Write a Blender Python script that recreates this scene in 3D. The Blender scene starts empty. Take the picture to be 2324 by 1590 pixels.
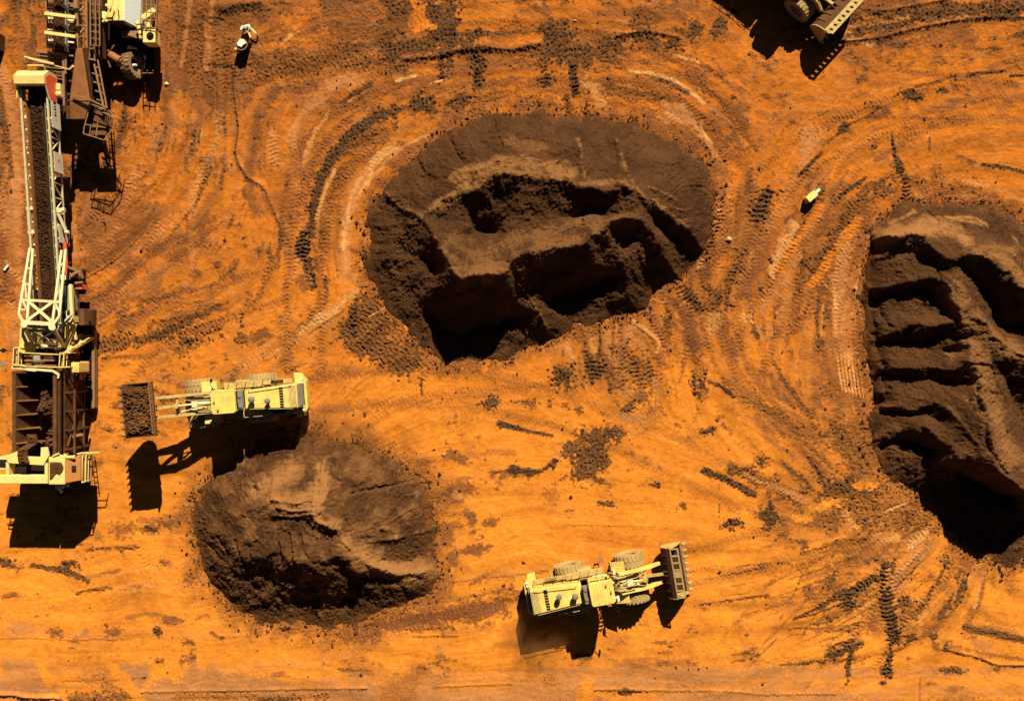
import bpy, bmesh, math, random
import numpy as np
from mathutils import Vector, Matrix, Euler

# ------------------------------------------------------------------ camera, sky, sun, exposure
SC = bpy.context.scene
COL = SC.collection
CAM_H = 85.0            # the drone hovers 85 m above the ground, looking straight down
SPAN = 86.4             # metres of ground across the frame
cam_data = bpy.data.cameras.new("camera")
cam_data.sensor_width = 36.0
cam_data.lens = 36.0 * CAM_H / SPAN
cam_data.clip_start = 1.0
cam_data.clip_end = 6000.0
cam = bpy.data.objects.new("camera", cam_data)
cam.location = (0, 0, CAM_H)
COL.objects.link(cam)
SC.camera = cam

SUN_DIR = Vector((0.275, 1.14, 1.0)).normalized()
SUN_EL = math.asin(SUN_DIR.z)
world = bpy.data.worlds.new("World")
SC.world = world
world.use_nodes = True
wn = world.node_tree
for n in list(wn.nodes):
    wn.nodes.remove(n)
w_out = wn.nodes.new("ShaderNodeOutputWorld")
w_bg = wn.nodes.new("ShaderNodeBackground")
w_sky = wn.nodes.new("ShaderNodeTexSky")
w_sky.sky_type = 'NISHITA'
w_sky.sun_disc = False
w_sky.sun_elevation = SUN_EL
w_sky.sun_rotation = math.atan2(SUN_DIR.x, SUN_DIR.y)
w_sky.altitude = 600
w_sky.air_density = 0.15
w_sky.dust_density = 0.3
w_sky.ozone_density = 0.3
w_bg.inputs[1].default_value = 0.05
wn.links.new(w_sky.outputs[0], w_bg.inputs[0])
wn.links.new(w_bg.outputs[0], w_out.inputs[0])

sun_data = bpy.data.lights.new("sun", 'SUN')
sun_data.energy = 5.0
sun_data.angle = math.radians(0.5)
sun_data.color = (1.0, 0.90, 0.74)
sun = bpy.data.objects.new("sun", sun_data)
sun.rotation_euler = SUN_DIR.to_track_quat('Z', 'Y').to_euler()
sun.location = (20, 60, 90)
COL.objects.link(sun)

SC.view_settings.view_transform = 'Standard'
SC.view_settings.look = 'None'
SC.view_settings.gamma = 1.0
SC.view_settings.use_curve_mapping = False
SC.view_settings.exposure = 0.85
SC.cycles.max_bounces = 4
SC.cycles.diffuse_bounces = 1
SC.cycles.glossy_bounces = 2

# ------------------------------------------------------------------ measures
# survey coordinates: 2324 x 1590 units over the ground plan seen from the drone
S = SPAN / 2324.0
def P(vx, vy, z=0.0):
    k = 1.0 - z / CAM_H
    return Vector(((vx - 1162.0) * S * k, (795.0 - vy) * S * k, z))
def G(vx, vy):
    return ((vx - 1162.0) * S, (795.0 - vy) * S)

rnd = random.Random(7)

# ------------------------------------------------------------------ materials
def mat_new(name):
    m = bpy.data.materials.new(name)
    m.use_nodes = True
    nt = m.node_tree
    b = nt.nodes["Principled BSDF"]
    return m, nt, b

def paint(name, col, rough=0.55, dust=0.35, dustcol=(0.30, 0.13, 0.035), metallic=0.0, scale=1.5, chips=0.0, chipcol=(0.05, 0.03, 0.02)):
    """worn painted or bare surface: base colour, patches of settled dust, small chips, fine roughness"""
    m, nt, b = mat_new(name)
    N, L = nt.nodes, nt.links
    tc = N.new("ShaderNodeTexCoord")
    n1 = N.new("ShaderNodeTexNoise"); n1.inputs["Scale"].default_value = scale; n1.inputs["Detail"].default_value = 6; n1.inputs["Roughness"].default_value = 0.65
    L.new(tc.outputs["Object"], n1.inputs["Vector"])
    r1 = N.new("ShaderNodeMapRange"); r1.inputs[1].default_value = 0.42; r1.inputs[2].default_value = 0.75; r1.inputs[3].default_value = 0.0; r1.inputs[4].default_value = dust
    L.new(n1.outputs["Fac"], r1.inputs[0])
    mx = N.new("ShaderNodeMixRGB"); mx.inputs[1].default_value = (*col, 1); mx.inputs[2].default_value = (*dustcol, 1)
    L.new(r1.outputs[0], mx.inputs[0])
    n2 = N.new("ShaderNodeTexNoise"); n2.inputs["Scale"].default_value = scale * 9; n2.inputs["Detail"].default_value = 4
    L.new(tc.outputs["Object"], n2.inputs["Vector"])
    r2 = N.new("ShaderNodeMapRange"); r2.inputs[1].default_value = 0.3; r2.inputs[2].default_value = 0.7; r2.inputs[3].default_value = 0.82; r2.inputs[4].default_value = 1.12
    L.new(n2.outputs["Fac"], r2.inputs[0])
    mul = N.new("ShaderNodeMixRGB"); mul.blend_type = 'MULTIPLY'; mul.inputs[0].default_value = 1.0
    L.new(mx.outputs[0], mul.inputs[1]); L.new(r2.outputs[0], mul.inputs[2])
    last = mul
    if chips > 0:
        r3 = N.new("ShaderNodeMapRange"); r3.inputs[1].default_value = 0.62; r3.inputs[2].default_value = 0.68; r3.inputs[4].default_value = chips
        n3 = N.new("ShaderNodeTexNoise"); n3.inputs["Scale"].default_value = scale * 4; n3.inputs["Detail"].default_value = 8
        L.new(tc.outputs["Object"], n3.inputs["Vector"]); L.new(n3.outputs["Fac"], r3.inputs[0])
        mc = N.new("ShaderNodeMixRGB"); mc.inputs[2].default_value = (*chipcol, 1)
        L.new(r3.outputs[0], mc.inputs[0]); L.new(mul.outputs[0], mc.inputs[1])
        last = mc
    L.new(last.outputs[0], b.inputs["Base Color"])
    b.inputs["Roughness"].default_value = rough
    b.inputs["Metallic"].default_value = metallic
    b.inputs["Specular IOR Level"].default_value = 0.3 if max(col) > 0.1 else 0.06
    return m

M = {}
M['cream'] = paint("cream_paint", (0.64, 0.55, 0.275), 0.6, 0.35, (0.50, 0.31, 0.10), chips=0.35, chipcol=(0.14, 0.07, 0.03))
M['yellow'] = paint("pale_yellow_paint", (0.76, 0.515, 0.108), 0.6, 0.8, (0.50, 0.27, 0.060), chips=0.5, chipcol=(0.22, 0.11, 0.03))
M['dusty_yellow'] = paint("dusty_yellow_paint", (0.46, 0.33, 0.10), 0.7, 0.75, (0.27, 0.125, 0.035), chips=0.5, chipcol=(0.07, 0.035, 0.015))
M['blue'] = paint("pale_blue_panel", (0.74, 0.82, 0.74), 0.5, 0.10, (0.40, 0.30, 0.16))
M['grey'] = paint("grey_steel", (0.16, 0.16, 0.13), 0.5, 0.35, (0.22, 0.11, 0.04))
M['greygreen'] = paint("grey_green_steel", (0.25, 0.27, 0.20), 0.5, 0.3, (0.30, 0.18, 0.07))
M['brown'] = paint("ore_stained_steel", (0.085, 0.038, 0.016), 0.75, 0.7, (0.21, 0.088, 0.027), chips=0.5, chipcol=(0.03, 0.015, 0.008))
M['shell'] = paint("shaded_bucket_steel", (0.05, 0.022, 0.010), 0.8, 0.5, (0.10, 0.042, 0.016))  # steel darkened to stand for the bucket's shadowed back
M['rust'] = paint("rusty_chute_steel", (0.24, 0.085, 0.022), 0.7, 0.7, (0.36, 0.15, 0.035), chips=0.6, chipcol=(0.07, 0.025, 0.008))
M['rail'] = paint("weathered_rail", (0.22, 0.115, 0.045), 0.6, 0.5, (0.34, 0.17, 0.06))
M['dark'] = paint("dark_steel", (0.014, 0.010, 0.007), 0.85, 0.3, (0.05, 0.022, 0.009))
M['black'] = paint("black_rubber", (0.012, 0.010, 0.009), 0.8, 0.25, (0.06, 0.03, 0.012))
M['tyre'] = paint("dusty_tyre", (0.34, 0.225, 0.08), 0.9, 0.6, (0.48, 0.29, 0.085), scale=2.5)
M['tyre_dark'] = paint("worn_tyre", (0.21, 0.125, 0.05), 0.9, 0.5, (0.32, 0.19, 0.07), scale=2.5)
M['rim'] = paint("dusty_rim", (0.40, 0.27, 0.10), 0.7, 0.5, (0.36, 0.2, 0.06))
M['red'] = paint("red_orange_paint", (0.78, 0.11, 0.035), 0.5, 0.15, (0.45, 0.17, 0.05))
M['white'] = paint("white_paint", (0.62, 0.60, 0.44), 0.5, 0.15, (0.5, 0.36, 0.16))
M['hotcream'] = paint("sun_bleached_cream", (0.74, 0.55, 0.165), 0.65, 0.4, (0.52, 0.30, 0.08), chips=0.25, chipcol=(0.22, 0.10, 0.03))
M['glass'] = paint("dark_glass", (0.015, 0.018, 0.018), 0.12, 0.25, (0.12, 0.06, 0.02))
M['belt'] = paint("belt_rubber", (0.03, 0.02, 0.014), 0.8, 0.5, (0.10, 0.045, 0.018))
M['panel'] = paint("pale_sign_panel", (0.74, 0.74, 0.52), 0.6, 0.15, (0.6, 0.45, 0.22))
M['orange'] = paint("orange_panel", (0.42, 0.16, 0.035), 0.6, 0.4, (0.36, 0.14, 0.03))

# ------------------------------------------------------------------ scene helpers
def tag(o, label=None, cat=None, group=None, kind=None):
    if label: o['label'] = label
    if cat: o['category'] = cat
    if group: o['group'] = group
    if kind: o['kind'] = kind
    return o
def thing(name, label, cat, loc, rz=0.0, group=None):
    o = bpy.data.objects.new(name, None)
    o.empty_display_size = 0.5
    o.location = loc
    o.rotation_euler = (0, 0, rz)
    COL.objects.link(o)
    return tag(o, label, cat, group)

class MB:
    """collects shapes and links them as one mesh object"""
    def __init__(self, off=(0, 0, 0)):
        self.v = []; self.f = []; self.off = Vector(off); self.smooth = False
    def add(self, verts, faces):
        b = len(self.v)
        self.v += [tuple(Vector(p) - self.off) for p in verts]
        self.f += [tuple(i + b for i in f) for f in faces]
        return self
    def hexa(self, lo, hi):   # lo, hi: four corners each, same order
        return self.add(list(lo) + list(hi), [(3, 2, 1, 0), (4, 5, 6, 7), (0, 1, 5, 4), (1, 2, 6, 5), (2, 3, 7, 6), (3, 0, 4, 7)])
    def box(self, x0, x1, y0, y1, z0, z1):
        return self.hexa([(x0, y0, z0), (x1, y0, z0), (x1, y1, z0), (x0, y1, z0)], [(x0, y0, z1), (x1, y0, z1), (x1, y1, z1), (x0, y1, z1)])
    def beam(self, a, b, w=0.1, h=None, up=(0, 0, 1)):
        a, b = Vector(a), Vector(b)
        h = w if h is None else h
        d = (b - a).normalized()
        u = Vector(up)
        if abs(d.dot(u)) > 0.97: u = Vector((1, 0, 0)) if abs(d.x) < 0.9 else Vector((0, 1, 0))
        s = d.cross(u).normalized() * (w / 2)
        t = s.cross(d).normalized() * (h / 2)
        return self.hexa([a - s - t, a + s - t, a + s + t, a - s + t], [b - s - t, b + s - t, b + s + t, b - s + t])
    def path(self, pts, w=0.05, h=None):
        for a, b in zip(pts[:-1], pts[1:]): self.beam(a, b, w, h)
        return self
    def cyl(self, a, b, r, n=14, r2=None):
        a, b = Vector(a), Vector(b)
        r2 = r if r2 is None else r2
        d = (b - a).normalized()
        u = Vector((0, 0, 1)) if abs(d.z) < 0.9 else Vector((1, 0, 0))
        s = d.cross(u).normalized(); t = s.cross(d).normalized()
        vs = []
        for (c, rr) in ((a, r), (b, r2)):
            for i in range(n):
                q = 2 * math.pi * i / n
                vs.append(c + (s * math.cos(q) + t * math.sin(q)) * rr)
        fs = [tuple(range(n))[::-1], tuple(range(n, 2 * n))] + [(i, (i + 1) % n, n + (i + 1) % n, n + i) for i in range(n)]
        return self.add(vs, fs)
    def prism(self, prof, axis, lo, hi):
        """extrude a 2-D profile; axis 'y': profile is (x, z); 'x': (y, z); 'z': (x, y)"""
        def mk(p, t):
            return {'y': (p[0], t, p[1]), 'x': (t, p[0], p[1]), 'z': (p[0], p[1], t)}[axis]
        n = len(prof)
        vs = [mk(p, lo) for p in prof] + [mk(p, hi) for p in prof]
        return self.add(vs, [tuple(range(n))[::-1], tuple(range(n, 2 * n))] + [(i, (i + 1) % n, n + (i + 1) % n, n + i) for i in range(n)])
    def lathe(self, prof, c, axis='y', n=32):
        """closed profile of (r, t) revolved about an axis through c"""
        m = len(prof); vs = []; fs = []
        for i in range(n):
            q = 2 * math.pi * i / n
            for (r, t) in prof:
                p = (r * math.cos(q), t, r * math.sin(q)) if axis == 'y' else ((t, r * math.cos(q), r * math.sin(q)) if axis == 'x' else (r * math.cos(q), r * math.sin(q), t))
                vs.append((c[0] + p[0], c[1] + p[1], c[2] + p[2]))
        for i in range(n):
            for j in range(m):
                fs.append((i * m + j, i * m + (j + 1) % m, ((i + 1) % n) * m + (j + 1) % m, ((i + 1) % n) * m + j))
        return self.add(vs, fs)
    def build(self, name, mat, parent=None, bevel=0.0, smooth=False, rz=0.0, label=None):
        me = bpy.data.meshes.new(name)
        me.from_pydata(self.v, [], self.f)
        bm = bmesh.new(); bm.from_mesh(me)
        bmesh.ops.recalc_face_normals(bm, faces=bm.faces)
        bm.to_mesh(me); bm.free()
        me.materials.append(mat)
        if smooth:
            me.polygons.foreach_set("use_smooth", [True] * len(me.polygons))
        o = bpy.data.objects.new(name, me)
        COL.objects.link(o)
        if parent is not None: o.parent = parent
        o.rotation_euler = (0, 0, rz)
        if bevel > 0:
            md = o.modifiers.new("bevel", 'BEVEL'); md.width = bevel; md.segments = 2; md.limit_method = 'ANGLE'
        if label: o['label'] = label
        return o

# ------------------------------------------------------------------ number helpers
def sstep(a, b, x):
    t = np.clip((x - a) / (b - a), 0, 1)
    return t * t * (3 - 2 * t)
def fnoise(shape, lam, seed, power=2.0):
    """spectral noise, unit deviation; lam: largest feature in cells"""
    r = np.random.RandomState(seed)
    f = np.fft.rfft2(r.randn(*shape))
    ky = np.fft.fftfreq(shape[0])[:, None]; kx = np.fft.rfftfreq(shape[1])[None, :]
    k = np.sqrt(kx * kx + ky * ky)
    a = 1.0 / (1.0 + (k * lam) ** power)
    a[0, 0] = 0
    n = np.fft.irfft2(f * a, s=shape)
    return (n / n.std()).astype(np.float32)
def bnoise(shape, lam, seed):
    """band noise around one feature size (cells)"""
    r = np.random.RandomState(seed)
    f = np.fft.rfft2(r.randn(*shape))
    ky = np.fft.fftfreq(shape[0])[:, None]; kx = np.fft.rfftfreq(shape[1])[None, :]
    k = np.sqrt(kx * kx + ky * ky) * lam
    a = k * np.exp(-k * k)
    n = np.fft.irfft2(f * a, s=shape)
    return (n / n.std()).astype(np.float32)
def blur(a, lam):
    f = np.fft.rfft2(a)
    ky = np.fft.fftfreq(a.shape[0])[:, None]; kx = np.fft.rfftfreq(a.shape[1])[None, :]
    return np.fft.irfft2(f * np.exp(-(kx * kx + ky * ky) * lam * lam * 2), s=a.shape).astype(np.float32)
def lic(noise, fx, fy, length):
    """smear a noise along a flow field"""
    h, w = noise.shape
    iy, ix = np.mgrid[0:h, 0:w].astype(np.float32)
    acc = noise.copy(); tot = 1.0
    for sgn in (1, -1):
        px, py = ix.copy(), iy.copy()
        for k in range(length):
            jx = np.clip(px, 0, w - 1).astype(np.int32); jy = np.clip(py, 0, h - 1).astype(np.int32)
            px += sgn * fx[jy, jx]; py += sgn * fy[jy, jx]
            jx = np.clip(px, 0, w - 1).astype(np.int32); jy = np.clip(py, 0, h - 1).astype(np.int32)
            wgt = 1.0 - k / length
            acc += noise[jy, jx] * wgt; tot += wgt
    return acc / acc.std()
def resample(pts, step):
    """Catmull-Rom through the points, resampled"""
    p = [np.array(q, float) for q in pts]
    if len(p) == 2:
        n = max(2, int(np.linalg.norm(p[1] - p[0]) / step) + 1)
        return np.array([p[0] + (p[1] - p[0]) * t for t in np.linspace(0, 1, n)])
    q = [2 * p[0] - p[1]] + p + [2 * p[-1] - p[-2]]
    out = []
    for i in range(1, len(q) - 2):
        n = max(2, int(np.linalg.norm(q[i + 1] - q[i]) / step) + 1)
        for t in np.linspace(0, 1, n, endpoint=False):
            a, b, c, d = q[i - 1], q[i], q[i + 1], q[i + 2]
            out.append(0.5 * ((2 * b) + (-a + c) * t + (2 * a - 5 * b + 4 * c - d) * t * t + (-a + 3 * b - 3 * c + d) * t ** 3))
    out.append(p[-1])
    return np.array(out)
def poly_sd(X, Y, poly):
    """signed distance to a polygon, positive inside"""
    d = np.full(X.shape, 1e9, np.float32); ins = np.zeros(X.shape, bool)
    n = len(poly)
    for i in range(n):
        x0, y0 = poly[i]; x1, y1 = poly[(i + 1) % n]
        dx, dy = x1 - x0, y1 - y0
        t = np.clip(((X - x0) * dx + (Y - y0) * dy) / (dx * dx + dy * dy + 1e-9), 0, 1)
        d = np.minimum(d, np.hypot(X - x0 - t * dx, Y - y0 - t * dy))
        if y0 != y1:
            c = ((Y >= min(y0, y1)) & (Y < max(y0, y1))) & (X < x0 + (Y - y0) / (y1 - y0) * dx)
            ins ^= c
    return np.where(ins, d, -d)
def grid_mesh(name, X, Y, Z, mat, attrs, keep=None):
    ny, nx = X.shape
    idx = np.arange(ny * nx).reshape(ny, nx)
    q = np.stack([idx[:-1, :-1], idx[:-1, 1:], idx[1:, 1:], idx[1:, :-1]], -1).reshape(-1, 4)
    co = np.stack([X, Y, Z], -1).reshape(-1, 3).astype(np.float32)
    sel = None
    if keep is not None:
        kq = (keep[:-1, :-1] | keep[:-1, 1:] | keep[1:, 1:] | keep[1:, :-1]).reshape(-1)
        q = q[kq]
        sel = np.unique(q)
        remap = np.zeros(ny * nx, np.int64); remap[sel] = np.arange(len(sel))
        q = remap[q]; co = co[sel]
    me = bpy.data.meshes.new(name)
    me.vertices.add(len(co)); me.vertices.foreach_set("co", co.ravel())
    me.loops.add(q.size); me.loops.foreach_set("vertex_index", q.ravel().astype(np.int32))
    me.polygons.add(len(q)); me.polygons.foreach_set("loop_start", np.arange(0, q.size, 4, dtype=np.int32))
    me.polygons.foreach_set("use_smooth", np.ones(len(q), bool))
    me.update(calc_edges=True)
    for an, chans in attrs.items():
        at = me.attributes.new(an, 'FLOAT_COLOR', 'POINT')
        d = np.stack([c.reshape(-1) for c in chans], -1).astype(np.float32)
        if sel is not None: d = d[sel]
        at.data.foreach_set("color", d.ravel())
    me.materials.append(mat)
    o = bpy.data.objects.new(name, me)
    COL.objects.link(o)
    return o
# ------------------------------------------------------------------ ground: one sheet of trafficked dirt
def make_axis(half, step, far):
    a = np.arange(-half, half + step / 2, step)
    out = [half]; s = step
    while out[-1] < far:
        s *= 1.35; out.append(out[-1] + s)
    o = np.array(out[1:])
    return np.concatenate([-o[::-1], a, o]), len(o)
GSTEP = 0.07
GX, gox = make_axis(47.0, GSTEP, 1500.0)
GY, goy = make_axis(33.5, GSTEP, 1500.0)
XX, YY = np.meshgrid(GX, GY)
XX = XX.astype(np.float32); YY = YY.astype(np.float32)
GSH = XX.shape
VX = XX / S + 1162.0; VY = 795.0 - YY / S

def anchors(pts, sig, nchan):
    """smooth field from scattered anchors"""
    cx = np.linspace(-47, 47, 95); cy = np.linspace(-33.5, 33.5, 68)
    ax, ay = np.meshgrid(cx, cy)
    num = np.zeros((nchan,) + ax.shape); den = np.full(ax.shape, 1e-9)
    for p in pts:
        gx, gy = G(p[0], p[1])
        w = np.exp(-((ax - gx) ** 2 + (ay - gy) ** 2) / (2 * sig * sig)) + 1e-4 / (1 + (ax - gx) ** 2 + (ay - gy) ** 2)
        den += w
        for c in range(nchan): num[c] += w * p[2][c]
    num /= den
    fx = np.clip((GX + 47) / 94 * 94, 0, 93.999); fy = np.clip((GY + 33.5) / 67 * 67, 0, 66.999)
    ix = fx.astype(int); iy = fy.astype(int); tx = (fx - ix)[None, :]; ty = (fy - iy)[:, None]
    out = []
    for c in range(nchan):
        a = num[c]
        out.append((a[iy][:, ix] * (1 - ty) * (1 - tx) + a[iy][:, ix + 1] * (1 - ty) * tx + a[iy + 1][:, ix] * ty * (1 - tx) + a[iy + 1][:, ix + 1] * ty * tx).astype(np.float32))
    return out

# directions in which wheels have dragged the dirt (survey x right, y down)
FLOW = [(50,150,.2,1),(300,500,1,-.8),(300,650,1,-.62),(450,300,.1,1),(600,350,-.25,1),(700,150,1,-.1),(900,180,1,-.4),(1150,100,1,-.05),(1000,230,1,-.5),
 (820,330,.75,-1),(740,450,.25,-1),(690,570,.05,1),(720,700,.5,1),(780,780,1,-.75),(1250,200,1,.05),(1450,180,1,.35),(1600,300,.8,1),(1680,450,.2,1),(1680,600,-.3,1),
 (1560,750,.5,1),(1600,850,.1,1),(1800,500,-.7,1),(1850,700,-.5,1),(1900,600,-.5,1),(1930,800,.05,1),(1750,850,.25,1),(1800,950,.6,1),(1900,1050,.6,.8),(1500,1000,1,.3),
 (1200,950,1,.15),(1400,1150,1,.2),(2000,350,1,-.15),(2200,300,1,-.1),(1900,200,1,-.25),(2200,100,1,-.1),(2200,420,1,.25),(2000,430,-.6,.8),(1900,400,-.6,1),(100,1250,1,.1),
 (300,1350,1,-.05),(300,1500,1,.05),(800,1450,1,0),(1100,1500,1,0),(1500,1500,1,-.03),(1700,1350,1,-.2),(1900,1300,1,-.35),(2100,1300,.8,-.7),(2200,1350,.5,-1),(2250,1480,1,.15),
 (1000,1300,1,-.25),(1100,1100,1,-.3),(550,900,1,-.05),(450,780,1,-.3),(350,900,1,0),(1300,800,.1,1),(1450,820,.05,1),(1200,50,.3,1),(1750,1080,1,.5),(1200,1220,1,.05),(1500,1250,1,-.1),(30,500,.1,1),(60,900,.1,1),
 (2280,1350,1,.1),(1900,1480,1,-.2),(640,480,.2,1),(540,560,.8,-1),(700,780,.9,-.6)]
fa = []
for (x, y, dx, dy) in FLOW:
    th = 2 * math.atan2(-dy, dx)
    fa.append((x, y, (math.cos(th), math.sin(th))))
c2, s2 = anchors(fa, 3.6, 2)
TH = 0.5 * np.arctan2(s2, c2) + 0.16 * fnoise(GSH, 90, 3)
FXD = np.cos(TH).astype(np.float32); FYD = np.sin(TH).astype(np.float32)

# share of dark, ore-stained dirt
DARK = [(50,100,.40),(20,500,.35),(300,450,.50),(250,600,.55),(450,100,.68),(450,300,.30),(600,300,.30),(650,350,.5),(750,100,.5),(900,100,.72),(1100,120,.66),(1000,250,.36),(700,600,.18),(600,500,.22),
 (450,600,.3),(400,700,.26),(500,850,.10),(300,900,.2),(700,820,.15),(850,900,.05),(1200,950,.1),(1300,1050,.2),(1500,950,.14),(1500,1100,.1),(1700,1000,.15),(1150,50,.25),(1400,100,.42),(1300,170,.42),
 (1450,250,.24),(1600,200,.2),(1700,250,.2),(1800,300,.2),(2000,250,.15),(2200,250,.2),(2200,100,.3),(2000,60,.55),(1700,500,.48),(1700,650,.45),(1800,500,.5),(1850,600,.52),(1900,750,.5),(1750,800,.2),
 (1850,900,.38),(1950,1050,.55),(1900,1150,.46),(2050,1250,.36),(1900,1300,.28),(2050,1400,.3),(2200,1450,.18),(2250,1350,.04),(1700,1350,.08),(1500,1300,.06),(1200,1250,.1),(1050,1150,.28),
 (1050,1300,.28),(1200,1450,.02),(1000,1480,.02),(600,1480,.04),(300,1400,.06),(100,1300,.1),(200,1200,.1),(350,1150,.06),(150,1500,.15),(450,1570,.3),(700,1575,.35),(1000,1575,.3),(1250,1570,.25),
 (1700,1585,.3),(2100,1550,.1),(540,760,.34),(1440,800,.4)]
(DK,) = anchors([(x, y, (d + (.07 if y < 850 else 0),)) for x, y, d in DARK], 2.6, 1)

N1 = fnoise(GSH, 40, 11); N2 = fnoise(GSH, 12, 12, 1.6); N3 = bnoise(GSH, 2.2, 13); N4 = bnoise(GSH, 6.0, 14)
LF = lic(np.random.RandomState(5).randn(*GSH).astype(np.float32), FXD, FYD, 16)
LM = lic(bnoise(GSH, 5.0, 15), FXD, FYD, 34)
LC = lic(bnoise(GSH, 14.0, 16), FXD, FYD, 60)
N0 = fnoise(GSH, 160, 17, 2.2); N5 = fnoise(GSH, 22, 18, 1.5)
STREAK = (0.42 * LC + 0.22 * LM + 0.16 * LF + 0.55 * N1 + .45 * N5 + .35 * N0)
STREAK /= STREAK.std()

H = (0.028 * N1 + 0.003 * LM + 0.002 * LF + 0.009 * N2 + .006 * N3).astype(np.float32)
W = {k: np.zeros(GSH, np.float32) for k in 'DBLM'}      # dark ore dirt and painted bank shadow, brown dirt, pale tan scuffs, mauve hardpan
thr = np.interp(DK, [0, .1, .3, .5, .7, 1], [2.5, 1.5, .45, -.25, -.8, -1.8]).astype(np.float32)
LW = lic(bnoise(GSH, 26.0, 23), FXD, FYD, 110)
sB = np.maximum(sstep(-.25, .75, STREAK - thr), .75 * sstep(-.9, 1.5, .8 * LW + .6 * N0 + .3 * STREAK - thr))
W['B'][:] = 0.78 * sB
W['D'][:] = 0.72 * sstep(.6, 1.6, STREAK - thr)
W['L'][:] = 0.45 * sstep(1.9, 2.9, 0.7 * lic(bnoise(GSH, 3.0, 19), FXD, FYD, 24) + 0.6 * N1 + DK)
W['M'][:] = 0.5 * sstep(.7, 1.9, 0.8 * fnoise(GSH, 60, 21) + 0.5 * lic(bnoise(GSH, 10.0, 22), FXD, FYD, 40)) * np.clip(DK * 2.2, .12, 1)

def put(kind, a, sl):
    if kind: a = np.minimum(a * (1.28 if kind == 'D' else 1.2), 1)
    if kind == 'O':
        for k in W: W[k][sl] *= (1 - a)
    else:
        for k in W:
            if k == kind: W[k][sl] += (1 - W[k][sl]) * a
            else: W[k][sl] *= (1 - a)

def win(xmin, xmax, ymin, ymax):
    i0 = max(0, int((xmin + 47) / GSTEP) + gox - 1); i1 = min(GSH[1], int((xmax + 47) / GSTEP) + gox + 2)
    j0 = max(0, int((ymin + 33.5) / GSTEP) + goy - 1); j1 = min(GSH[0], int((ymax + 33.5) / GSTEP) + goy + 2)
    return (slice(j0, j1), slice(i0, i1))

def track_uv(pts, w):
    sl = win(pts[:, 0].min() - w, pts[:, 0].max() + w, pts[:, 1].min() - w, pts[:, 1].max() + w)
    sh = XX[sl].shape
    D = np.full(sh, 1e3, np.float32); U = np.zeros(sh, np.float32); V = np.zeros(sh, np.float32)
    if sh[0] < 2 or sh[1] < 2: return None
    u = 0.0
    j0, i0 = sl[0].start, sl[1].start
    for a, b in zip(pts[:-1], pts[1:]):
        L = math.hypot(*(b - a))
        if L < 1e-6: continue
        s2_ = win(min(a[0], b[0]) - w, max(a[0], b[0]) + w, min(a[1], b[1]) - w, max(a[1], b[1]) + w)
        ls = (slice(s2_[0].start - j0, s2_[0].stop - j0), slice(s2_[1].start - i0, s2_[1].stop - i0))
        ls = (slice(max(0, ls[0].start), ls[0].stop), slice(max(0, ls[1].start), ls[1].stop))
        x = XX[sl][ls] - a[0]; y = YY[sl][ls] - a[1]
        d = (b - a) / L
        t = np.clip(x * d[0] + y * d[1], 0, L)
        v = -x * d[1] + y * d[0]
        dd = np.hypot(x - t * d[0], y - t * d[1])
        m = dd < D[ls]
        D[ls] = np.where(m, dd, D[ls]); U[ls] = np.where(m, u + t, U[ls]); V[ls] = np.where(m, v, V[ls])
        u += L
    return sl, D, U, V, u

def tread(sl, U, V, m, amp, period, hw):
    ph = U / period + 0.55 * np.abs(V) / hw + 0.12 * N4[sl]
    t = np.abs((ph % 1.0) - 0.5) * 4 - 1
    t = np.clip(t * 1.6, -1, 1)
    H[sl] += (amp * m * t).astype(np.float32)

def stroke(pts, w, kind, op=.8, rag=.5, tr=0, taper=0.0, ridge=0.0, survey=True):
    """pts in survey units; w full width in survey units; tr: tread relief (m); ridge: bank height (m)"""
    p = np.array([G(*q) for q in pts]) if survey else np.array(pts)
    p = resample(p, 0.3)
    hw = w * S / 2 * (1.2 if kind in ('D', 'B') else 1) if survey else w / 2
    r = track_uv(p, hw * 1.7 + 0.25)
    if r is None: return
    sl, D, U, V, L = r
    e = np.minimum(U, L - U)
    width = hw * (1 - taper * (1 - U / max(L, .1)))
    q = D / np.maximum(width, .03)
    m = 1 - q + rag * (0.30 * STREAK[sl] + 0.25 * N2[sl] + .18 * N4[sl]) 
    m = sstep(-.08, .5, m)
    if kind: put(kind, op * m, sl)
    if tr: tread(sl, U, V, m, tr, 0.34, hw)
    if ridge: H[sl] += ridge * np.exp(-(D / hw) ** 2)

def blob(x, y, rx, ry, kind, op=.8, ang=0, rag=.8, tr=0):
    gx, gy = G(x, y); a = math.radians(-ang)
    rx, ry = rx * S, ry * S
    R = max(rx, ry) * 1.8 + .2
    sl = win(gx - R, gx + R, gy - R, gy + R)
    dx = XX[sl] - gx; dy = YY[sl] - gy
    u = dx * math.cos(a) + dy * math.sin(a); v = -dx * math.sin(a) + dy * math.cos(a)
    q = np.sqrt((u / rx) ** 2 + (v / ry) ** 2)
    m = sstep(-.08, .5, 1.08 - q + rag * (.26 * STREAK[sl] + .26 * N2[sl] + .2 * N4[sl]))
    put(kind, op * m, sl)
    if tr:
        if ry > rx: u, v = v, u
        tread(sl, u, v, m, tr, .34, min(rx, ry) + .2)

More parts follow.
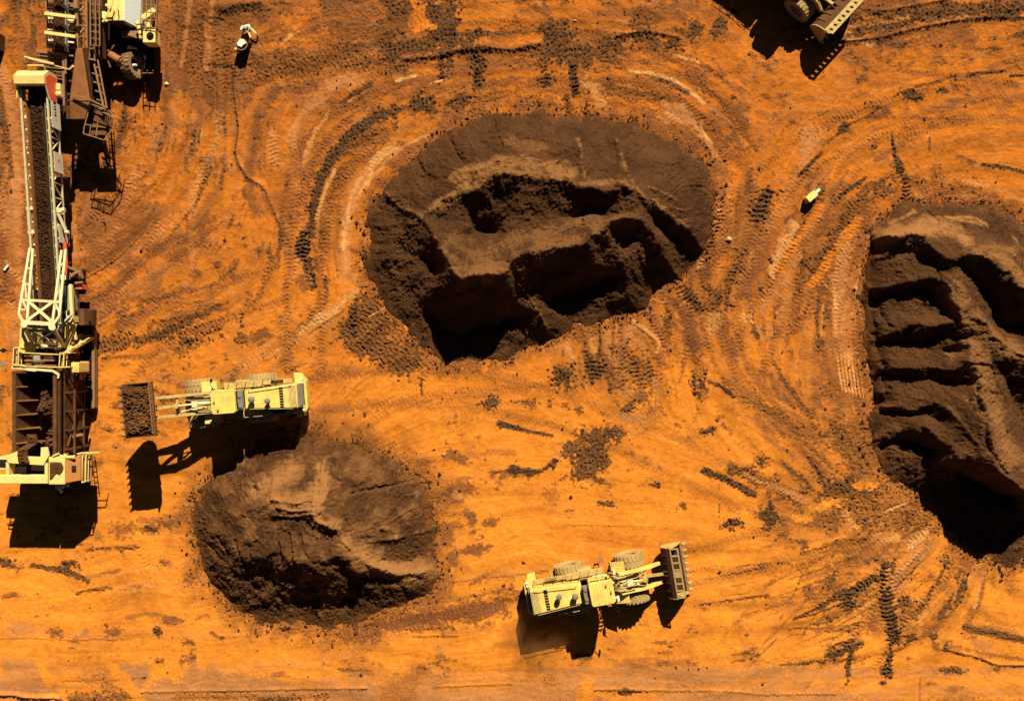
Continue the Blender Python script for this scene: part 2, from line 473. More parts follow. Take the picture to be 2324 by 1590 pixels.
def area(pts, kind, op=.8, rag=.6, tr=0, soft=.35):
    poly = [G(*q) for q in pts]
    xs = [p[0] for p in poly]; ys = [p[1] for p in poly]
    sl = win(min(xs) - 1, max(xs) + 1, min(ys) - 1, max(ys) + 1)
    d = poly_sd(XX[sl], YY[sl], poly)
    m = sstep(-soft * .4, soft, d + rag * (.32 * STREAK[sl] + .3 * N2[sl] + .2 * N4[sl]))
    put(kind, op * m, sl)
    if tr:
        c, s_ = FXD[sl].mean(), FYD[sl].mean()
        tread(sl, XX[sl] * c + YY[sl] * s_, np.abs((YY[sl] * c - XX[sl] * s_) % 1.3 - .65), m, tr, .36, .7)

def line(pts, w, op=.8, ridge=.14, kind='D'):
    """thin dark line, for seams and painted bank shadows, with a small bank beside it"""
    stroke(pts, w, kind, op, .35)
    stroke([(x, y - w * .6) for x, y in pts], w * 2.4, None, 0, 0, ridge=ridge)

# ---- wheel passes that follow the traffic
rt = np.random.RandomState(44)
def streamline(x, y, L):
    pts = []
    for sg in (-1, 1):
        px, py = x, y; seg = []; lx, ly = None, None
        for k in range(int(L / 2 / .35)):
            i = int((px + 47) / GSTEP) + gox; j = int((py + 33.5) / GSTEP) + goy
            if not (0 <= i < GSH[1] and 0 <= j < GSH[0]): break
            fx, fy = float(FXD[j, i]), float(FYD[j, i])
            if lx is None: fx, fy = fx * sg, fy * sg
            elif fx * lx + fy * ly < 0: fx, fy = -fx, -fy
            lx, ly = fx, fy
            px += fx * .35; py += fy * .35; seg.append((px, py))
        pts = (seg[::-1] + [(x, y)]) if sg < 0 else pts + seg
    return np.array(pts)
for k in range(150):
    x, y = rt.uniform(-44, 44), rt.uniform(-30.5, 30.5)
    i = int((x + 47) / GSTEP) + gox; j = int((y + 33.5) / GSTEP) + goy
    dk = float(DK[j, i])
    p = streamline(x, y, rt.uniform(3, 13))
    if len(p) < 4: continue
    c = rt.rand()
    if c < dk * .9: kd, op = ('D' if rt.rand() < .45 else 'B'), rt.uniform(.25, .65)
    elif c < .3 + dk * .6: kd, op = 'L', rt.uniform(.1, .32) * (.4 + dk)
    elif c < .55: kd, op = 'O', rt.uniform(.3, .75)
    else: kd, op = None, 0
    stroke(p, rt.uniform(.45, 1.1), kd, op, .8, tr=rt.choice([0, .012, .018, .025, .03]), taper=rt.uniform(0, .6), survey=False)

# ---- broad overlapping sweeps where the machines turn round the piles
def sweep(guide, spread, n, mix, wmin=9, wmax=42, omin=.25, omax=.58, tr=.28):
    p = resample([G(*q) for q in guide], .4); L = len(p)
    t = np.gradient(p, axis=0); t /= np.linalg.norm(t, axis=1)[:, None] + 1e-9
    nn = np.stack([-t[:, 1], t[:, 0]], 1)
    for k in range(n):
        a = rt.randint(0, max(1, int(L * .7))); b = min(L, a + max(5, int(L * rt.uniform(.18, .75))))
        off = rt.randn() * spread * S * .5; sl_ = rt.randn() * spread * S * .25
        q = p[a:b] + nn[a:b] * (off + sl_ * np.linspace(-1, 1, b - a))[:, None]
        kd = mix[rt.randint(len(mix))]; w = rt.uniform(wmin, wmax) * S * (1 if kd in 'BDM' else .6)
        stroke(q[::2] if len(q) > 8 else q, w, kd, rt.uniform(omin, omax), rt.uniform(.6, 1.1), tr=rt.choice([0, .02, .035]) if rt.rand() < tr else 0, taper=rt.uniform(0, .7), survey=False)
sweep([(700,640),(712,460),(745,360),(800,290),(880,235),(960,205)],95,26,'BBMODDB')
sweep([(860,240),(1000,185),(1160,168),(1350,172),(1500,200),(1600,270),(1660,370)],80,34,'BBDOOB')
sweep([(1660,370),(1680,480),(1650,600),(1580,690)],70,16,'BBDOLM')
sweep([(2020,370),(1930,470),(1850,580),(1760,720)],120,44,'BBDDOBM')
sweep([(1960,500),(1925,640),(1930,800),(1970,930)],70,28,'BBMLMD')
sweep([(1500,680),(1570,780),(1600,870)],60,14,'BBDO'); sweep([(1420,720),(1440,800),(1450,900)],70,16,'BBDOM')
sweep([(1640,720),(1720,860),(1840,980),(1960,1080)],100,30,'BBDOO')
sweep([(2110,1200),(2020,1320),(1950,1420)],70,16,'BBDLM'); sweep([(2200,1290),(2150,1390),(2080,1460)],70,14,'BBDOL')
sweep([(1640,1410),(1850,1340),(2060,1230)],130,44,'BBDDO',4,16)
sweep([(170,720),(300,600),(450,420)],130,26,'BBBMO'); sweep([(640,480),(620,380),(640,260),(760,160)],100,22,'BBBMO')
sweep([(540,150),(800,130),(1050,110),(1300,90),(1550,100)],95,46,'DDBBBO',10,34); sweep([(400,0),(420,120),(440,280)],110,26,'BBBDM')
sweep([(1910,70),(2100,50),(2324,25)],50,16,'DBBL'); sweep([(1700,270),(2000,220),(2324,180)],120,20,'BOOO')
sweep([(210,790),(350,745),(520,700)],75,22,'DDBB',6,22); sweep([(720,1430),(950,1395),(1260,1330)],50,14,'BBD',8,24); sweep([(1850,1160),(2000,1120),(2120,1200)],90,20,'BBDL')
sweep([(0,1562),(600,1565),(1162,1562),(1750,1570),(2324,1580)],44,22,'MMM',10,30,.2,.45); sweep([(20,60),(60,300),(40,560),(60,800)],90,20,'BBM')
# ---- paired wheel tracks
def pair(guide, kind, op, tr=.03, gap=2.9, w=.95):
    p = resample([G(*q) for q in guide], .4); t = np.gradient(p, axis=0); t /= np.linalg.norm(t, axis=1)[:, None] + 1e-9
    nn = np.stack([-t[:, 1], t[:, 0]], 1)
    for s_ in (-.5, .5): stroke((p + nn * gap * s_)[::2], w, kind, op, .9, tr=tr, survey=False)
pair([(700,900),(900,880),(1150,900),(1450,1000),(1700,1120)],'B',.32); pair([(720,890),(1000,860),(1250,830),(1420,760)],'B',.3)
pair([(1240,1330),(1000,1360),(700,1460),(300,1480),(0,1470)],'M',.3,.02); pair([(1560,1290),(1800,1230),(2000,1180)],'B',.35); pair([(1540,1330),(1800,1330),(2060,1270),(2200,1300)],'B',.3)
pair([(690,840),(690,700),(700,560),(730,420),(820,300)],'B',.4,.035); pair([(1640,800),(1640,640),(1700,480),(1850,340),(2100,250),(2324,230)],'B',.32); pair([(1690,840),(1760,690),(1880,540),(1980,410)],'B',.4)
pair([(1680,120),(1500,140),(1200,150),(950,170),(780,260)],'B',.42,.03); pair([(240,880),(340,760),(500,690),(640,640)],'B',.35); pair([(1600,340),(1690,470),(1660,620),(1600,730),(1640,900)],'B',.35)
pair([(2324,1400),(2200,1330),(2120,1250)],'B',.3); pair([(1950,1500),(2030,1380),(2130,1270)],'D',.3,.05)
# ---- surveyed stains, spills, passes and some painted bank shadows
area([(372,0),(578,0),(565,63),(535,163),(528,264),(477,251),(427,214),(357,188),(352,100)],'B',.7,.7)
area([(380,0),(560,0),(530,130),(520,200),(440,190),(380,140)],'D',.5,1.0)
line([(502,27),(545,20),(590,12)],12,.9,.3); stroke([(470,150),(522,152)],10,'D',.9,.4,ridge=-.12)  # shadows of the bank and of the step, painted as dark strokes
stroke([(482,0),(478,50)],14,'M',.5); stroke([(432,0),(412,150)],15,'M',.6); stroke([(472,60),(470,150)],20,'M',.55)
stroke([(440,40),(500,42)],7,'D',.8); stroke([(405,60),(470,62)],6,'D',.6)
line([(541,120),(530,188),(540,289),(535,352),(560,400),(600,432),(630,500),(642,520)],5,.85,.12)
stroke([(0,200),(20,340),(27,400)],10,'D',.55); stroke([(30,20),(60,90),(90,150)],14,'B',.6,.8,tr=.03)
blob(295,282,32,30,'D',.55); area([(176,437),(327,437),(350,500),(300,600),(190,600)],'B',.55)
blob(60,600,60,90,'B',.4); blob(20,640,30,40,'B',.6)
stroke([(12,660),(60,700)],22,'B',.5,.6,tr=.05); stroke([(15,600),(55,640)],20,'L',.35,.4,tr=.07)
area([(581,120),(669,120),(707,125),(757,88),(832,83),(857,163),(757,163),(694,188),(651,176),(581,191)],'D',.55,.9,tr=.03)
area([(920,0),(1053,0),(1053,63),(1096,63),(1096,131),(1098,196),(1073,191),(1078,151),(1021,126),(1023,176),(1008,176),(1003,131),(933,141),(857,163),(860,85),(953,73)],'D',.72,.9,tr=.035)
area([(730,172),(840,165),(820,205),(760,215)],'M',.7); area([(590,60),(760,20),(840,10),(830,80),(700,120)],'B',.45,1.2)
area([(935,3),(930,80),(985,68),(965,10)],'O',.85,.5); area([(640,40),(700,30),(690,70),(650,75)],'O',.7); area([(670,90),(740,70),(760,85),(700,110)],'O',.6)
area([(1060,0),(1162,0),(1162,60),(1070,55)],'O',.6)
line([(915,138),(983,131),(1046,117),(1109,112),(1161,116),(1225,103)],6,.95,.2)  # shadow on the ridge's south side painted in dark
line([(1010,128),(1046,117),(1100,113)],10,.9,.1)
stroke([(1030,60),(1018,150)],20,'D',.7,.6,tr=.03); stroke([(1085,110),(1083,190)],28,'D',.8,.5,tr=.05); stroke([(1000,120),(1003,178)],22,'D',.7,.5,tr=.05)
stroke([(704,530),(712,460),(732,399),(757,352),(795,309),(845,271),(895,246)],26,'D',.78,.5,tr=.03)
stroke([(718,500),(735,440),(760,385)],9,'L',.6,.7)
stroke([(757,246),(800,215),(842,191)],13,'D',.85,.5,tr=.03)
stroke([(676,399),(690,340),(720,290),(757,250)],44,'B',.55,.8); stroke([(690,370),(712,305),(745,262)],16,'L',.35,.8)
stroke([(832,392),(870,350),(895,334)],26,'L',.6,.8,tr=.02); stroke([(830,420),(900,345),(973,306)],10,'L',.5)
blob(963,236,29,26,'D',.85,tr=.07); blob(1046,234,30,24,'D',.7); blob(897,266,13,22,'D',.7); stroke([(895,246),(985,250)],16,'D',.5)
stroke([(900,184),(942,171)],9,'L',.95,.3); stroke([(976,190),(1003,182)],5,'L',.8); stroke([(660,80),(640,100)],10,'L',.6)
area([(1212,58),(1293,40),(1313,100),(1413,83),(1539,83),(1554,110),(1514,121),(1476,95),(1438,106),(1388,151),(1338,148),(1237,151),(1162,141),(1162,110),(1225,100)],'D',.7,.9,tr=.03)
blob(1452,50,34,26,'D',.6,tr=.04); blob(1574,66,20,26,'D',.72); blob(1630,60,22,24,'D',.72); blob(1662,30,14,12,'D',.7)
line([(1400,84),(1463,75),(1539,87)],5,.9,.18); stroke([(1450,68),(1475,72)],12,'D',.9)
blob(1242,175,19,26,'D',.85,tr=.07); stroke([(1300,150),(1304,216)],22,'D',.85,.4,tr=.07); stroke([(1286,216),(1290,256)],18,'D',.85,.4,tr=.05); blob(1380,190,14,14,'D',.6); stroke([(1330,256),(1330,280)],26,'D',.7,.5,tr=.08)
stroke([(1428,161),(1476,166),(1526,181),(1554,198),(1599,236)],9,'L',.95,.45); stroke([(1480,178),(1520,190),(1560,212)],12,'D',.7,.4)
stroke([(1526,122),(1576,138),(1627,171),(1684,211)],15,'B',.65,.8,tr=.02); stroke([(1530,124),(1560,132),(1585,140)],8,'L',.6,.9); stroke([(1600,150),(1650,188)],8,'D',.55,.9)
area([(1505,235),(1560,250),(1600,300),(1560,285),(1505,275)],'M',.8); stroke([(1554,251),(1602,314),(1622,352)],14,'M',.75); stroke([(1590,285),(1612,330)],6,'L',.8)
line([(1618,266),(1621,320),(1625,399)],2.5,.4,.02); stroke([(1340,192),(1362,232)],30,'L',.45,1.1)
area([(1919,43),(1994,28),(2145,2),(2324,0),(2324,43),(2220,43),(2120,58),(2044,75),(1994,88),(1924,95)],'D',.72,.7,tr=.025)
stroke([(1930,60),(2010,50),(2060,40)],12,'L',.4,1.0); stroke([(1925,93),(1955,92)],10,'L',.7)
line([(1920,96),(1994,88),(2044,75),(2120,58),(2220,43),(2324,42)],4,.8,.16); line([(1985,30),(2060,18),(2145,2)],4,.8,.12)
stroke([(2240,38),(2290,34)],18,'D',.8,.4,tr=.07); blob(1945,80,16,7,'D',.7)
blob(2066,216,27,14,'D',.9,30); blob(2145,206,15,14,'D',.9); stroke([(2077,198),(2120,188),(2172,172)],7,'D',.6,.8); stroke([(2195,171),(2235,165),(2272,164)],7,'D',.9,.4,tr=.05); stroke([(2293,172),(2324,172)],7,'D',.9,.4,tr=.04)
blob(2165,195,8,20,'D',.5,-35); blob(2191,242,6,5,'D',.8)
stroke([(1866,332),(1899,306),(1926,284),(1969,264),(1997,244)],6,'D',.6,1.0); blob(1914,289,15,9,'D',.75,-30); blob(1990,245,8,6,'D',.7); blob(1900,306,9,4,'D',.8,-30)
stroke([(1813,399),(1864,347)],9,'D',.9,.2); stroke([(2024,300),(2030,345),(2046,390)],18,'D',.92,.4,tr=.05,taper=.85)
blob(2110,322,5,14,'D',.65); blob(1984,334,8,6,'D',.75); stroke([(2170,352),(2213,369)],8,'D',.55,.6,tr=.03); stroke([(2230,374),(2280,380),(2324,392)],9,'D',.8,.4,tr=.03)
area([(1811,289),(1864,295),(1864,345),(1815,377)],'M',.7); area([(2075,75),(2220,62),(2222,105),(2080,110)],'B',.6,.8,tr=.02); blob(2277,251,26,24,'B',.4); blob(2145,143,18,8,'D',.5); blob(2290,140,30,6,'D',.5,-8)
stroke([(181,623),(251,580),(327,512),(357,462)],18,'B',.7); stroke([(183,640),(262,590),(325,530)],5,'D',.7); stroke([(196,691),(264,651),(322,585),(359,555)],30,'B',.62,.7); stroke([(196,688),(264,648),(322,588)],6,'D',.55); stroke([(284,482),(352,414)],10,'D',.5)
stroke([(226,462),(234,490),(239,520)],7,'D',.9,.3,tr=.04); blob(450,512,24,18,'B',.6); blob(555,540,10,4,'D',.8,-25); blob(530,630,19,10,'B',.8); blob(427,658,25,12,'B',.65)
stroke([(205,500),(240,480)],26,'B',.4,.5,tr=.06); stroke([(275,740),(278,690)],20,'B',.35,.4,tr=.05)
stroke([(216,790),(300,770),(420,742)],34,'D',.6,1.0,tr=.07); stroke([(400,790),(500,745)],30,'D',.55,1.1,tr=.07); stroke([(340,735),(427,720),(502,694)],14,'D',.5); blob(548,726,9,22,'D',.7,tr=.05); blob(430,772,20,12,'D',.8,tr=.08); blob(545,765,16,16,'D',.6,tr=.06)
blob(620,455,34,50,'B',.45); blob(689,560,20,31,'D',.92,tr=.10,rag=.4); stroke([(698,592),(712,648)],22,'D',.85,.5,tr=.07); blob(742,638,8,13,'D',.75); blob(732,525,10,13,'D',.5); blob(688,642,14,18,'B',.7)
stroke([(832,399),(800,455),(782,550),(790,630)],44,'M',.7,.7); stroke([(820,400),(790,470),(778,560)],12,'L',.55,.9); stroke([(845,395),(815,440)],14,'L',.5)
stroke([(689,752),(760,700),(832,642)],22,'L',.62,.9,tr=.02); stroke([(700,758),(780,705)],5,'D',.5)
area([(832,650),(875,670),(882,705),(945,776),(970,799),(968,850),(955,855),(907,854),(820,815),(782,790),(757,738),(807,675)],'D',.66,.8,tr=.04); stroke([(835,720),(885,690)],4,'L',.7); stroke([(800,700),(802,760)],20,'D',.5,.5,tr=.07); blob(593,761,22,16,'B',.8)
stroke([(955,857),(958,897)],6,'D',.7)
stroke([(1632,470),(1618,530),(1585,605)],17,'L',.75,.5,tr=.08); stroke([(1640,470),(1630,520)],12,'D',.6,.5,tr=.06)
area([(1652,425),(1700,415),(1743,425),(1743,560),(1700,600),(1652,640),(1640,560)],'B',.5,1.2); area([(1690,465),(1740,420),(1782,425),(1745,505),(1700,520)],'D',.75,.5,tr=.06); stroke([(1660,640),(1690,560)],26,'D',.6,1.0,tr=.05)
stroke([(1501,663),(1540,700),(1564,738),(1577,799)],30,'B',.8,.8); stroke([(1510,665),(1552,715),(1570,790)],6,'D',.6); stroke([(1520,664),(1560,720)],5,'D',.5); stroke([(1545,650),(1590,700)],30,'D',.75,.6,tr=.09); stroke([(1605,650),(1650,690)],22,'D',.6,.7,tr=.08); stroke([(1471,713),(1500,760),(1514,799)],24,'B',.65,.7,tr=.06)
stroke([(1438,726),(1470,752),(1496,776),(1490,799)],8,'L',.8,.3); stroke([(1440,738),(1480,768)],4,'D',.7); blob(1685,723,18,18,'L',.5); blob(1620,730,14,22,'L',.4)
for xx_, o_ in ((1278,.6),(1360,.75),(1413,.7),(1330,.4),(1390,.4)): stroke([(xx_,736),(xx_+2,770),(xx_-1,808)],8,'D',o_,.6)
area([(1250,800),(1265,770),(1300,765),(1300,820)],'M',.6); area([(1400,740),(1440,735),(1450,790),(1410,800)],'M',.55)
line([(1643,690),(1644,740),(1642,799)],3.5,.35,.02)
stroke([(1964,404),(1934,425),(1904,447)],10,'D',.8,.3); stroke([(1806,512),(1780,560),(1755,612)],28,'L',.62,1.0); stroke([(1795,500),(1770,545)],12,'M',.7)
stroke([(1969,424),(1919,500),(1880,560),(1843,625)],34,'D',.55,.8,tr=.03); stroke([(1950,500),(1893,575),(1843,645)],26,'O',.85,.5); stroke([(1860,470),(1800,560),(1770,615)],22,'O',.7,.6)
stroke([(1919,560),(1905,640),(1914,720),(1931,799)],46,'M',.75,.7); stroke([(1894,651),(1897,700)],8,'L',.8,.6); stroke([(1858,676),(1855,740),(1858,799)],11,'D',.6,.6); stroke([(1868,690),(1864,760)],6,'L',.5); stroke([(1935,600),(1945,560),(1962,505)],10,'B',.6)
area([(1982,412),(2044,400),(2050,450),(1995,455)],'D',.65,.9); stroke([(2055,405),(2056,452)],22,'D',.75,.4,tr=.08); area([(2077,415),(2220,405),(2240,440),(2080,455)],'D',.6,1.0); stroke([(2072,448),(2108,446)],22,'L',.75,1.3); stroke([(2155,450),(2222,450)],14,'L',.75,1.3); area([(2220,430),(2324,460),(2324,520),(2280,480)],'B',.7)
stroke([(2190,412),(2250,425),(2324,455)],12,'L',.5,.9); stroke([(2050,420),(2070,425)],12,'O',.6)
stroke([(1984,497),(1966,560),(1951,622),(1943,656),(1951,701),(1962,785),(1966,820)],6,'L',.95,.3)
blob(1111,914,25,16,'D',.8,-10); stroke([(1254,988),(1200,978),(1134,962)],16,'D',.88,.4,taper=.6); blob(1035,1037,32,14,'B',.75,30); blob(1052,1110,40,20,'B',.6); blob(1065,1112,18,9,'D',.5); blob(1108,1188,20,8,'B',.7); blob(1040,1122,14,7,'L',.5)
blob(1275,849,28,27,'D',.88,tr=.09); blob(1345,836,22,29,'D',.85,tr=.07); area([(1400,790),(1490,790),(1510,870),(1470,890),(1410,880)],'D',.5,1.3,tr=.05); blob(1462,900,20,18,'B',.85); blob(1428,927,20,14,'D',.7,-40); stroke([(1487,862),(1492,885)],18,'M',.9,.3)
blob(1584,869,21,40,'D',.85,tr=.06); stroke([(1580,840),(1583,880)],10,'L',.45,.9,tr=.04); stroke([(1612,866),(1640,880),(1664,899)],10,'D',.9,.5); blob(1200,914,24,10,'D',.6,tr=.05); blob(1247,912,8,12,'D',.7); blob(1313,927,11,12,'D',.6)
blob(1433,950,46,12,'M',.8,3); blob(1480,945,30,14,'B',.35,tr=.04); area([(1338,965),(1418,965),(1423,995),(1388,1012),(1383,1050),(1348,1085),(1293,1088),(1252,1100),(1256,1090),(1293,1078),(1298,1038),(1278,1015),(1293,987)],'D',.72,.7,tr=.04); blob(1322,1006,20,10,'B',.7)
stroke([(1160,1066),(1200,1072)],22,'D',.82,.6); stroke([(1207,1074),(1235,1065),(1258,1048)],15,'D',.8,.5); blob(1250,1123,28,20,'B',.5); blob(1609,977,19,8,'D',.85,-25); blob(1426,1030,12,6,'D',.6); blob(1491,1100,15,9,'D',.85); blob(1551,1145,9,6,'D',.75,30)
stroke([(1597,1068),(1639,1083),(1680,1105),(1713,1122)],17,'D',.85,.4,tr=.08); stroke([(1664,1063),(1705,1078),(1750,1098),(1815,1130)],28,'D',.7,.6,tr=.05); stroke([(1690,1075),(1743,1100),(1800,1124)],11,'L',.5,.8,tr=.06)
blob(1728,1043,20,16,'D',.85); blob(1745,1170,18,38,'D',.85); blob(1662,1188,24,14,'D',.85,tr=.08); stroke([(1632,1100),(1633,1130),(1632,1170)],2.5,'D',.7,1.6); blob(1780,1215,16,10,'D',.6)
line([(1288,1190),(1380,1193),(1488,1195)],2.2,.4,.02)
stroke([(1758,824),(1780,865),(1806,899),(1843,945)],10,'D',.62,.6,taper=-.0); area([(1848,799),(1895,799),(1960,870),(1975,940),(1930,930),(1890,900)],'B',.6,.9); 
for k_ in range(7): stroke([(1900+8*k_,800+2*k_),(1905+8*k_,845),(1912+8*k_,885+3*k_)],4,'L',.7,.7)
area([(1858,985),(1894,1032),(1929,1070),(1869,1088),(1848,1108),(1919,1133),(2007,1070),(2000,995),(1894,950)],'D',.6,.8); stroke([(1833,1038),(1850,1060),(1864,1080)],9,'D',.8,.4)
area([(1843,1085),(1990,1075),(2120,1085),(2120,1200),(1880,1200)],'D',.55,1.0,tr=.04); blob(1969,1100,32,12,'O',.8); blob(1881,1143,34,11,'O',.8,-20); blob(1818,1176,22,8,'O',.7); stroke([(1743,1098),(1790,1115),(1823,1135)],20,'M',.7,.5,tr=.07); blob(1960,1195,10,5,'D',.8,-10)
stroke([(2010,1160),(2060,1140)],8,'L',.6); stroke([(1920,1165),(1940,1195)],24,'L',.45,.6,tr=.08)
blob(151,1281,27,10,'D',.8,-8); stroke([(75,1283),(130,1292),(176,1306),(200,1318)],11,'D',.75,.7); blob(5,1273,24,11,'D',.8); stroke([(176,1346),(210,1338),(251,1333)],7,'D',.6,.8); blob(25,1351,22,7,'B',.7); blob(357,1432,14,12,'D',.75,rag=.4); blob(437,1309,25,18,'D',.75); blob(344,1200,26,12,'D',.75); blob(375,1190,26,9,'B',.8); blob(279,1203,32,22,'B',.65,tr=.03); stroke([(200,1248),(250,1244),(312,1240)],10,'D',.6,.9); blob(225,1220,14,14,'B',.5)
stroke([(315,1240),(335,1290)],24,None,0,.4,tr=.05); blob(260,1297,26,6,'B',.6,-10)
blob(131,1436,22,16,'B',.75,tr=.03); blob(257,1436,30,12,'B',.75); stroke([(0,1450),(70,1448),(150,1452),(290,1450)],3,'D',.5,.8); blob(240,1420,10,7,'D',.8); blob(193,1433,10,14,'M',.7); blob(40,1425,34,22,'M',.5); blob(487,1440,26,6,'B',.75,40); blob(505,1448,8,6,'D',.7); blob(430,1455,12,5,'B',.7,30); stroke([(290,1400),(340,1392),(400,1402)],8,'B',.5,.8); blob(400,1405,24,5,'B',.7,5)
area([(0,1489),(80,1489),(110,1555),(0,1560)],'M',.6,.3); area([(0,1553),(130,1545),(140,1578),(0,1585)],'M',.75,.3); area([(254,1497),(337,1504),(347,1537),(319,1567)],'M',.85,.3); area([(345,1535),(440,1512),(581,1530),(640,1545),(1000,1552),(1000,1600),(300,1600),(320,1568)],'M',.75,.4,tr=.015)
area([(151,1572),(301,1568),(301,1600),(151,1600)],'D',.6,.6); stroke([(226,1472),(270,1530),(322,1592)],22,'O',.9,.2); stroke([(88,1489),(100,1525),(112,1552)],24,'O',.9,.2); area([(340,1505),(430,1510),(400,1555),(370,1540),(350,1560)],'O',.8,.4); stroke([(140,1545),(270,1542)],3,'D',.5); stroke([(300,1540),(332,1535)],4,'D',.6)
line([(322,1571),(450,1568),(581,1566),(700,1563),(832,1562)],3,.55,.10); stroke([(400,1580),(581,1582),(740,1580)],12,'D',.5,1.2,tr=.05); area([(581,1585),(640,1583),(700,1600),(581,1600)],'D',.85,.4)
line([(0,1576),(40,1578),(60,1582),(130,1584)],4,.85,.25); area([(30,1583),(140,1583),(150,1600),(50,1600)],'D',.85,.4)
area([(702,1432),(722,1417),(857,1404),(1008,1371),(1162,1341),(1162,1406),(907,1432),(867,1432),(867,1454),(820,1457),(757,1442)],'B',.78,.7,tr=.03); area([(960,1370),(1060,1352),(1162,1325),(1162,1345),(1000,1375)],'D',.4,.9)
area([(702,1430),(860,1410),(868,1452),(800,1455),(740,1440)],'B',.7,.5); stroke([(900,1430),(1030,1425)],6,'D',.6,1.2); stroke([(920,1445),(1040,1443)],4,'B',.7,1.2)
stroke([(1010,1195),(1025,1260),(1010,1300)],26,'B',.6,.8); blob(1080,1248,30,12,'B',.75); blob(1085,1316,36,9,'B',.65,-35); blob(1120,1180,22,8,'B',.6); blob(1050,1290,24,18,'B',.3)
area([(857,1552),(920,1525),(957,1527),(940,1600),(857,1600)],'B',.6,.6); line([(983,1560),(1060,1556),(1162,1552)],3,.5,.06); area([(983,1562),(1162,1555),(1310,1530),(1310,1600),(983,1600)],'M',.65,.4,tr=.015); area([(1345,1532),(1480,1532),(1500,1560),(1350,1562)],'M',.6,.4)
area([(1315,1545),(1345,1540),(1350,1600),(1320,1600)],'O',.8,.3); line([(1350,1565),(1440,1566),(1539,1567),(1640,1568),(1743,1577)],3,.55,.09); blob(1413,1570,34,8,'D',.75); blob(1620,1575,34,6,'D',.6); area([(1500,1570),(1900,1565),(1944,1572),(1930,1600),(1500,1600)],'M',.6,.5); line([(1743,1576),(1820,1575),(1894,1574)],3,.5,.06); blob(1250,1548,18,14,'B',.6)
for (a_, b_, c_, d_, w_, o_) in ((1589,1371,1743,1350,7,.7),(1669,1286,1790,1277,5,.6),(1660,1302,1730,1288,8,.5),(1600,1315,1680,1300,4,.5),(1640,1350,1700,1345,4,.5),(1700,1390,1800,1365,5,.5),(1560,1300,1580,1298,6,.6),(1660,1330,1690,1326,5,.6),(1790,1428,1830,1424,5,.7),(1790,1440,1825,1437,4,.7),(1900,1430,1950,1412,7,.6),(1860,1455,1900,1445,6,.6),(1890,1465,1935,1452,8,.7),(1770,1350,1840,1325,6,.6),(1850,1320,1930,1300,8,.6),(1880,1280,1940,1265,7,.6),(1810,1300,1890,1285,4,.5),(1800,1385,1880,1362,4,.5)):
    stroke([(a_, b_), ((a_ + c_) / 2, (b_ + d_) / 2 + rnd.uniform(-2, 2)), (c_, d_)], w_, 'D', o_, .9, taper=.4)
blob(1501,1457,24,8,'B',.7); blob(1522,1466,14,4,'D',.6); blob(1510,1480,20,6,'B',.6); stroke([(1770,1508),(1840,1504)],5,'D',.6,1.0); stroke([(1775,1512),(1830,1509)],3,'L',.7,1.0); stroke([(1430,1505),(1470,1515)],6,'B',.5,1.0)
stroke([(2012,1286),(2014,1366),(2025,1425),(2032,1452)],36,'D',.88,.5,tr=.10); stroke([(2018,1300),(2010,1330)],20,'L',.35,.7,tr=.06); stroke([(2022,1460),(2019,1500)],16,'D',.85,.5,tr=.07); blob(2014,1522,18,20,'D',.92,tr=.10,rag=.5); blob(2005,1550,10,7,'D',.8)
stroke([(1801,1404),(1850,1382),(1885,1360),(1922,1342)],20,'D',.75,.6,tr=.04,taper=.7); stroke([(1800,1406),(1860,1388),(1920,1365)],4,'D',.85,.4); blob(1926,1362,16,26,'D',.8,tr=.07); stroke([(1940,1340),(1984,1311)],26,'D',.75,.6,tr=.07); stroke([(1838,1416),(1870,1413),(1890,1406)],6,'D',.6); stroke([(1840,1428),(1875,1422)],4,'D',.6)
stroke([(1879,1487),(1915,1476),(1956,1459)],15,'D',.85,.6); stroke([(1932,1478),(1925,1510),(1924,1547)],13,'D',.8,.8,tr=.05); blob(2054,1366,22,17,'D',.7,tr=.06); blob(2064,1447,28,14,'D',.7,20,tr=.06); blob(2117,1444,11,10,'D',.85); blob(2147,1468,11,11,'D',.75); blob(2122,1468,14,10,'B',.7)
stroke([(2183,1298),(2175,1345),(2135,1394)],20,'D',.7,.7); stroke([(2185,1300),(2160,1370)],6,'L',.5); stroke([(2195,1305),(2185,1355),(2150,1400)],5,'D',.6); stroke([(2237,1303),(2222,1366),(2203,1409)],12,'D',.5,.6); stroke([(2230,1310),(2212,1380)],6,'L',.55)
stroke([(2112,1225),(2070,1280),(2030,1328)],38,'M',.75,.9); stroke([(2120,1235),(2080,1285),(2035,1330)],6,'D',.6); stroke([(2105,1228),(2060,1285)],6,'D',.5); stroke([(2125,1230),(2085,1275)],10,'L',.6); stroke([(2098,1238),(2050,1290)],8,'L',.6); stroke([(2150,1275),(2128,1320)],10,'D',.65); blob(2083,1222,30,14,'L',.6,-30,tr=.09); blob(2147,1273,22,17,'D',.5,tr=.08); stroke([(2045,1222),(2085,1198)],6,'D',.6); blob(2225,1300,18,26,'M',.6)
stroke([(2190,1424),(2255,1436),(2324,1452)],17,'D',.72,.2); blob(2233,1467,32,14,'M',.7); line([(2150,1474),(2220,1492),(2265,1508),(2324,1509)],4,.8,.14); stroke([(2160,1466),(2230,1482),(2324,1495)],14,'B',.6,1.0,tr=.05); blob(2165,1519,26,8,'D',.7,tr=.04); blob(2265,1519,20,12,'B',.75); blob(2170,1561,18,6,'B',.5)
stroke([(2088,1540),(2087,1590)],5,'B',.5); area([(2050,1590),(2200,1578),(2324,1585),(2324,1600),(2050,1600)],'B',.5)
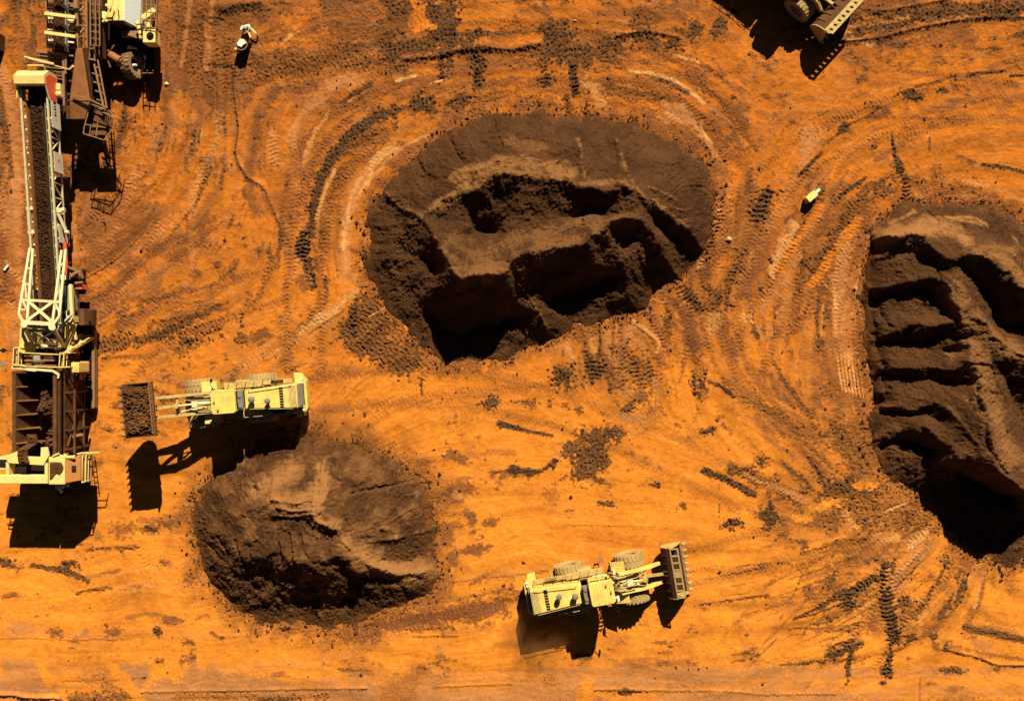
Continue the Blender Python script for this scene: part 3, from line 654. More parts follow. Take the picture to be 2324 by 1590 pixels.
for k_ in range(90):
    a_, b_ = rt.uniform(0, 2324), rt.uniform(0, 1590)
    i_ = int((G(a_, b_)[0] + 47) / GSTEP) + gox; j_ = int((G(a_, b_)[1] + 33.5) / GSTEP) + goy
    q_ = float(DK[j_, i_]); th_ = -math.degrees(float(TH[j_, i_]))
    blob(a_, b_, rt.uniform(4, 20), rt.uniform(2.5, 9), 'D' if rt.rand() < .45 + q_ * .4 else 'B', rt.uniform(.25, .7), th_, 1.0, tr=rt.choice([0, .03, .05]))
# ------------------------------------------------------------------ ore stockpiles: surveyed ridges, cuts and feet
def solve_pile(outline, lines, cell, pad=1.0):
    xs = [p[0] for p in outline]; ys = [p[1] for p in outline]
    x0, x1, y0, y1 = min(xs) - pad, max(xs) + pad, min(ys) - pad, max(ys) + pad
    prev = None
    for lev in (8, 4, 2, 1):
        c = cell * lev
        nx = int((x1 - x0) / c) + 1; ny = int((y1 - y0) / c) + 1
        X, Y = np.meshgrid(x0 + np.arange(nx) * c, y0 + np.arange(ny) * c)
        sd = poly_sd(X, Y, outline)
        fix = sd <= 0; val = np.zeros((ny, nx), np.float32)
        for ln in lines:
            for a, b in zip(ln[:-1], ln[1:]):
                n = max(2, int(math.hypot(b[0] - a[0], b[1] - a[1]) / (c * .5)) + 1)
                for t in np.linspace(0, 1, n):
                    i = int(round((a[0] + (b[0] - a[0]) * t - x0) / c)); j = int(round((a[1] + (b[1] - a[1]) * t - y0) / c))
                    if 0 <= i < nx and 0 <= j < ny:
                        fix[j, i] = True; val[j, i] = a[2] + (b[2] - a[2]) * t
        if prev is None: u = np.where(fix, val, 1.5).astype(np.float32)
        else:
            px, py, pu = prev
            fx = np.clip((X[0] - px[0]) / (px[1] - px[0]), 0, len(px) - 1.001); fy = np.clip((Y[:, 0] - py[0]) / (py[1] - py[0]), 0, len(py) - 1.001)
            ix = fx.astype(int); iy = fy.astype(int); tx = (fx - ix)[None, :]; ty = (fy - iy)[:, None]
            u = (pu[iy][:, ix] * (1 - ty) * (1 - tx) + pu[iy][:, ix + 1] * (1 - ty) * tx + pu[iy + 1][:, ix] * ty * (1 - tx) + pu[iy + 1][:, ix + 1] * ty * tx)
            u = np.where(fix, val, u).astype(np.float32)
        ring = [(2, 0), (2, 1), (1, 2), (0, 2), (-1, 2), (-2, 1), (-2, 0), (-2, -1), (-1, -2), (0, -2), (1, -2), (2, -1)]
        one = [(1, 0), (1, 1), (0, 1), (-1, 1), (-1, 0), (-1, -1), (0, -1), (1, -1)]
        for it in range(160 if lev > 1 else 60):
            st = ring if (it % 3 and lev > 1) else one
            mx = None
            for (dx, dy) in st:
                r = np.roll(np.roll(u, dy, 0), dx, 1)
                mx = r if mx is None else np.maximum(mx, r)
                mn = r if (dx, dy) == st[0] else np.minimum(mn, r)
            lap = (np.roll(u, 1, 0) + np.roll(u, -1, 0) + np.roll(u, 1, 1) + np.roll(u, -1, 1)) * .25
            un = .75 * .5 * (mx + mn) + .25 * lap
            u = np.where(fix, val, un).astype(np.float32)
        prev = (X[0], Y[:, 0], u)
    return X, Y, u, sd

def lines_world(frame, lines):
    """frame: (ox, oy, k) photo-survey offsets; each point (x, y, z)"""
    out = []
    for ln in lines:
        out.append([tuple(P(frame[0] + frame[2] * x, frame[1] + frame[2] * y, z)) for (x, y, z) in ln])
    return out

def build_pile(name, label, frame, outline, ridges, ribs, crest, seed, group, base_dust=0.0, foot=.4):
    ol = [tuple(p[:2]) for p in lines_world(frame, [[(x, y, 0) for x, y in outline]])[0]]
    olr = resample([*ol, ol[0]], .4)
    r = np.random.RandomState(seed)
    jit = np.cumsum(r.randn(len(olr))) ; jit = (jit - jit.mean()) / (jit.std() + 1e-6)
    k3 = np.convolve(np.r_[r.randn(len(olr)), 0, 0], np.ones(3) / 3, 'same')[:len(olr)]
    ol2 = [(p[0] + .30 * k3[i] + r.uniform(-.14, .14), p[1] + .30 * k3[-1 - i] + r.uniform(-.14, .14)) for i, p in enumerate(olr[:-1])]
    ls = lines_world(frame, ridges)
    cell = 0.14
    X, Y, u, sd = solve_pile(ol2, ls, cell)
    u = blur(u, 1.5)
    # refine
    f = 2
    ny, nx = X.shape
    xs = np.linspace(X[0, 0], X[0, -1], (nx - 1) * f + 1); ys = np.linspace(Y[0, 0], Y[-1, 0], (ny - 1) * f + 1)
    fx = np.arange(len(xs)) / f; fy = np.arange(len(ys)) / f
    ix = np.minimum(fx.astype(int), nx - 2); iy = np.minimum(fy.astype(int), ny - 2); tx = (fx - ix)[None, :]; ty = (fy - iy)[:, None]
    up = lambda a: (a[iy][:, ix] * (1 - ty) * (1 - tx) + a[iy][:, ix + 1] * (1 - ty) * tx + a[iy + 1][:, ix] * ty * (1 - tx) + a[iy + 1][:, ix + 1] * ty * tx).astype(np.float32)
    X2, Y2 = np.meshgrid(xs, ys); sd2 = poly_sd(X2, Y2, ol2)
    sh = X2.shape; st = cell / f
    wf = np.clip(sd2 / 2.0, 0, 1)
    wx = (.24 * fnoise(sh, 60, seed + 8, 2.8)) * wf; wy = (.24 * fnoise(sh, 60, seed + 10, 2.8)) * wf
    gx_ = np.clip((X2 + wx - X[0, 0]) / cell, 0, nx - 1.001); gy_ = np.clip((Y2 + wy - Y[0, 0]) / cell, 0, ny - 1.001)
    jx = gx_.astype(int); jy = gy_.astype(int); ax_ = gx_ - jx; ay_ = gy_ - jy
    Z = (u[jy, jx] * (1 - ay_) * (1 - ax_) + u[jy, jx + 1] * (1 - ay_) * ax_ + u[jy + 1, jx] * ay_ * (1 - ax_) + u[jy + 1, jx + 1] * ay_ * ax_).astype(np.float32)
    gy, gx = np.gradient(blur(Z, 5), st)
    gl = np.hypot(gx, gy) + 1e-4
    rill = lic(bnoise(sh, 4.5, seed + 1), (gx / gl).astype(np.float32), (gy / gl).astype(np.float32), 26)
    cont = lic(bnoise(sh, 4.0, seed + 2), (-gy / gl).astype(np.float32), (gx / gl).astype(np.float32), 30)
    n1 = fnoise(sh, 30, seed + 3); n2 = fnoise(sh, 10, seed + 4, 1.5); n3 = bnoise(sh, 2.4, seed + 5); n4 = bnoise(sh, 5.5, seed + 6)
    env = np.clip(sd2 / .8, 0, 1)
    top = sstep(.3, 1.0, Z / max(Z.max(), 1))
    Zs = Z + env * (.065 * n1 + .048 * rill * (1 - .3 * top) + .034 * cont * top + .014 * n2 + .026 * n3 + .021 * n4)
    # slumped lips near the crests
    Zs += env * top * .035 * np.sin(Z * 9 + n1 * 2.2) * sstep(-.3, .8, n1)
    dust = np.zeros(sh, np.float32)
    for (pts, amp, w, d) in ribs:
        pw = resample([tuple(p[:2]) for p in lines_world(frame, [pts])[0]], .25)
        dd = np.full(sh, 9., np.float32)
        for a, b in zip(pw[:-1], pw[1:]):
            L = math.hypot(*(b - a)) + 1e-6; q = (b - a) / L
            x = X2 - a[0]; y = Y2 - a[1]; t = np.clip(x * q[0] + y * q[1], 0, L)
            dd = np.minimum(dd, np.hypot(x - t * q[0], y - t * q[1]))
        dd = dd * (1 + .25 * n2)
        Zs += amp * np.exp(-(dd / w) ** 2) * env
        if d: dust = np.maximum(dust, d * np.exp(-(dd / (w * 1.1)) ** 2) * (.8 + .5 * n2 + .4 * n1))
    for (pts, w, d) in crest:
        pw = resample([tuple(p[:2]) for p in lines_world(frame, [pts])[0]], .25)
        dd = np.full(sh, 9., np.float32)
        for a, b in zip(pw[:-1], pw[1:]):
            L = math.hypot(*(b - a)) + 1e-6; q = (b - a) / L
            x = X2 - a[0]; y = Y2 - a[1]; t = np.clip(x * q[0] + y * q[1], 0, L)
            dd = np.minimum(dd, np.hypot(x - t * q[0], y - t * q[1]))
        dust = np.maximum(dust, d * sstep(1.0, 0.1, dd / w + .22 * n1 + .18 * cont))
    dust = np.clip(dust + .14 * sstep(.6, 1.6, cont) * top + base_dust * (.6 + .5 * n1), 0, 1)
    Zs = np.where(sd2 > 0, np.maximum(Zs, .03), -.12 + np.clip(sd2, -1, 0) * .3)
    keep = sd2 > -.2
    o = grid_mesh(name, X2, Y2, Zs.astype(np.float32), M['ore'], {'soil': (dust, foot * sstep(.55, -.1, sd2 + .3 * n1 + .25 * n2), sstep(-1.5, 1.5, n3), np.ones(sh, np.float32))}, keep)
    tag(o, label, 'stockpile', group)
    return ol2

# material of the piles: dark crushed ore, paler dust on the crests
def ore_material(name, dark=(0.043, 0.0178, 0.0060), mid=(0.104, 0.0435, 0.0145), tan=(0.29, 0.128, 0.039)):
    m, nt, b = mat_new(name)
    N, L = nt.nodes, nt.links
    at = N.new("ShaderNodeAttribute"); at.attribute_name = 'soil'
    sep = N.new("ShaderNodeSeparateColor"); L.new(at.outputs["Color"], sep.inputs[0])
    geo = N.new("ShaderNodeNewGeometry")
    n1 = N.new("ShaderNodeTexNoise"); n1.inputs["Scale"].default_value = 4.5; n1.inputs["Detail"].default_value = 8; n1.inputs["Roughness"].default_value = .7
    L.new(geo.outputs["Position"], n1.inputs["Vector"])
    n2 = N.new("ShaderNodeTexNoise"); n2.inputs["Scale"].default_value = 0.45; n2.inputs["Detail"].default_value = 5
    L.new(geo.outputs["Position"], n2.inputs["Vector"])
    add = N.new("ShaderNodeMath"); add.operation = 'ADD'; L.new(n1.outputs["Fac"], add.inputs[0]); L.new(n2.outputs["Fac"], add.inputs[1])
    rg = N.new("ShaderNodeMapRange"); rg.inputs[1].default_value = .75; rg.inputs[2].default_value = 1.3; L.new(add.outputs[0], rg.inputs[0])
    mx = N.new("ShaderNodeMixRGB"); mx.inputs[1].default_value = (*dark, 1); mx.inputs[2].default_value = (*mid, 1); L.new(rg.outputs[0], mx.inputs[0])
    # dust
    dm = N.new("ShaderNodeMath"); dm.operation = 'MULTIPLY_ADD'; dm.inputs[1].default_value = .9; dm.inputs[2].default_value = -.45; L.new(n1.outputs["Fac"], dm.inputs[0])
    da = N.new("ShaderNodeMath"); da.operation = 'ADD'; da.use_clamp = True; L.new(sep.outputs[0], da.inputs[0]); L.new(dm.outputs[0], da.inputs[1])
    dmul = N.new("ShaderNodeMath"); dmul.operation = 'MULTIPLY'; L.new(da.outputs[0], dmul.inputs[0])
    dcl = N.new("ShaderNodeMapRange"); dcl.inputs[1].default_value = 0.02; dcl.inputs[2].default_value = 0.35; L.new(sep.outputs[0], dcl.inputs[0]); L.new(dcl.outputs[0], dmul.inputs[1])
    mt = N.new("ShaderNodeMixRGB"); mt.inputs[2].default_value = (*tan, 1); L.new(dmul.outputs[0], mt.inputs[0]); L.new(mx.outputs[0], mt.inputs[1])
    ft = N.new("ShaderNodeMapRange"); ft.inputs[4].default_value = .75; L.new(sep.outputs[1], ft.inputs[0])
    fm = N.new("ShaderNodeMath"); fm.operation = 'MULTIPLY'; L.new(ft.outputs[0], fm.inputs[0])
    fr = N.new("ShaderNodeMapRange"); fr.inputs[1].default_value = .38; fr.inputs[2].default_value = .58; L.new(n1.outputs["Fac"], fr.inputs[0]); L.new(fr.outputs[0], fm.inputs[1])
    fx = N.new("ShaderNodeMixRGB"); fx.inputs[2].default_value = (0.27, 0.088, 0.013, 1); L.new(fm.outputs[0], fx.inputs[0]); L.new(mt.outputs[0], fx.inputs[1])
    L.new(fx.outputs[0], b.inputs["Base Color"])
    b.inputs["Roughness"].default_value = .95; b.inputs["Specular IOR Level"].default_value = .08
    n3 = N.new("ShaderNodeTexNoise"); n3.inputs["Scale"].default_value = 13.0; n3.inputs["Detail"].default_value = 6; n3.inputs["Roughness"].default_value = .75
    L.new(geo.outputs["Position"], n3.inputs["Vector"])
    bp = N.new("ShaderNodeBump"); bp.inputs["Strength"].default_value = .95; bp.inputs["Distance"].default_value = .13
    L.new(n3.outputs["Fac"], bp.inputs["Height"]); L.new(bp.outputs[0], b.inputs["Normal"])
    return m
M['ore'] = ore_material("crushed_ore_dirt")
M['dirt'] = ore_material("brown_dirt_load", (0.085, 0.036, 0.0135), (0.165, 0.072, 0.0255))
M['ore_plain'] = ore_material("loose_ore_load", (0.05, 0.021, 0.008), (0.11, 0.048, 0.018))

FA = (786.8, 230.0, .4035)
O1 = [(110,860),(125,660),(200,520),(330,370),(450,240),(620,130),(800,80),(1000,65),(1200,70),(1380,85),(1600,130),(1800,200),(1950,320),(2040,450),(2062,600),(2050,720),(2010,850),(1890,960),(1800,1060),(1680,1140),(1560,1180),(1400,1240),(1150,1340),(980,1410),(880,1450),(720,1470),(600,1475),(520,1440),(460,1400),(350,1290),(250,1180),(180,1080),(110,960)]
R1 = [[(220,515,.8),(300,590,2.0),(400,640,3.0),(470,720,3.7),(520,850,4.7),(600,950,5.5),(670,1022,6.1),(740,985,5.9),(850,972,6.0),(905,950,5.9),(960,900,5.8),(1060,860,5.6),(1150,830,5.5),(1290,785,5.4),(1400,770,5.3),(1500,690,5.4),(1580,655,5.4),(1650,650,5.3)],
 [(400,640,3.0),(450,625,3.3),(560,560,3.7),(700,482,4.2),(800,430,4.5),(900,396,4.6),(1000,410,4.6),(1150,425,4.6),(1300,470,4.55),(1420,460,4.6),(1550,455,4.8),(1640,520,4.8),(1750,590,4.4),(1850,650,3.6),(1950,760,2.2),(2005,835,.8)],
 [(1650,650,5.1),(1720,740,4.1),(1780,860,2.6),(1840,935,1.2)],
 [(940,950,4.9),(1000,1060,3.1),(1060,1150,2.35),(1130,1280,.9)],
 [(1480,700,4.8),(1520,850,4.0),(1560,960,3.0),(1620,1060,1.7),(1675,1130,.4)],
 [(480,665,3.2),(600,705,3.25),(690,722,3.0),(745,742,1.2),(830,735,1.2),(890,700,3.0),(1000,645,3.45),(1150,625,3.45),(1240,597,2.8),(1330,602,2.2),(1420,606,2.6),(1470,602,3.5),(1600,612,4.4)],
 [(700,840,3.6),(900,770,3.6),(1100,735,3.7),(1300,690,3.9),(1450,655,4.2)],
 [(460,1200,.5),(560,1290,.2),(680,1315,.15),(800,1280,.2),(900,1230,.4),(970,1230,.8)],
 [(1180,1130,.7),(1260,1110,.45),(1340,1085,.4),(1430,1050,.45),(1500,1010,.9)],
 [(1650,890,2.2),(1700,950,1.6)],
 [(1740,700,2.9),(1830,760,1.8),(1900,840,.9)],
 [(300,860,1.5),(420,885,2.0),(480,975,1.9)],[(400,1100,1.2),(420,1250,.5)],[(250,960,1.0),(330,1060,.9)],
 [(420,960,2.1),(440,1060,1.4)]]
B1 = [([(1295,230,1),(1312,300,2),(1322,380,3),(1345,430,4),(1400,465,4.6)],.24,.26,.36),([(1515,230,1),(1535,300,2),(1570,400,3),(1600,450,4.2),(1650,520,4.8)],.24,.26,.36),([(825,90,.3),(845,180,1),(880,260,2)],-.20,.10,0),([(570,180,.5),(610,280,1.5),(640,330,2)],-.30,.13,0),([(395,320,.5),(430,400,1)],-.25,.12,0),([(1120,80,.3),(1130,160,1)],-.1,.1,0),
 ([(215,515,.8),(300,595,2),(400,640,3),(470,720,3.7),(520,850,4.5)],.18,.2,.35),([(1100,800,4.6),(1250,720,4.6),(1370,680,4.6)],-.18,.10,0),([(1700,480,4.4),(1790,520,3.6),(1850,560,3)],.12,.14,.3),([(1760,560,4),(1900,620,2.4),(2000,520,1.2)],.10,.14,.25),([(900,200,1),(960,230,1.6)],.12,.2,.3),([(860,330,3.4),(1000,300,3.4),(1110,260,3.0)],.18,.25,.4),([(1050,380,4.2),(1180,330,3.8),(1260,350,4)],.2,.2,.45),([(640,400,3),(760,380,3.6),(880,320,3.4)],.16,.2,.35),
 ([(1000,1060,3.7),(1060,1150,2.6),(1130,1280,.9),(1150,1340,.3)],.12,.13,.3),([(130,700,.6),(280,690,1.6),(380,690,2.6)],.12,.2,.1),([(1120,830,5),(1300,740,4.9)],-.2,.09,0)]
C1 = [([(400,640,3),(560,560,3.7),(700,480,4.2),(900,395,4.7),(1150,425,4.7),(1300,465,4.6),(1550,455,4.8),(1660,530,4.7),(1780,610,4.2),(1900,690,2.8)],.55,.5),([(900,230,1.5),(1050,265,2.2),(1100,265,2.4)],.9,.32),([(640,420,3.4),(800,370,3.8),(900,340,4),(1100,360,4.4),(1250,400,4.4)],1.0,.6),([(470,610,3.2),(560,545,3.7),(680,470,4.2)],.5,.7),([(1560,470,4.6),(1680,540,4.6),(1800,600,4.2)],.5,.6),
 ([(560,850,4),(700,960,5.4),(900,930,5.4),(1150,800,5),(1400,740,4.9),(1550,640,5)],1.2,.34),([(600,800,4),(750,860,4),(900,800,4),(1200,710,4.2),(1400,670,4.4)],1.4,.32),([(560,880,4.6),(640,980,5.6),(760,950,5.6),(900,920,5.6)],.9,.42)]
FB = (399.4, 956.2, .3121)
O2 = [(150,560),(220,440),(330,380),(450,270),(600,200),(700,165),(850,140),(930,70),(1040,70),(1120,140),(1250,160),(1400,190),(1500,225),(1600,285),(1690,360),(1750,430),(1830,520),(1885,620),(1895,720),(1880,800),(1870,900),(1895,1000),(1912,1070),(1870,1180),(1750,1280),(1510,1400),(1310,1470),(1100,1500),(900,1485),(750,1468),(600,1445),(450,1365),(330,1230),(220,1110),(170,950),(140,750)]
R2 = [[(300,790,1.5),(400,740,2.3),(480,700,2.8),(600,640,3.4),(740,600,3.7),(900,600,3.9),(1020,600,4.0),(1080,680,4.1),(1170,790,4.1),(1230,880,4.0),(1330,960,3.6),(1430,1020,3.2),(1540,1080,2.6),(1650,1105,2.0),(1780,1100,1.2),(1880,1070,.4)],
 [(400,960,2.7),(500,970,3.5),(600,1000,4.0),(700,1005,4.2),(780,995,4.3),(900,1000,4.4),(1000,985,4.5),(1100,1000,4.5),(1230,1010,4.3),(1340,1095,3.5)],
 [(450,1150,1.6),(560,1175,1.9),(700,1185,2.0),(900,1190,2.1),(1100,1195,2.1),(1250,1190,2.0),(1370,1190,1.5)],[(430,1260,.8),(560,1300,.7),(700,1320,.7),(900,1330,.7),(1100,1335,.7),(1300,1310,.7)],
 [(700,760,3.4),(850,790,3.5),(1000,820,3.6),(1120,830,3.7)],
 [(1250,520,2.2),(1450,480,1.5),(1740,430,.3)],[(1300,600,2.6),(1450,620,1.9)],
 [(1390,870,2.9),(1550,860,2.2),(1700,810,1.3),(1880,760,.3)],[(1500,980,1.9),(1620,1030,1.4),(1760,1000,.9)],
 [(350,1150,1.0),(400,1050,1.8)]]
B2 = [([(720,360,1.4),(720,470,2.4),(700,560,3.2)],.2,.16,.55),([(1080,290,1),(1060,420,2.2),(1050,520,3.2)],.2,.18,.5),([(1120,150,.3),(1060,280,1)],-.15,.12,0),([(1280,520,2.2),(1500,480,1.4),(1750,425,.3)],-.28,.12,0),([(1390,870,2.9),(1600,850,2),(1880,760,.3)],.14,.14,.4),([(1230,880,4),(1400,1030,3.3),(1600,1110,2.2),(1880,1065,.4)],.2,.22,.4),
 ([(690,740,3.5),(800,700,3.6),(940,720,3.7)],-.20,.34,0),([(960,760,3.8),(1050,810,3.8),(1150,830,3.8)],-.26,.28,0),([(750,560,3.4),(860,590,3.6),(1000,560,3.8)],.16,.1,.3),([(730,620,3.6),(850,650,3.8),(960,640,3.9)],.2,.1,.35),([(700,680,3.6),(850,690,3.7),(1000,670,3.9)],.2,.1,.3),([(750,880,3.7),(770,1000,3.6),(770,1040,3.2)],-.4,.09,0),([(820,820,3.7),(850,1000,3.7),(870,1040,3.3)],-.4,.09,0),([(900,830,3.7),(920,920,3.8),(970,980,3.8)],-.3,.09,0),
 ([(230,900,1),(330,1000,1.4)],-.28,.1,0),([(440,860,2.6),(480,980,2.7),(500,1040,2.4)],-.3,.1,0),([(310,850,1.6),(380,960,2)],-.25,.1,0),([(540,900,3),(560,1050,2.8)],-.3,.09,0),([(570,480,2),(590,500,2.2)],-.4,.14,0),([(1000,650,4),(1020,720,4),(1120,760,4)],.25,.22,.7),([(1500,770,2.4),(1590,800,2),(1610,850,1.8)],.2,.2,.4)]
C2 = [([(560,500,2.4),(700,440,2.4),(850,350,1.6)],1.3,.75),([(700,560,3.2),(850,600,3.8),(1000,560,3.8)],1.2,.85),([(1060,330,1.6),(1060,450,2.4),(1040,560,3.4)],.7,1.1),([(1050,420,2.2),(1180,460,2.4)],.5,.5),([(1000,620,4),(1040,720,4),(1130,750,4)],.9,1.0),([(600,640,3.4),(740,600,3.7),(1020,600,4)],1.1,.28),([(440,680,2.6),(560,740,3)],.7,.3),([(1240,880,4),(1400,1000,3.3),(1560,1080,2.5),(1750,1100,1.3),(1880,1070,.4)],1.2,.85),([(1300,780,3),(1580,810,2)],.9,.25),([(1000,300,1),(1300,300,1),(1450,400,1)],1.8,.16)]
FC = (1900.3, 387.3, .5787)
O3 = [(95,560),(100,430),(120,300),(160,220),(210,165),(300,130),(450,118),(600,140),(732,205),(850,300),(930,450),(980,700),(990,1000),(960,1250),(860,1430),(732,1500),(680,1545),(630,1545),(590,1520),(500,1450),(440,1400),(380,1320),(300,1255),(200,1195),(135,1090),(122,990),(150,930),(150,880),(130,790),(112,690)]
R3 = [[(150,262,1.6),(200,258,2.4),(250,268,2.9),(320,262,3.3),(400,300,3.7),(470,335,4.1),(540,345,4.3),(620,370,4.6),(700,425,4.8),(760,470,4.9),(850,560,4.9),(900,700,4.6)],
 [(400,440,3.4),(440,462,3.8),(480,520,4.1),(490,600,4.2),(505,690,4.4),(520,750,4.5),(550,850,4.7),(580,950,5.0),(595,1050,5.5),(640,1150,5.8),(700,1200,5.9),(770,1250,5.7),(850,1270,5.2)],
 [(470,455,4.0),(530,540,4.2),(600,640,4.3),(680,710,4.4),(740,760,4.4),(800,820,4.3)],
 [(500,370,2.8),(560,450,2.4),(620,530,1.8),(660,600,1.2),(720,600,1.2),(780,580,1.6)],
 [(640,800,3.2),(680,880,2.4),(720,960,2.4),(760,1040,2.8)],
 [(140,458,1.2),(200,452,2.0),(290,435,2.7),(370,445,3.2),(400,440,3.4)],[(150,500,.6),(290,490,1.3),(400,520,2.0),(455,545,2.9)],
 [(190,632,1.4),(270,605,2.4),(350,600,2.9),(450,600,3.6)],[(185,662,.6),(300,660,1.1),(400,655,1.7),(470,662,2.8)],
 [(185,780,1.4),(300,765,2.3),(400,768,2.8),(500,758,3.9)],[(195,806,.8),(300,806,1.3),(420,825,1.7),(505,840,2.8)],
 [(140,920,.7),(220,925,1.8),(330,914,2.4),(410,920,3.0),(460,985,3.8),(515,1065,4.6),(575,1110,5.3)],[(150,942,.4),(250,950,1.3),(340,938,1.7),(400,975,2.1)],
 [(150,1052,.5),(230,1020,1.6),(290,990,2.5),(340,1000,2.9),(400,1052,3.4),(440,1095,3.9),(500,1120,4.4)],[(180,1075,.3),(290,1065,.6),(380,1100,.9)],
 [(200,1188,.2),(270,1150,.9),(340,1118,1.6)],
 [(370,1240,.3),(420,1330,.15),(500,1400,.15),(600,1440,.15),(700,1400,.2),(760,1340,.5)],
 [(450,1160,1.6),(520,1200,.8),(580,1230,.6),(660,1280,.3)],
 [(160,340,1.3),(300,340,2.2),(420,390,3.0)],[(170,560,1.0),(300,560,1.7),(420,565,2.4)],[(190,720,1.0),(300,710,1.6),(430,710,2.3)],[(170,870,.9),(300,860,1.7),(430,870,2.4)]]
B3 = [([(135,300,.8),(130,450,.8),(145,600,.7),(170,760,.7),(190,880,.8)],-.25,.16,0),([(150,500,.8),(190,590,1.2),(210,610,1.4)],-.25,.12,0),([(170,650,.8),(175,720,.8),(185,800,.9)],-.2,.12,0),([(520,790,4),(540,830,4),(545,900,4),(555,940,4)],-.5,.16,0),([(570,960,4.4),(575,1060,4.6),(600,1120,4.6),(650,1190,4.6)],-.35,.16,0),([(460,590,3.4),(510,660,4),(505,720,4)],-.3,.12,0),([(420,920,3),(480,1000,3.4),(530,1080,3.4)],.2,.14,.2),([(440,190,1.4),(520,185,1.6),(590,210,2)],.2,.2,.9),([(700,260,2),(732,310,2.6)],.1,.2,.3),([(560,300,3.4),(680,310,3.6),(760,360,4)],.2,.2,.5),([(610,650,4.2),(680,690,4.3),(740,730,4.3)],.2,.14,.4),([(340,150,.5),(400,210,1.2)],-.15,.12,0),([(640,700,4),(740,740,4)],-.25,.1,0),([(390,360,3),(400,440,3.2)],-.25,.1,0),([(530,760,4.2),(610,770,4),(640,850,4)],-.2,.1,0)]
C3 = [([(200,250,2),(330,225,2.4),(450,230,2.8),(500,260,3)],1.3,.9),([(430,185,1.4),(590,210,2)],.35,.9),([(540,330,4),(650,340,4.2),(740,430,4.6),(800,520,4.6)],1.2,.5),([(560,310,3.4),(720,300,3.4)],.7,.4),([(450,460,3.9),(500,540,4.1),(600,640,4.2),(720,720,4.2)],1.3,.45),([(530,720,4.4),(570,800,4.5),(620,900,4.6),(645,1010,4.8),(680,1120,5)],1.9,.5),([(700,1080,5),(760,1160,5)],1.4,.35),([(210,205,1),(300,160,.6)],.35,.7)]
GP = "dark ore stockpiles on the orange dirt"
PO = []
PO.append(build_pile("ore_stockpile", "largest dark ore stockpile at the centre, two-crested and deeply cut on its lower side", FA, O1, R1, B1, C1, 100, GP))
PO.append(build_pile("ore_stockpile", "rounded brown ore stockpile just below the loader with a full bucket", FB, O2, R2, B2, C2, 200, GP, .24, .75))
PO.append(build_pile("ore_stockpile", "long ore stockpile cut off by the right edge, stepped bench cuts along its left flank", FC, O3, R3, B3, C3, 300, GP, .10, .6))

# ---- spilled ore around the feet of the piles
for k, ol in enumerate(PO):
    xs = [p[0] for p in ol]; ys = [p[1] for p in ol]
    sl = win(min(xs) - 3, max(xs) + 3, min(ys) - 3, max(ys) + 3)
    d = poly_sd(XX[sl], YY[sl], ol)
    reach = (.55, 1.2, .8)[k]
    m = sstep(-reach, .1, d + (.30 * N2[sl] + .22 * N4[sl] + .20 * N1[sl]))
    put('D', .8 * m, sl)
    m = sstep(-reach * 2.6, -.2, d + .5 * N1[sl] + .25 * N2[sl])
    put('B', .5 * m * (1 - sstep(-.1, .1, d)), sl)

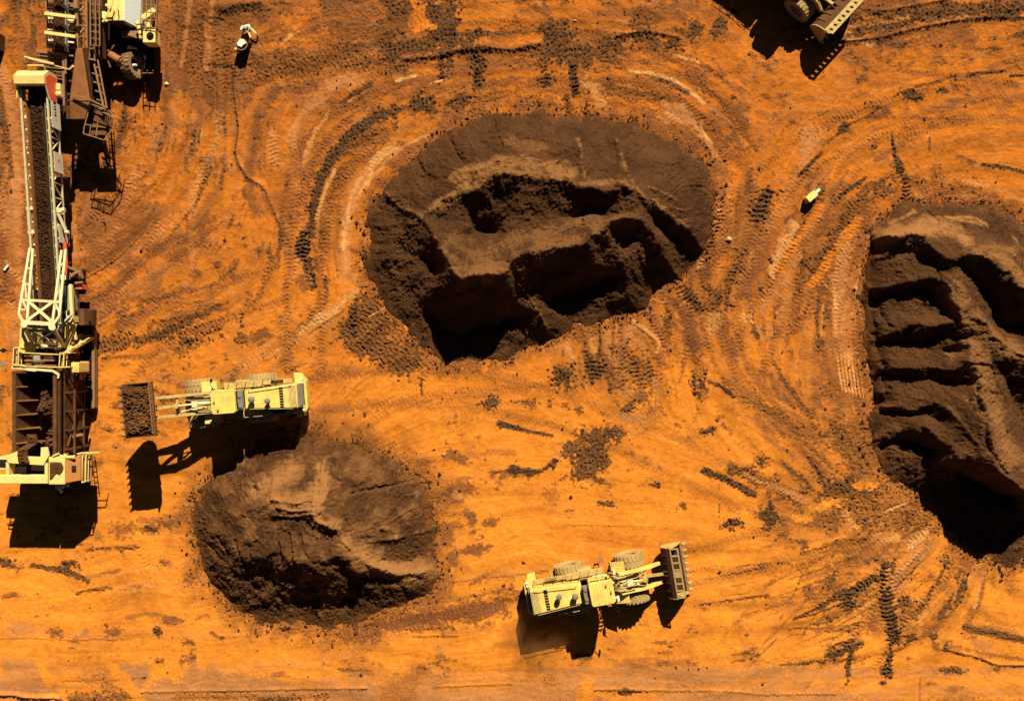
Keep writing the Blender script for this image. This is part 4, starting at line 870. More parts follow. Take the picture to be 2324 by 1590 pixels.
# ---- the ground mesh and its material
GLARE = sstep(350, 1350, VY + 60 * N1)  # sun glare painted into the soil tone, brighter towards the bottom
H *= 1 - .5 * GLARE * (1 - W['D']) * (1 - .5 * W['B'])
H += (.042 * W['D'] + .012 * W['B']) * N3 + .032 * W['D'] * N4
TONE = np.clip(.50 + .06 * LM + .035 * LF + .07 * N2 + .05 * N5 + .12 * LW + .06 * LC, 0, 1)
def ground_material():
    m, nt, b = mat_new("trafficked_dirt")
    N, L = nt.nodes, nt.links
    def attr(nm):
        a = N.new("ShaderNodeAttribute"); a.attribute_name = nm
        s_ = N.new("ShaderNodeSeparateColor"); L.new(a.outputs["Color"], s_.inputs[0])
        return a, s_
    a1, soil = attr('soil'); a2, aux = attr('aux')
    geo = N.new("ShaderNodeNewGeometry")
    def noise(sc, det, ro=.6):
        n = N.new("ShaderNodeTexNoise"); n.inputs["Scale"].default_value = sc; n.inputs["Detail"].default_value = det; n.inputs["Roughness"].default_value = ro
        L.new(geo.outputs["Position"], n.inputs["Vector"]); return n
    nf = noise(7.0, 8, .75); nm_ = noise(1.1, 6, .6); nc = noise(.16, 4)
    def mix(a, bcol, fac):
        x = N.new("ShaderNodeMixRGB")
        if isinstance(a, tuple): x.inputs[1].default_value = (*a, 1)
        else: L.new(a, x.inputs[1])
        if isinstance(bcol, tuple): x.inputs[2].default_value = (*bcol, 1)
        else: L.new(bcol, x.inputs[2])
        L.new(fac, x.inputs[0]); return x.outputs[0]
    def rng(src, a, b_, c, d):
        r = N.new("ShaderNodeMapRange"); r.inputs[1].default_value = a; r.inputs[2].default_value = b_; r.inputs[3].default_value = c; r.inputs[4].default_value = d
        L.new(src, r.inputs[0]); return r.outputs[0]
    base = mix((0.415, 0.121, 0.0110), (0.625, 0.205, 0.0190), aux.outputs[0])  # upper and lower ground tones, glare painted in by aux red
    base = mix(base, (0.37, 0.112, 0.013), rng(nc.outputs["Fac"], .45, .7, 0, .7))
    base = mix(base, (0.52, 0.18, 0.026), rng(nm_.outputs["Fac"], .5, .8, 0, .25))
    def edge(w):       # break the mask up below the mesh's own spacing
        s_ = N.new("ShaderNodeMath"); s_.operation = 'MULTIPLY_ADD'; s_.inputs[1].default_value = .7; s_.inputs[2].default_value = -.35
        L.new(nf.outputs["Fac"], s_.inputs[0])
        k = rng(w, 0.0, .25, 0, 1)
        mu = N.new("ShaderNodeMath"); mu.operation = 'MULTIPLY'; L.new(s_.outputs[0], mu.inputs[0]); L.new(k, mu.inputs[1])
        ad = N.new("ShaderNodeMath"); ad.operation = 'ADD'; ad.use_clamp = True; L.new(w, ad.inputs[0]); L.new(mu.outputs[0], ad.inputs[1])
        return ad.outputs[0]
    c = mix(base, (0.155, 0.054, 0.0165), edge(soil.outputs[1]))
    c = mix(c, (0.33, 0.135, 0.043), edge(a1.outputs["Alpha"]))
    c = mix(c, (0.43, 0.22, 0.072), edge(soil.outputs[2]))
    c = mix(c, (0.076, 0.036, 0.014), edge(soil.outputs[0]))
    tone = N.new("ShaderNodeMath"); tone.operation = 'MULTIPLY'
    L.new(rng(aux.outputs[1], 0, 1, .62, 1.34), tone.inputs[0]); L.new(rng(nf.outputs["Fac"], .25, .75, .80, 1.18), tone.inputs[1])
    mu = N.new("ShaderNodeMixRGB"); mu.blend_type = 'MULTIPLY'; mu.inputs[0].default_value = 1
    L.new(c, mu.inputs[1]); L.new(tone.outputs[0], mu.inputs[2])
    L.new(mu.outputs[0], b.inputs["Base Color"])
    b.inputs["Roughness"].default_value = .95; b.inputs["Specular IOR Level"].default_value = .08
    nb = noise(11.0, 6, .75)
    bp = N.new("ShaderNodeBump"); bp.inputs["Distance"].default_value = .06; L.new(rng(aux.outputs[0], 0, 1, .42, .22), bp.inputs["Strength"])
    L.new(nb.outputs["Fac"], bp.inputs["Height"]); L.new(bp.outputs[0], b.inputs["Normal"])
    return m
fade = (np.abs(XX) < 47) & (np.abs(YY) < 33.5)
H = np.where(fade, H, 0)
inn = (np.clip((46.5 - np.abs(XX)) / 2.0, 0, 1) * np.clip((33.0 - np.abs(YY)) / 1.6, 0, 1)).astype(np.float32)
for k, v in (('D', .10), ('B', .34), ('L', .04), ('M', .12)): W[k] = W[k] * inn + v * (1 - inn)
GLARE = GLARE * inn + .35 * (1 - inn); TONE = TONE * inn + .5 * (1 - inn)
ground = grid_mesh("ground", XX, YY, H, ground_material(), {'soil': (W['D'], W['B'], W['L'], W['M']), 'aux': (GLARE, TONE, N1 * 0, N1 * 0 + 1)})  # soil red holds dark ore dirt and painted bank shadow
ground['kind'] = 'structure'

# ---- loose stones along the feet of the piles and over the dirt
def rubble(name, mat, count, place, seed):
    r = np.random.RandomState(seed)
    t = (1 + 5 ** .5) / 2
    iv = np.array([(-1, t, 0), (1, t, 0), (-1, -t, 0), (1, -t, 0), (0, -1, t), (0, 1, t), (0, -1, -t), (0, 1, -t), (t, 0, -1), (t, 0, 1), (-t, 0, -1), (-t, 0, 1)], float) / math.hypot(1, t)
    ifc = [(0,11,5),(0,5,1),(0,1,7),(0,7,10),(0,10,11),(1,5,9),(5,11,4),(11,10,2),(10,7,6),(7,1,8),(3,9,4),(3,4,2),(3,2,6),(3,6,8),(3,8,9),(4,9,5),(2,4,11),(6,2,10),(8,6,7),(9,8,1)]
    vs = []; fs = []
    for k in range(count):
        x, y, s = place(r)
        p = iv * (1 + .35 * r.randn(12, 1)) * s * r.uniform(.6, 1.3, (1, 3)) * np.array([[1, 1, .7]])
        b = len(vs)
        vs += [(x + q[0], y + q[1], max(q[2] + s * .35, -.05)) for q in p]
        fs += [(a + b, c + b, d + b) for a, c, d in ifc]
    me = bpy.data.meshes.new(name); me.from_pydata(vs, [], fs); me.materials.append(mat)
    o = bpy.data.objects.new(name, me); COL.objects.link(o)
    return o
allo = []
for k, ol in enumerate(PO):
    n = len(ol); cx = sum(p[0] for p in ol) / n; cy = sum(p[1] for p in ol) / n
    allo += [(p, (p[0] - cx, p[1] - cy)) for p in ol]
def near_foot(r):
    (px, py), (dx, dy) = allo[r.randint(len(allo))]
    L = math.hypot(dx, dy); e = r.exponential(.55) - .45
    return px + dx / L * e + r.randn() * .25, py + dy / L * e + r.randn() * .25, min(.03 + r.exponential(.035), .16)
tag(rubble("loose_rubble", M['ore_plain'], 5200, near_foot, 61), "loose dark stones strewn round the feet of the ore stockpiles", "rubble", kind='stuff')
def on_dirt(r):
    while True:
        x, y = r.uniform(-44, 44), r.uniform(-31, 31)
        i = int((x + 47) / GSTEP) + gox; j = int((y + 33.5) / GSTEP) + goy
        if r.rand() < .05 + 1.3 * W['D'][j, i] + .3 * W['B'][j, i]: return x, y, min(.02 + r.exponential(.03), .13)
tag(rubble("scattered_stones", M['ore_plain'], 4200, on_dirt, 62), "small dark stones scattered over the driven dirt", "stones", kind='stuff')
# ------------------------------------------------------------------ wheel loaders
WR, WT = 1.26, 1.08          # tyre radius and width
def add_wheel(parent, x, y, steer, mt):
    """tyre with lugs, rim and hub; axle along the loader's y"""
    side = 1 if y > 0 else -1
    h = WT / 2
    t = MB()
    prof = [(.62, -h * .80), (.80, -h * .98), (1.02, -h), (1.15, -h * .93), (1.20, -h * .75), (1.20, h * .75), (1.15, h * .93), (1.02, h), (.80, h * .98), (.62, h * .80)]
    t.lathe(prof, (0, 0, 0), 'y', 40)
    n = 22
    for i in range(n):
        for s in (-1, 1):
            a = 2 * math.pi * (i + (.5 if s > 0 else 0)) / n
            w2 = .085
            def pt(da, y_, r): return (r * math.cos(a + da), y_, r * math.sin(a + da))
            lo = [pt(-w2, s * .03, 1.17), pt(w2, s * .03, 1.17), pt(w2 + .09, s * h * .97, 1.10), pt(-w2 + .09, s * h * .97, 1.10)]
            hi = [pt(-w2 * .8, s * .03, WR), pt(w2 * .8, s * .03, WR), pt(w2 * .8 + .09, s * h * 1.01, WR - .03), pt(-w2 * .8 + .09, s * h * 1.01, WR - .03)]
            t.hexa(lo, hi)
    e = bpy.data.objects.new("wheel", None); COL.objects.link(e); e.parent = parent
    c = Vector((x, y, WR - .03)); c.rotate(Euler((0, 0, steer))); e.location = c; e.rotation_euler = (0, 0, steer); e.empty_display_size = .3
    t.build("tyre", mt, e, smooth=False)
    r = MB()
    s = side
    r.lathe([(.0, s * .10), (.22, s * .12), (.26, s * .34), (.40, s * .34), (.50, s * .16), (.60, s * .20), (.66, s * .46), (.66, -s * .45), (.0, -s * .45)], (0, 0, 0), 'y', 28)
    for i in range(10):
        q = 2 * math.pi * i / 10
        r.cyl((.33 * math.cos(q), s * .33, .33 * math.sin(q)), (.33 * math.cos(q), s * .385, .33 * math.sin(q)), .035, 6)
    r.build("rim", M['rim'], e)
    return e

def bucket_parts(T, hx, hz, pitch, steer, full, ladder):
    """bucket: shell, side plates, lip with teeth, spill guard with cut-outs; T parent, pivot at (hx, hz)"""
    hw = 2.06
    ca, sa = math.cos(pitch), math.sin(pitch)
    def tr(x, y, z):
        z0 = z - .45
        return Vector((hx + x * ca - z0 * sa, y, hz + x * sa + z0 * ca))
    # shell profile, inside then outside
    ins = [(2.00, .03), (1.2, .06), (.62, .12), (.30, .32), (.16, .66), (.16, 1.05), (.34, 1.45), (.58, 1.70)]
    out = [(.50, 1.76), (.24, 1.50), (.04, 1.07), (.04, .62), (.20, .22), (.56, -.02), (1.2, -.05), (2.00, -.03)]
    b = MB()
    prof = ins + out; n = len(prof)
    vs = [tr(p[0], -hw, p[1]) for p in prof] + [tr(p[0], hw, p[1]) for p in prof]
    fs = [tuple([i, (i + 1) % n, n + (i + 1) % n, n + i]) for i in range(n)]
    k = len(ins)
    for o in (0, n):
        for i in range(k - 1): fs.append((o + i, o + i + 1, o + n - 2 - i, o + n - 1 - i))
    b.add(vs, fs)
    # stiffeners on the back
    for y in (-1.5, -.8, .8, 1.5):
        for (p, q) in (((.02, .6), (.02, 1.08)), ((.02, 1.08), (.24, 1.52)), ((.18, .2), (.02, .6))):
            b.beam(tr(p[0], y, p[1]), tr(q[0], y, q[1]), .09, .10, up=tuple(tr(1, 0, 0) - tr(0, 0, 0)))
    # hinge ears
    for y in (-.78, .78):
        b.hexa([tr(-.25, y - .07, .3), tr(.2, y - .07, .15), tr(.06, y - .07, .9), tr(-.22, y - .07, .62)], [tr(-.25, y + .07, .3), tr(.2, y + .07, .15), tr(.06, y + .07, .9), tr(-.22, y + .07, .62)])
    for y in (-.16, .16):
        b.hexa([tr(-.22, y - .05, 1.0), tr(.06, y - .05, .85), tr(.2, y - .05, 1.42), tr(-.12, y - .05, 1.3)], [tr(-.22, y + .05, 1.0), tr(.06, y + .05, .85), tr(.2, y + .05, 1.42), tr(-.12, y + .05, 1.3)])
    bk = b.build("bucket", M['shell'] if ladder else M['brown'], T, rz=steer, bevel=.015)
    for s in (-1, 1):
        m = MB()
        pr = [(2.0, -.03), (1.9, .35), (1.35, 1.15), (.72, 1.82), (.50, 1.76), (.24, 1.50), (.04, 1.07), (.04, .62), (.20, .22), (.56, -.02)]
        y0, y1 = s * (hw + .004), s * (hw + .075)
        n2 = len(pr)
        vs = [tr(p[0], y0, p[1]) for p in pr] + [tr(p[0], y1, p[1]) for p in pr]
        m.add(vs, [tuple(range(n2)), tuple(range(n2, 2 * n2))[::-1]] + [(i, (i + 1) % n2, n2 + (i + 1) % n2, n2 + i) for i in range(n2)])
        m.build("side_plate", M['dusty_yellow'] if not full else M['brown'], bk)
    lip = MB()
    lip.hexa([tr(1.85, -hw - .05, -.075), tr(2.16, -hw - .05, -.03), tr(2.16, hw + .05, -.03), tr(1.85, hw + .05, -.075)], [tr(1.85, -hw - .05, .06), tr(2.16, -hw - .05, .0), tr(2.16, hw + .05, .0), tr(1.85, hw + .05, .06)])
    lip.build("cutting_edge", M['rail'], bk)
    for i in range(8):
        y = -hw + .13 + i * (2 * hw - .26) / 7
        tt = MB()
        tt.hexa([tr(2.0, y - .10, -.08), tr(2.42, y - .05, -.03), tr(2.42, y + .05, -.03), tr(2.0, y + .10, -.08)], [tr(2.0, y - .10, .12), tr(2.42, y - .05, .0), tr(2.42, y + .05, .0), tr(2.0, y + .10, .12)])
        tt.build("tooth", M['dusty_yellow'] if not full else M['brown'], bk)
    # spill guard: two rails and uprights, cut-outs between
    g = MB()
    q0, q1 = ((.54, 1.74), (1.18, 2.06)) if ladder else ((.54, 1.74), (1.14, 2.18))
    dv = Vector(tr(q1[0], 0, q1[1]) - tr(q0[0], 0, q0[1]))
    nrm = dv.cross(Vector((0, 1, 0))).normalized()
    def lerp(t, y): return Vector((q0[0] + (q1[0] - q0[0]) * t, y, q0[1] + (q1[1] - q0[1]) * t))
    def L(t, y): p = lerp(t, y); return tr(p.x, p.y, p.z)
    def plate(poly, th=.05):
        n3 = len(poly)
        g.add([p - nrm * th / 2 for p in poly] + [p + nrm * th / 2 for p in poly], [tuple(range(n3)), tuple(range(n3, 2 * n3))[::-1]] + [(i, (i + 1) % n3, n3 + (i + 1) % n3, n3 + i) for i in range(n3)])
    if ladder:
        plate([L(0, -hw), L(.13, -hw), L(.13, hw), L(0, hw)]); plate([L(.86, -hw), L(1, -hw), L(1, hw), L(.86, hw)], .09)
        for i in range(8):
            y = -hw + .05 + i * (2 * hw - .1) / 7
            plate([L(.131, y - .05), L(.859, y - .05), L(.859, y + .05), L(.131, y + .05)], .12)
        plate([L(.131, -.36), L(.859, -.20), L(.859, .20), L(.131, .36)], .06)
    else:
        plate([L(0, -hw), L(.36, -hw), L(.36, hw), L(0, hw)]); plate([L(.72, -hw * .97), L(1, -hw * .93), L(1, hw * .93), L(.72, hw * .97)])
        for i in range(9):
            y = -hw + .10 + i * (2 * hw - .2) / 8
            plate([L(.361, y - .17), L(.719, y - .11), L(.719, y + .20), L(.361, y + .13)])
    g.build("spill_guard", M['rail'] if full else (M['rim'] if ladder else M['dusty_yellow']), bk)
    return bk, tr

def make_loader(label, loc, head, steer, hx, hz, pitch, full, ladder, group):
    T = thing("wheel_loader", label, "wheel loader", (loc[0], loc[1], 0), head, group)
    mt = M['tyre']
    # ---- rear half
    ch = MB()
    ch.box(-5.7, -.25, -.62, .62, .85, 1.75); ch.box(-3.1, -1.9, -1.0, 1.0, .85, 1.55)
    ch.prism([(-.9, .7), (.35, .95), (.35, 1.35), (-.9, 1.9)], 'y', -.35, .35)
    ch.build("rear_chassis", M['dark'], T, bevel=.03)
    hd = MB()
    hd.hexa([(-6.02, -1.05, 1.751), (-1.78, -.80, 1.751), (-1.78, .80, 1.751), (-6.02, 1.05, 1.751)], [(-5.98, -.98, 3.92), (-1.80, -.72, 4.05), (-1.80, .72, 4.05), (-5.98, .98, 3.92)])
    hood = hd.build("engine_hood", M['yellow'], T, bevel=.07)
    vt = MB()
    for i in range(8):
        y = -.78 + i * .215
        vt.box(-4.88, -4.58, y, y + .15, 3.93, 3.99)
    vt.build("hood_vent", M['dark'], hood)
    for (xa, xb, hy, za) in ((-3.62, -3.60, .80, 3.985), (-2.5, -2.48, .74, 4.015), (-5.25, -5.23, .92, 3.93)):
        sm = MB(); sm.box(xa, xb, -hy, hy, za, za + .02)
        sm.build("hood_seam", M['dusty_yellow'], hood)
    rg = MB()
    for i in range(6): rg.box(-5.90 + i * .10, -5.86 + i * .10, -.88, .88, 3.921, 3.962 - i * .0)
    rg.box(-6.10, -6.02, -.9, .9, 2.0, 3.6)
    for i in range(9): rg.box(-6.14, -6.10, -.85, .85, 2.1 + i * .16, 2.16 + i * .16)
    rg.build("radiator_grille", M['grey'], hood)
    for (x, y, r) in ((-2.45, .02, .26), (-3.72, .22, .23)):
        e = MB(); e.cyl((x, y, 4.0), (x, y, 4.42), .10, 14); e.lathe([(0, 4.38), (r * .8, 4.38), (r, 4.46), (r, 4.62), (r * .7, 4.74), (0, 4.78)], (x, y, 0), 'z', 18)
        e.build("exhaust_cap", M['grey'], hood, smooth=False)
    cw = MB()
    cw.prism([(-6.18, -1.35), (-6.02, -1.75), (-5.35, -1.85), (-5.35, 1.85), (-6.02, 1.75), (-6.18, 1.35)], 'z', 1.05, 1.745)
    cw.prism([(-6.42, -1.15), (-6.18, -1.5), (-6.18, 1.5), (-6.42, 1.15)], 'z', 1.1, 2.15)
    cw.build("counterweight", M['yellow'], T, bevel=.06)
    for s in (-1, 1):
        lp = MB(); lp.cyl((-6.2, s * 1.25, 2.28), (-6.02, s * 1.25, 2.28), .10, 10); lp.cyl((-6.2, s * .98, 2.28), (-6.02, s * .98, 2.28), .10, 10); lp.box(-6.2, -6.1, s * 1.1 - .03, s * 1.1 + .03, 2.151, 2.3)
        lp.build("tail_light", M['white'], T)
    for s in (-1, 1):
        w = MB()
        w.box(-5.6, -2.9, min(s * 1.06, s * 1.44), max(s * 1.06, s * 1.44), 2.36, 2.44)
        w.box(-2.9, .25, min(s * .95, s * 1.48), max(s * .95, s * 1.48), 2.42, 2.50)
        w.prism([(-4.0, 2.36), (-3.85, 1.9), (-3.9, 1.9), (-4.1, 2.36)], 'y', min(s * .95, s * 1.9), max(s * .95, s * 1.9))
        w.build("walkway", M['dusty_yellow'], T, bevel=.015)
        h = MB(); yy = s * 1.42
        top = [(-5.5, yy, 3.35), (-3.0, yy, 3.35), (-2.8, yy, 3.5), (-.2, yy, 3.5)]
        h.path(top, .05); h.path([(p[0], p[1], p[2] - .45) for p in top], .04)
        for x in (-5.5, -4.6, -3.8, -3.0): h.beam((x, yy, 2.44), (x, yy, 3.35), .05)
        for x in (-2.3, -1.6, -.9, -.2): h.beam((x, yy, 2.5), (x, yy, 3.5), .05)
        h.path([(-5.5, yy, 3.35), (-5.6, yy - s * .6, 3.35), (-5.6, yy - s * .6, 2.44)], .05)
        h.path([(-.2, yy, 3.5), (.2, yy - s * .3, 3.5), (.2, yy - s * .3, 2.5)], .05)
        h.build("handrail", M['dusty_yellow'], T)
        st = MB()
        for i in range(6):
            st.box(-4.62 + i * .17, -4.50 + i * .17, min(s * 1.09, s * 1.38), max(s * 1.09, s * 1.38), 2.46, 2.56)
        st.build("vent_louvre", M['dark'], T)
        ld = MB()
        for x in (.0, .42): ld.beam((x, s * 1.95, .55), (x - .05, s * 1.80, 2.45), .05)
        for i in range(6): ld.beam((-.02, s * (1.94 - i * .025), .65 + i * .33), (.42, s * (1.94 - i * .025), .65 + i * .33), .05, .1)
        ld.build("ladder", M['rail'], T)
        bx = MB(); bx.box(-1.9, -.7, min(s * .66, s * 1.6), max(s * .66, s * 1.6), 1.2, 2.41)
        bx.build("side_tank", M['dusty_yellow'], T, bevel=.05)
    for s in (-1, 1):
        sc_ = MB(); sc_.cyl((-1.5, s * .55, 1.5), (-.6, s * .62, 1.5), .13, 10); sc_.cyl((-.6, s * .62, 1.5), (.5, s * .60, 1.5), .06, 8)
        sc_.build("steering_cylinder", M['cream'], T)
        hs = MB(); hs.path([(-.9, s * .3, 2.2), (-.3, s * .42, 2.75), (.35, s * .36, 2.6), (.8, s * .25, 2.2)], .055); hs.path([(-.8, s * .12, 2.2), (-.2, s * .16, 2.9), (.4, s * .14, 2.75), (.85, s * .1, 2.4)], .05)
        hs.build("hitch_hose", M['black'], T)
        gr = MB(); gr.path([(-5.6, s * .99, 4.0), (-5.6, s * .99, 4.16), (-2.2, s * .76, 4.26), (-2.2, s * .76, 4.06)], .04)
        gr.build("grab_rail", M['dusty_yellow'], hood)
    # cab
    cb = MB()
    cb.hexa([(-1.25, -.86, 2.50), (.50, -.80, 2.50), (.50, .80, 2.50), (-1.25, .86, 2.50)], [(-1.2, -.82, 3.3), (.62, -.76, 3.3), (.62, .76, 3.3), (-1.2, .82, 3.3)])
    for (x, y, dx) in ((-1.15, -.78, 0), (-1.15, .78, 0), (.56, -.72, .1), (.56, .72, .1), (-.35, -.77, .05), (-.35, .77, .05)): cb.beam((x, y, 3.29), (x + dx, y, 4.82), .11)
    cab = cb.build("cab", M['yellow'], T, bevel=.02)
    gl = MB()
    gl.hexa([(-1.10, -.74, 3.305), (.53, -.68, 3.305), (.53, .68, 3.305), (-1.10, .74, 3.305)], [(-1.10, -.74, 4.81), (.62, -.68, 4.81), (.62, .68, 4.81), (-1.10, .74, 4.81)])
    gl.build("window", M['glass'], cab)
    rf = MB()
    def rr(hx_, hy, r, z): 
        o = []
        for (cx, cy, a0) in ((hx_ - r, hy - r, 0), (-hx_ + r, hy - r, 90), (-hx_ + r, -hy + r, 180), (hx_ - r, -hy + r, 270)):
            for a in (0, 30, 60, 90): q = math.radians(a0 + a); o.append((-.32 + cx + r * math.cos(q), cy + r * math.sin(q), z))
        return o
    a, b_ = rr(1.0, .98, .22, 4.83), rr(.94, .92, .2, 5.06); n = len(a)
    rf.add(a + b_, [tuple(range(n))[::-1], tuple(range(n, 2 * n))] + [(i, (i + 1) % n, n + (i + 1) % n, n + i) for i in range(n)])
    for i in range(5): rf.box(-.95 + i * .27, -.90 + i * .27, -.78, .78, 5.061, 5.085)
    roof = rf.build("cab_roof", M['yellow'], cab, bevel=.02)
    hr = MB(); hr.box(.32, .46, -.12, .06, 5.062, 5.16); hr.cyl((.1, .6, 5.06), (.1, .6, 5.24), .07, 8); hr.beam((.36, -.6, 5.06), (.36, .4, 5.075), .025)
    hr.build("beacon", M['orange'], roof)
    ac = MB(); ac.box(-1.76, -1.36, -.72, .70, 4.06, 4.62); ac.cyl((-1.56, .45, 4.62), (-1.56, .45, 4.70), .16, 12); ac.cyl((-1.56, -.35, 4.62), (-1.56, -.35, 4.70), .16, 12)
    ac.build("air_conditioner", M['grey'], T, bevel=.03)
    for s in (-1, 1):
        mi = MB(); mi.path([(.45, s * .85, 4.5), (.75, s * 1.5, 4.5), (.75, s * 1.72, 4.35)], .04); mi.box(.70, .78, min(s * 1.6, s * 1.9), max(s * 1.6, s * 1.9), 3.95, 4.35)
        mi.build("mirror", M['dark'], cab)
        hlm = MB(); hlm.cyl((.62, s * .6, 4.72), (.78, s * .6, 4.70), .09, 10)
        hlm.build("cab_light", M['white'], cab)
    for y in (-1.46, 1.46): add_wheel(T, -2.5, y, 0, mt)
    ax = MB(); ax.cyl((-2.5, -1.3, WR - .03), (-2.5, 1.3, WR - .03), .34, 14); ax.build("axle", M['dark'], T)
    # ---- front half, turned about the hitch
    ff = MB()
    ff.box(.40, 3.1, -.58, .58, .8, 1.75)
    for s in (-1, 1):
        ff.prism([(.55, 1.74), (2.6, 1.74), (2.2, 2.35), (1.75, 3.15), (1.15, 3.25), (.75, 2.5)], 'y', min(s * .42, s * .58), max(s * .42, s * .58))
    ff.cyl((1.42, -.75, 2.9), (1.42, .75, 2.9), .15, 12); ff.box(.8, 1.3, -.42, .42, 1.75, 2.6)
    ff.build("front_frame", M['dusty_yellow'], T, rz=steer, bevel=.02)
    ax = MB(); ax.cyl((2.5, -1.3, WR - .03), (2.5, 1.3, WR - .03), .34, 14); ax.build("axle", M['dark'], T, rz=steer)
    for y in (-1.46, 1.46): add_wheel(T, 2.5, y, steer, mt)
    for s in (-1, 1):
        fe = MB(); y0, y1 = sorted((s * .85, s * 1.72))
        fe.hexa([(.95, y0, 2.30), (1.95, y0, 2.72), (1.95, y1, 2.72), (.95, y1, 2.30)], [(.95, y0, 2.38), (1.95, y0, 2.80), (1.95, y1, 2.80), (.95, y1, 2.38)])
        fe.hexa([(.80, y0, 1.5), (.88, y0, 1.5), (.88, y1, 1.5), (.80, y1, 1.5)], [(.86, y0, 2.34), (.949, y0, 2.34), (.949, y1, 2.34), (.86, y1, 2.34)])
        fe.beam((1.9, s * .6, 2.2), (1.9, s * 1.0, 2.7), .1)
        fe.build("fender", M['yellow'], T, rz=steer, bevel=.02)
        li = MB(); li.beam((1.0, s * 1.1, 2.36), (1.0, s * 1.1, 3.02), .07); li.box(.92, 1.10, s * 1.1 - .22, s * 1.1 + .22, 3.02, 3.26)
        li.build("headlight", M['white'], T, rz=steer)
    bk, tr = bucket_parts(T, hx, hz, pitch, steer, full, ladder)
    hin = tr(-.12, 0, .45); cr = tr(-.15, 0, 1.15)
    dx, dz = hin.x - 1.42, hin.z - 2.9
    L = math.hypot(dx, dz); ux, uz = dx / L, dz / L
    nx_, nz_ = -uz, ux
    def A(t, n_): return (1.42 + ux * L * t + nx_ * n_, 2.9 + uz * L * t + nz_ * n_)
    for s in (-1, 1):
        ar = MB(); y0, y1 = sorted((s * .66, s * .90))
        ar.prism([A(-.03, -.18), A(.25, -.08), A(.6, .02), A(.97, -.16), A(1.03, .0), A(.97, .18), A(.66, .56), A(.42, .58), A(.2, .36), A(-.03, .2)], 'y', y0, y1)
        ar.build("lift_arm", M['dusty_yellow'] if full else M['yellow'], T, rz=steer, bevel=.02)
        hy = MB(); q = A(.5, .05)
        p0 = Vector((.95, s * .30, 1.7)); p1 = Vector((q[0], s * .5, q[1])); mid = p0.lerp(p1, .58)
        hy.cyl(p0, mid, .15, 12); hy.cyl(mid, p1, .075, 10)
        hy.build("lift_cylinder", M['cream'], T, rz=steer)
        ho = MB(); ho.path([(.7, s * .2, 2.6), (1.3, s * .26, 3.25), (A(.3, .62)[0], s * .3, A(.3, .62)[1]), (A(.5, .66)[0], s * .55, A(.5, .66)[1])], .06)
        ho.path([(.5, s * .45, 2.4), (1.2, s * .52, 3.35), (A(.25, .5)[0], s * .62, A(.25, .5)[1])], .05)
        ho.build("hydraulic_hose", M['dusty_yellow'], T, rz=steer)
    c0 = A(.55, .30)
    ct = MB(); ct.prism([(c0[0] - .15, c0[1] - .62), (c0[0] + .15, c0[1] - .62), (c0[0] + .22, c0[1] + .1), (c0[0] + .02, c0[1] + .78), (c0[0] - .26, c0[1] + .78), (c0[0] - .24, c0[1] + .1)], 'y', -.19, .19)
    ct.cyl((c0[0], -.66, c0[1]), (c0[0], .66, c0[1]), .14, 12)
    ct.build("bell_crank", M['dusty_yellow'], T, rz=steer, bevel=.02)
    tc = MB(); p0 = Vector((1.0, 0, 2.75)); p1 = Vector((c0[0] - .12, 0, c0[1] + .68)); md = p0.lerp(p1, .6)
    tc.cyl(p0, md, .19, 12); tc.cyl(md, p1, .09, 10); tc.box(md.x - .5, md.x - .05, -.24, .24, md.z + .05, md.z + .22)
    tc.build("tilt_cylinder", M['cream'], T, rz=steer)
    lk = MB(); lk.beam((c0[0], 0, c0[1] - .52), tuple(cr), .22, .2); lk.build("bucket_link", M['dusty_yellow'], T, rz=steer)
    return T, tr

GL = "wheel loaders working between the stockpiles"
x, y = P(525, 907.5, 1.5)[:2]
LA = math.radians(184.6)
LT1, tr1 = make_loader("pale yellow wheel loader above the rounded stockpile, raising a full bucket", (x, y), LA, math.radians(.8), 5.75, 4.35, math.radians(54), True, False, GL)
x2, y2 = G(1362.8, 1312)
LT2, _ = make_loader("pale yellow wheel loader with an empty bucket, alone on bright dirt near the bottom", (x2, y2), math.radians(10.6), math.radians(-1.0), 5.15, 1.35, math.radians(-6), False, True, GL)
x3, y3 = ((2962 - 1920) * .0225 - .35, (1313 + 65) * .0225 + .3)
LT3, _ = make_loader("wheel loader cut off by the top edge, only one wheel and bucket in view", (x3, y3), math.radians(-36), math.radians(-6.6), 4.15, 1.75, math.radians(-30), False, False, GL)

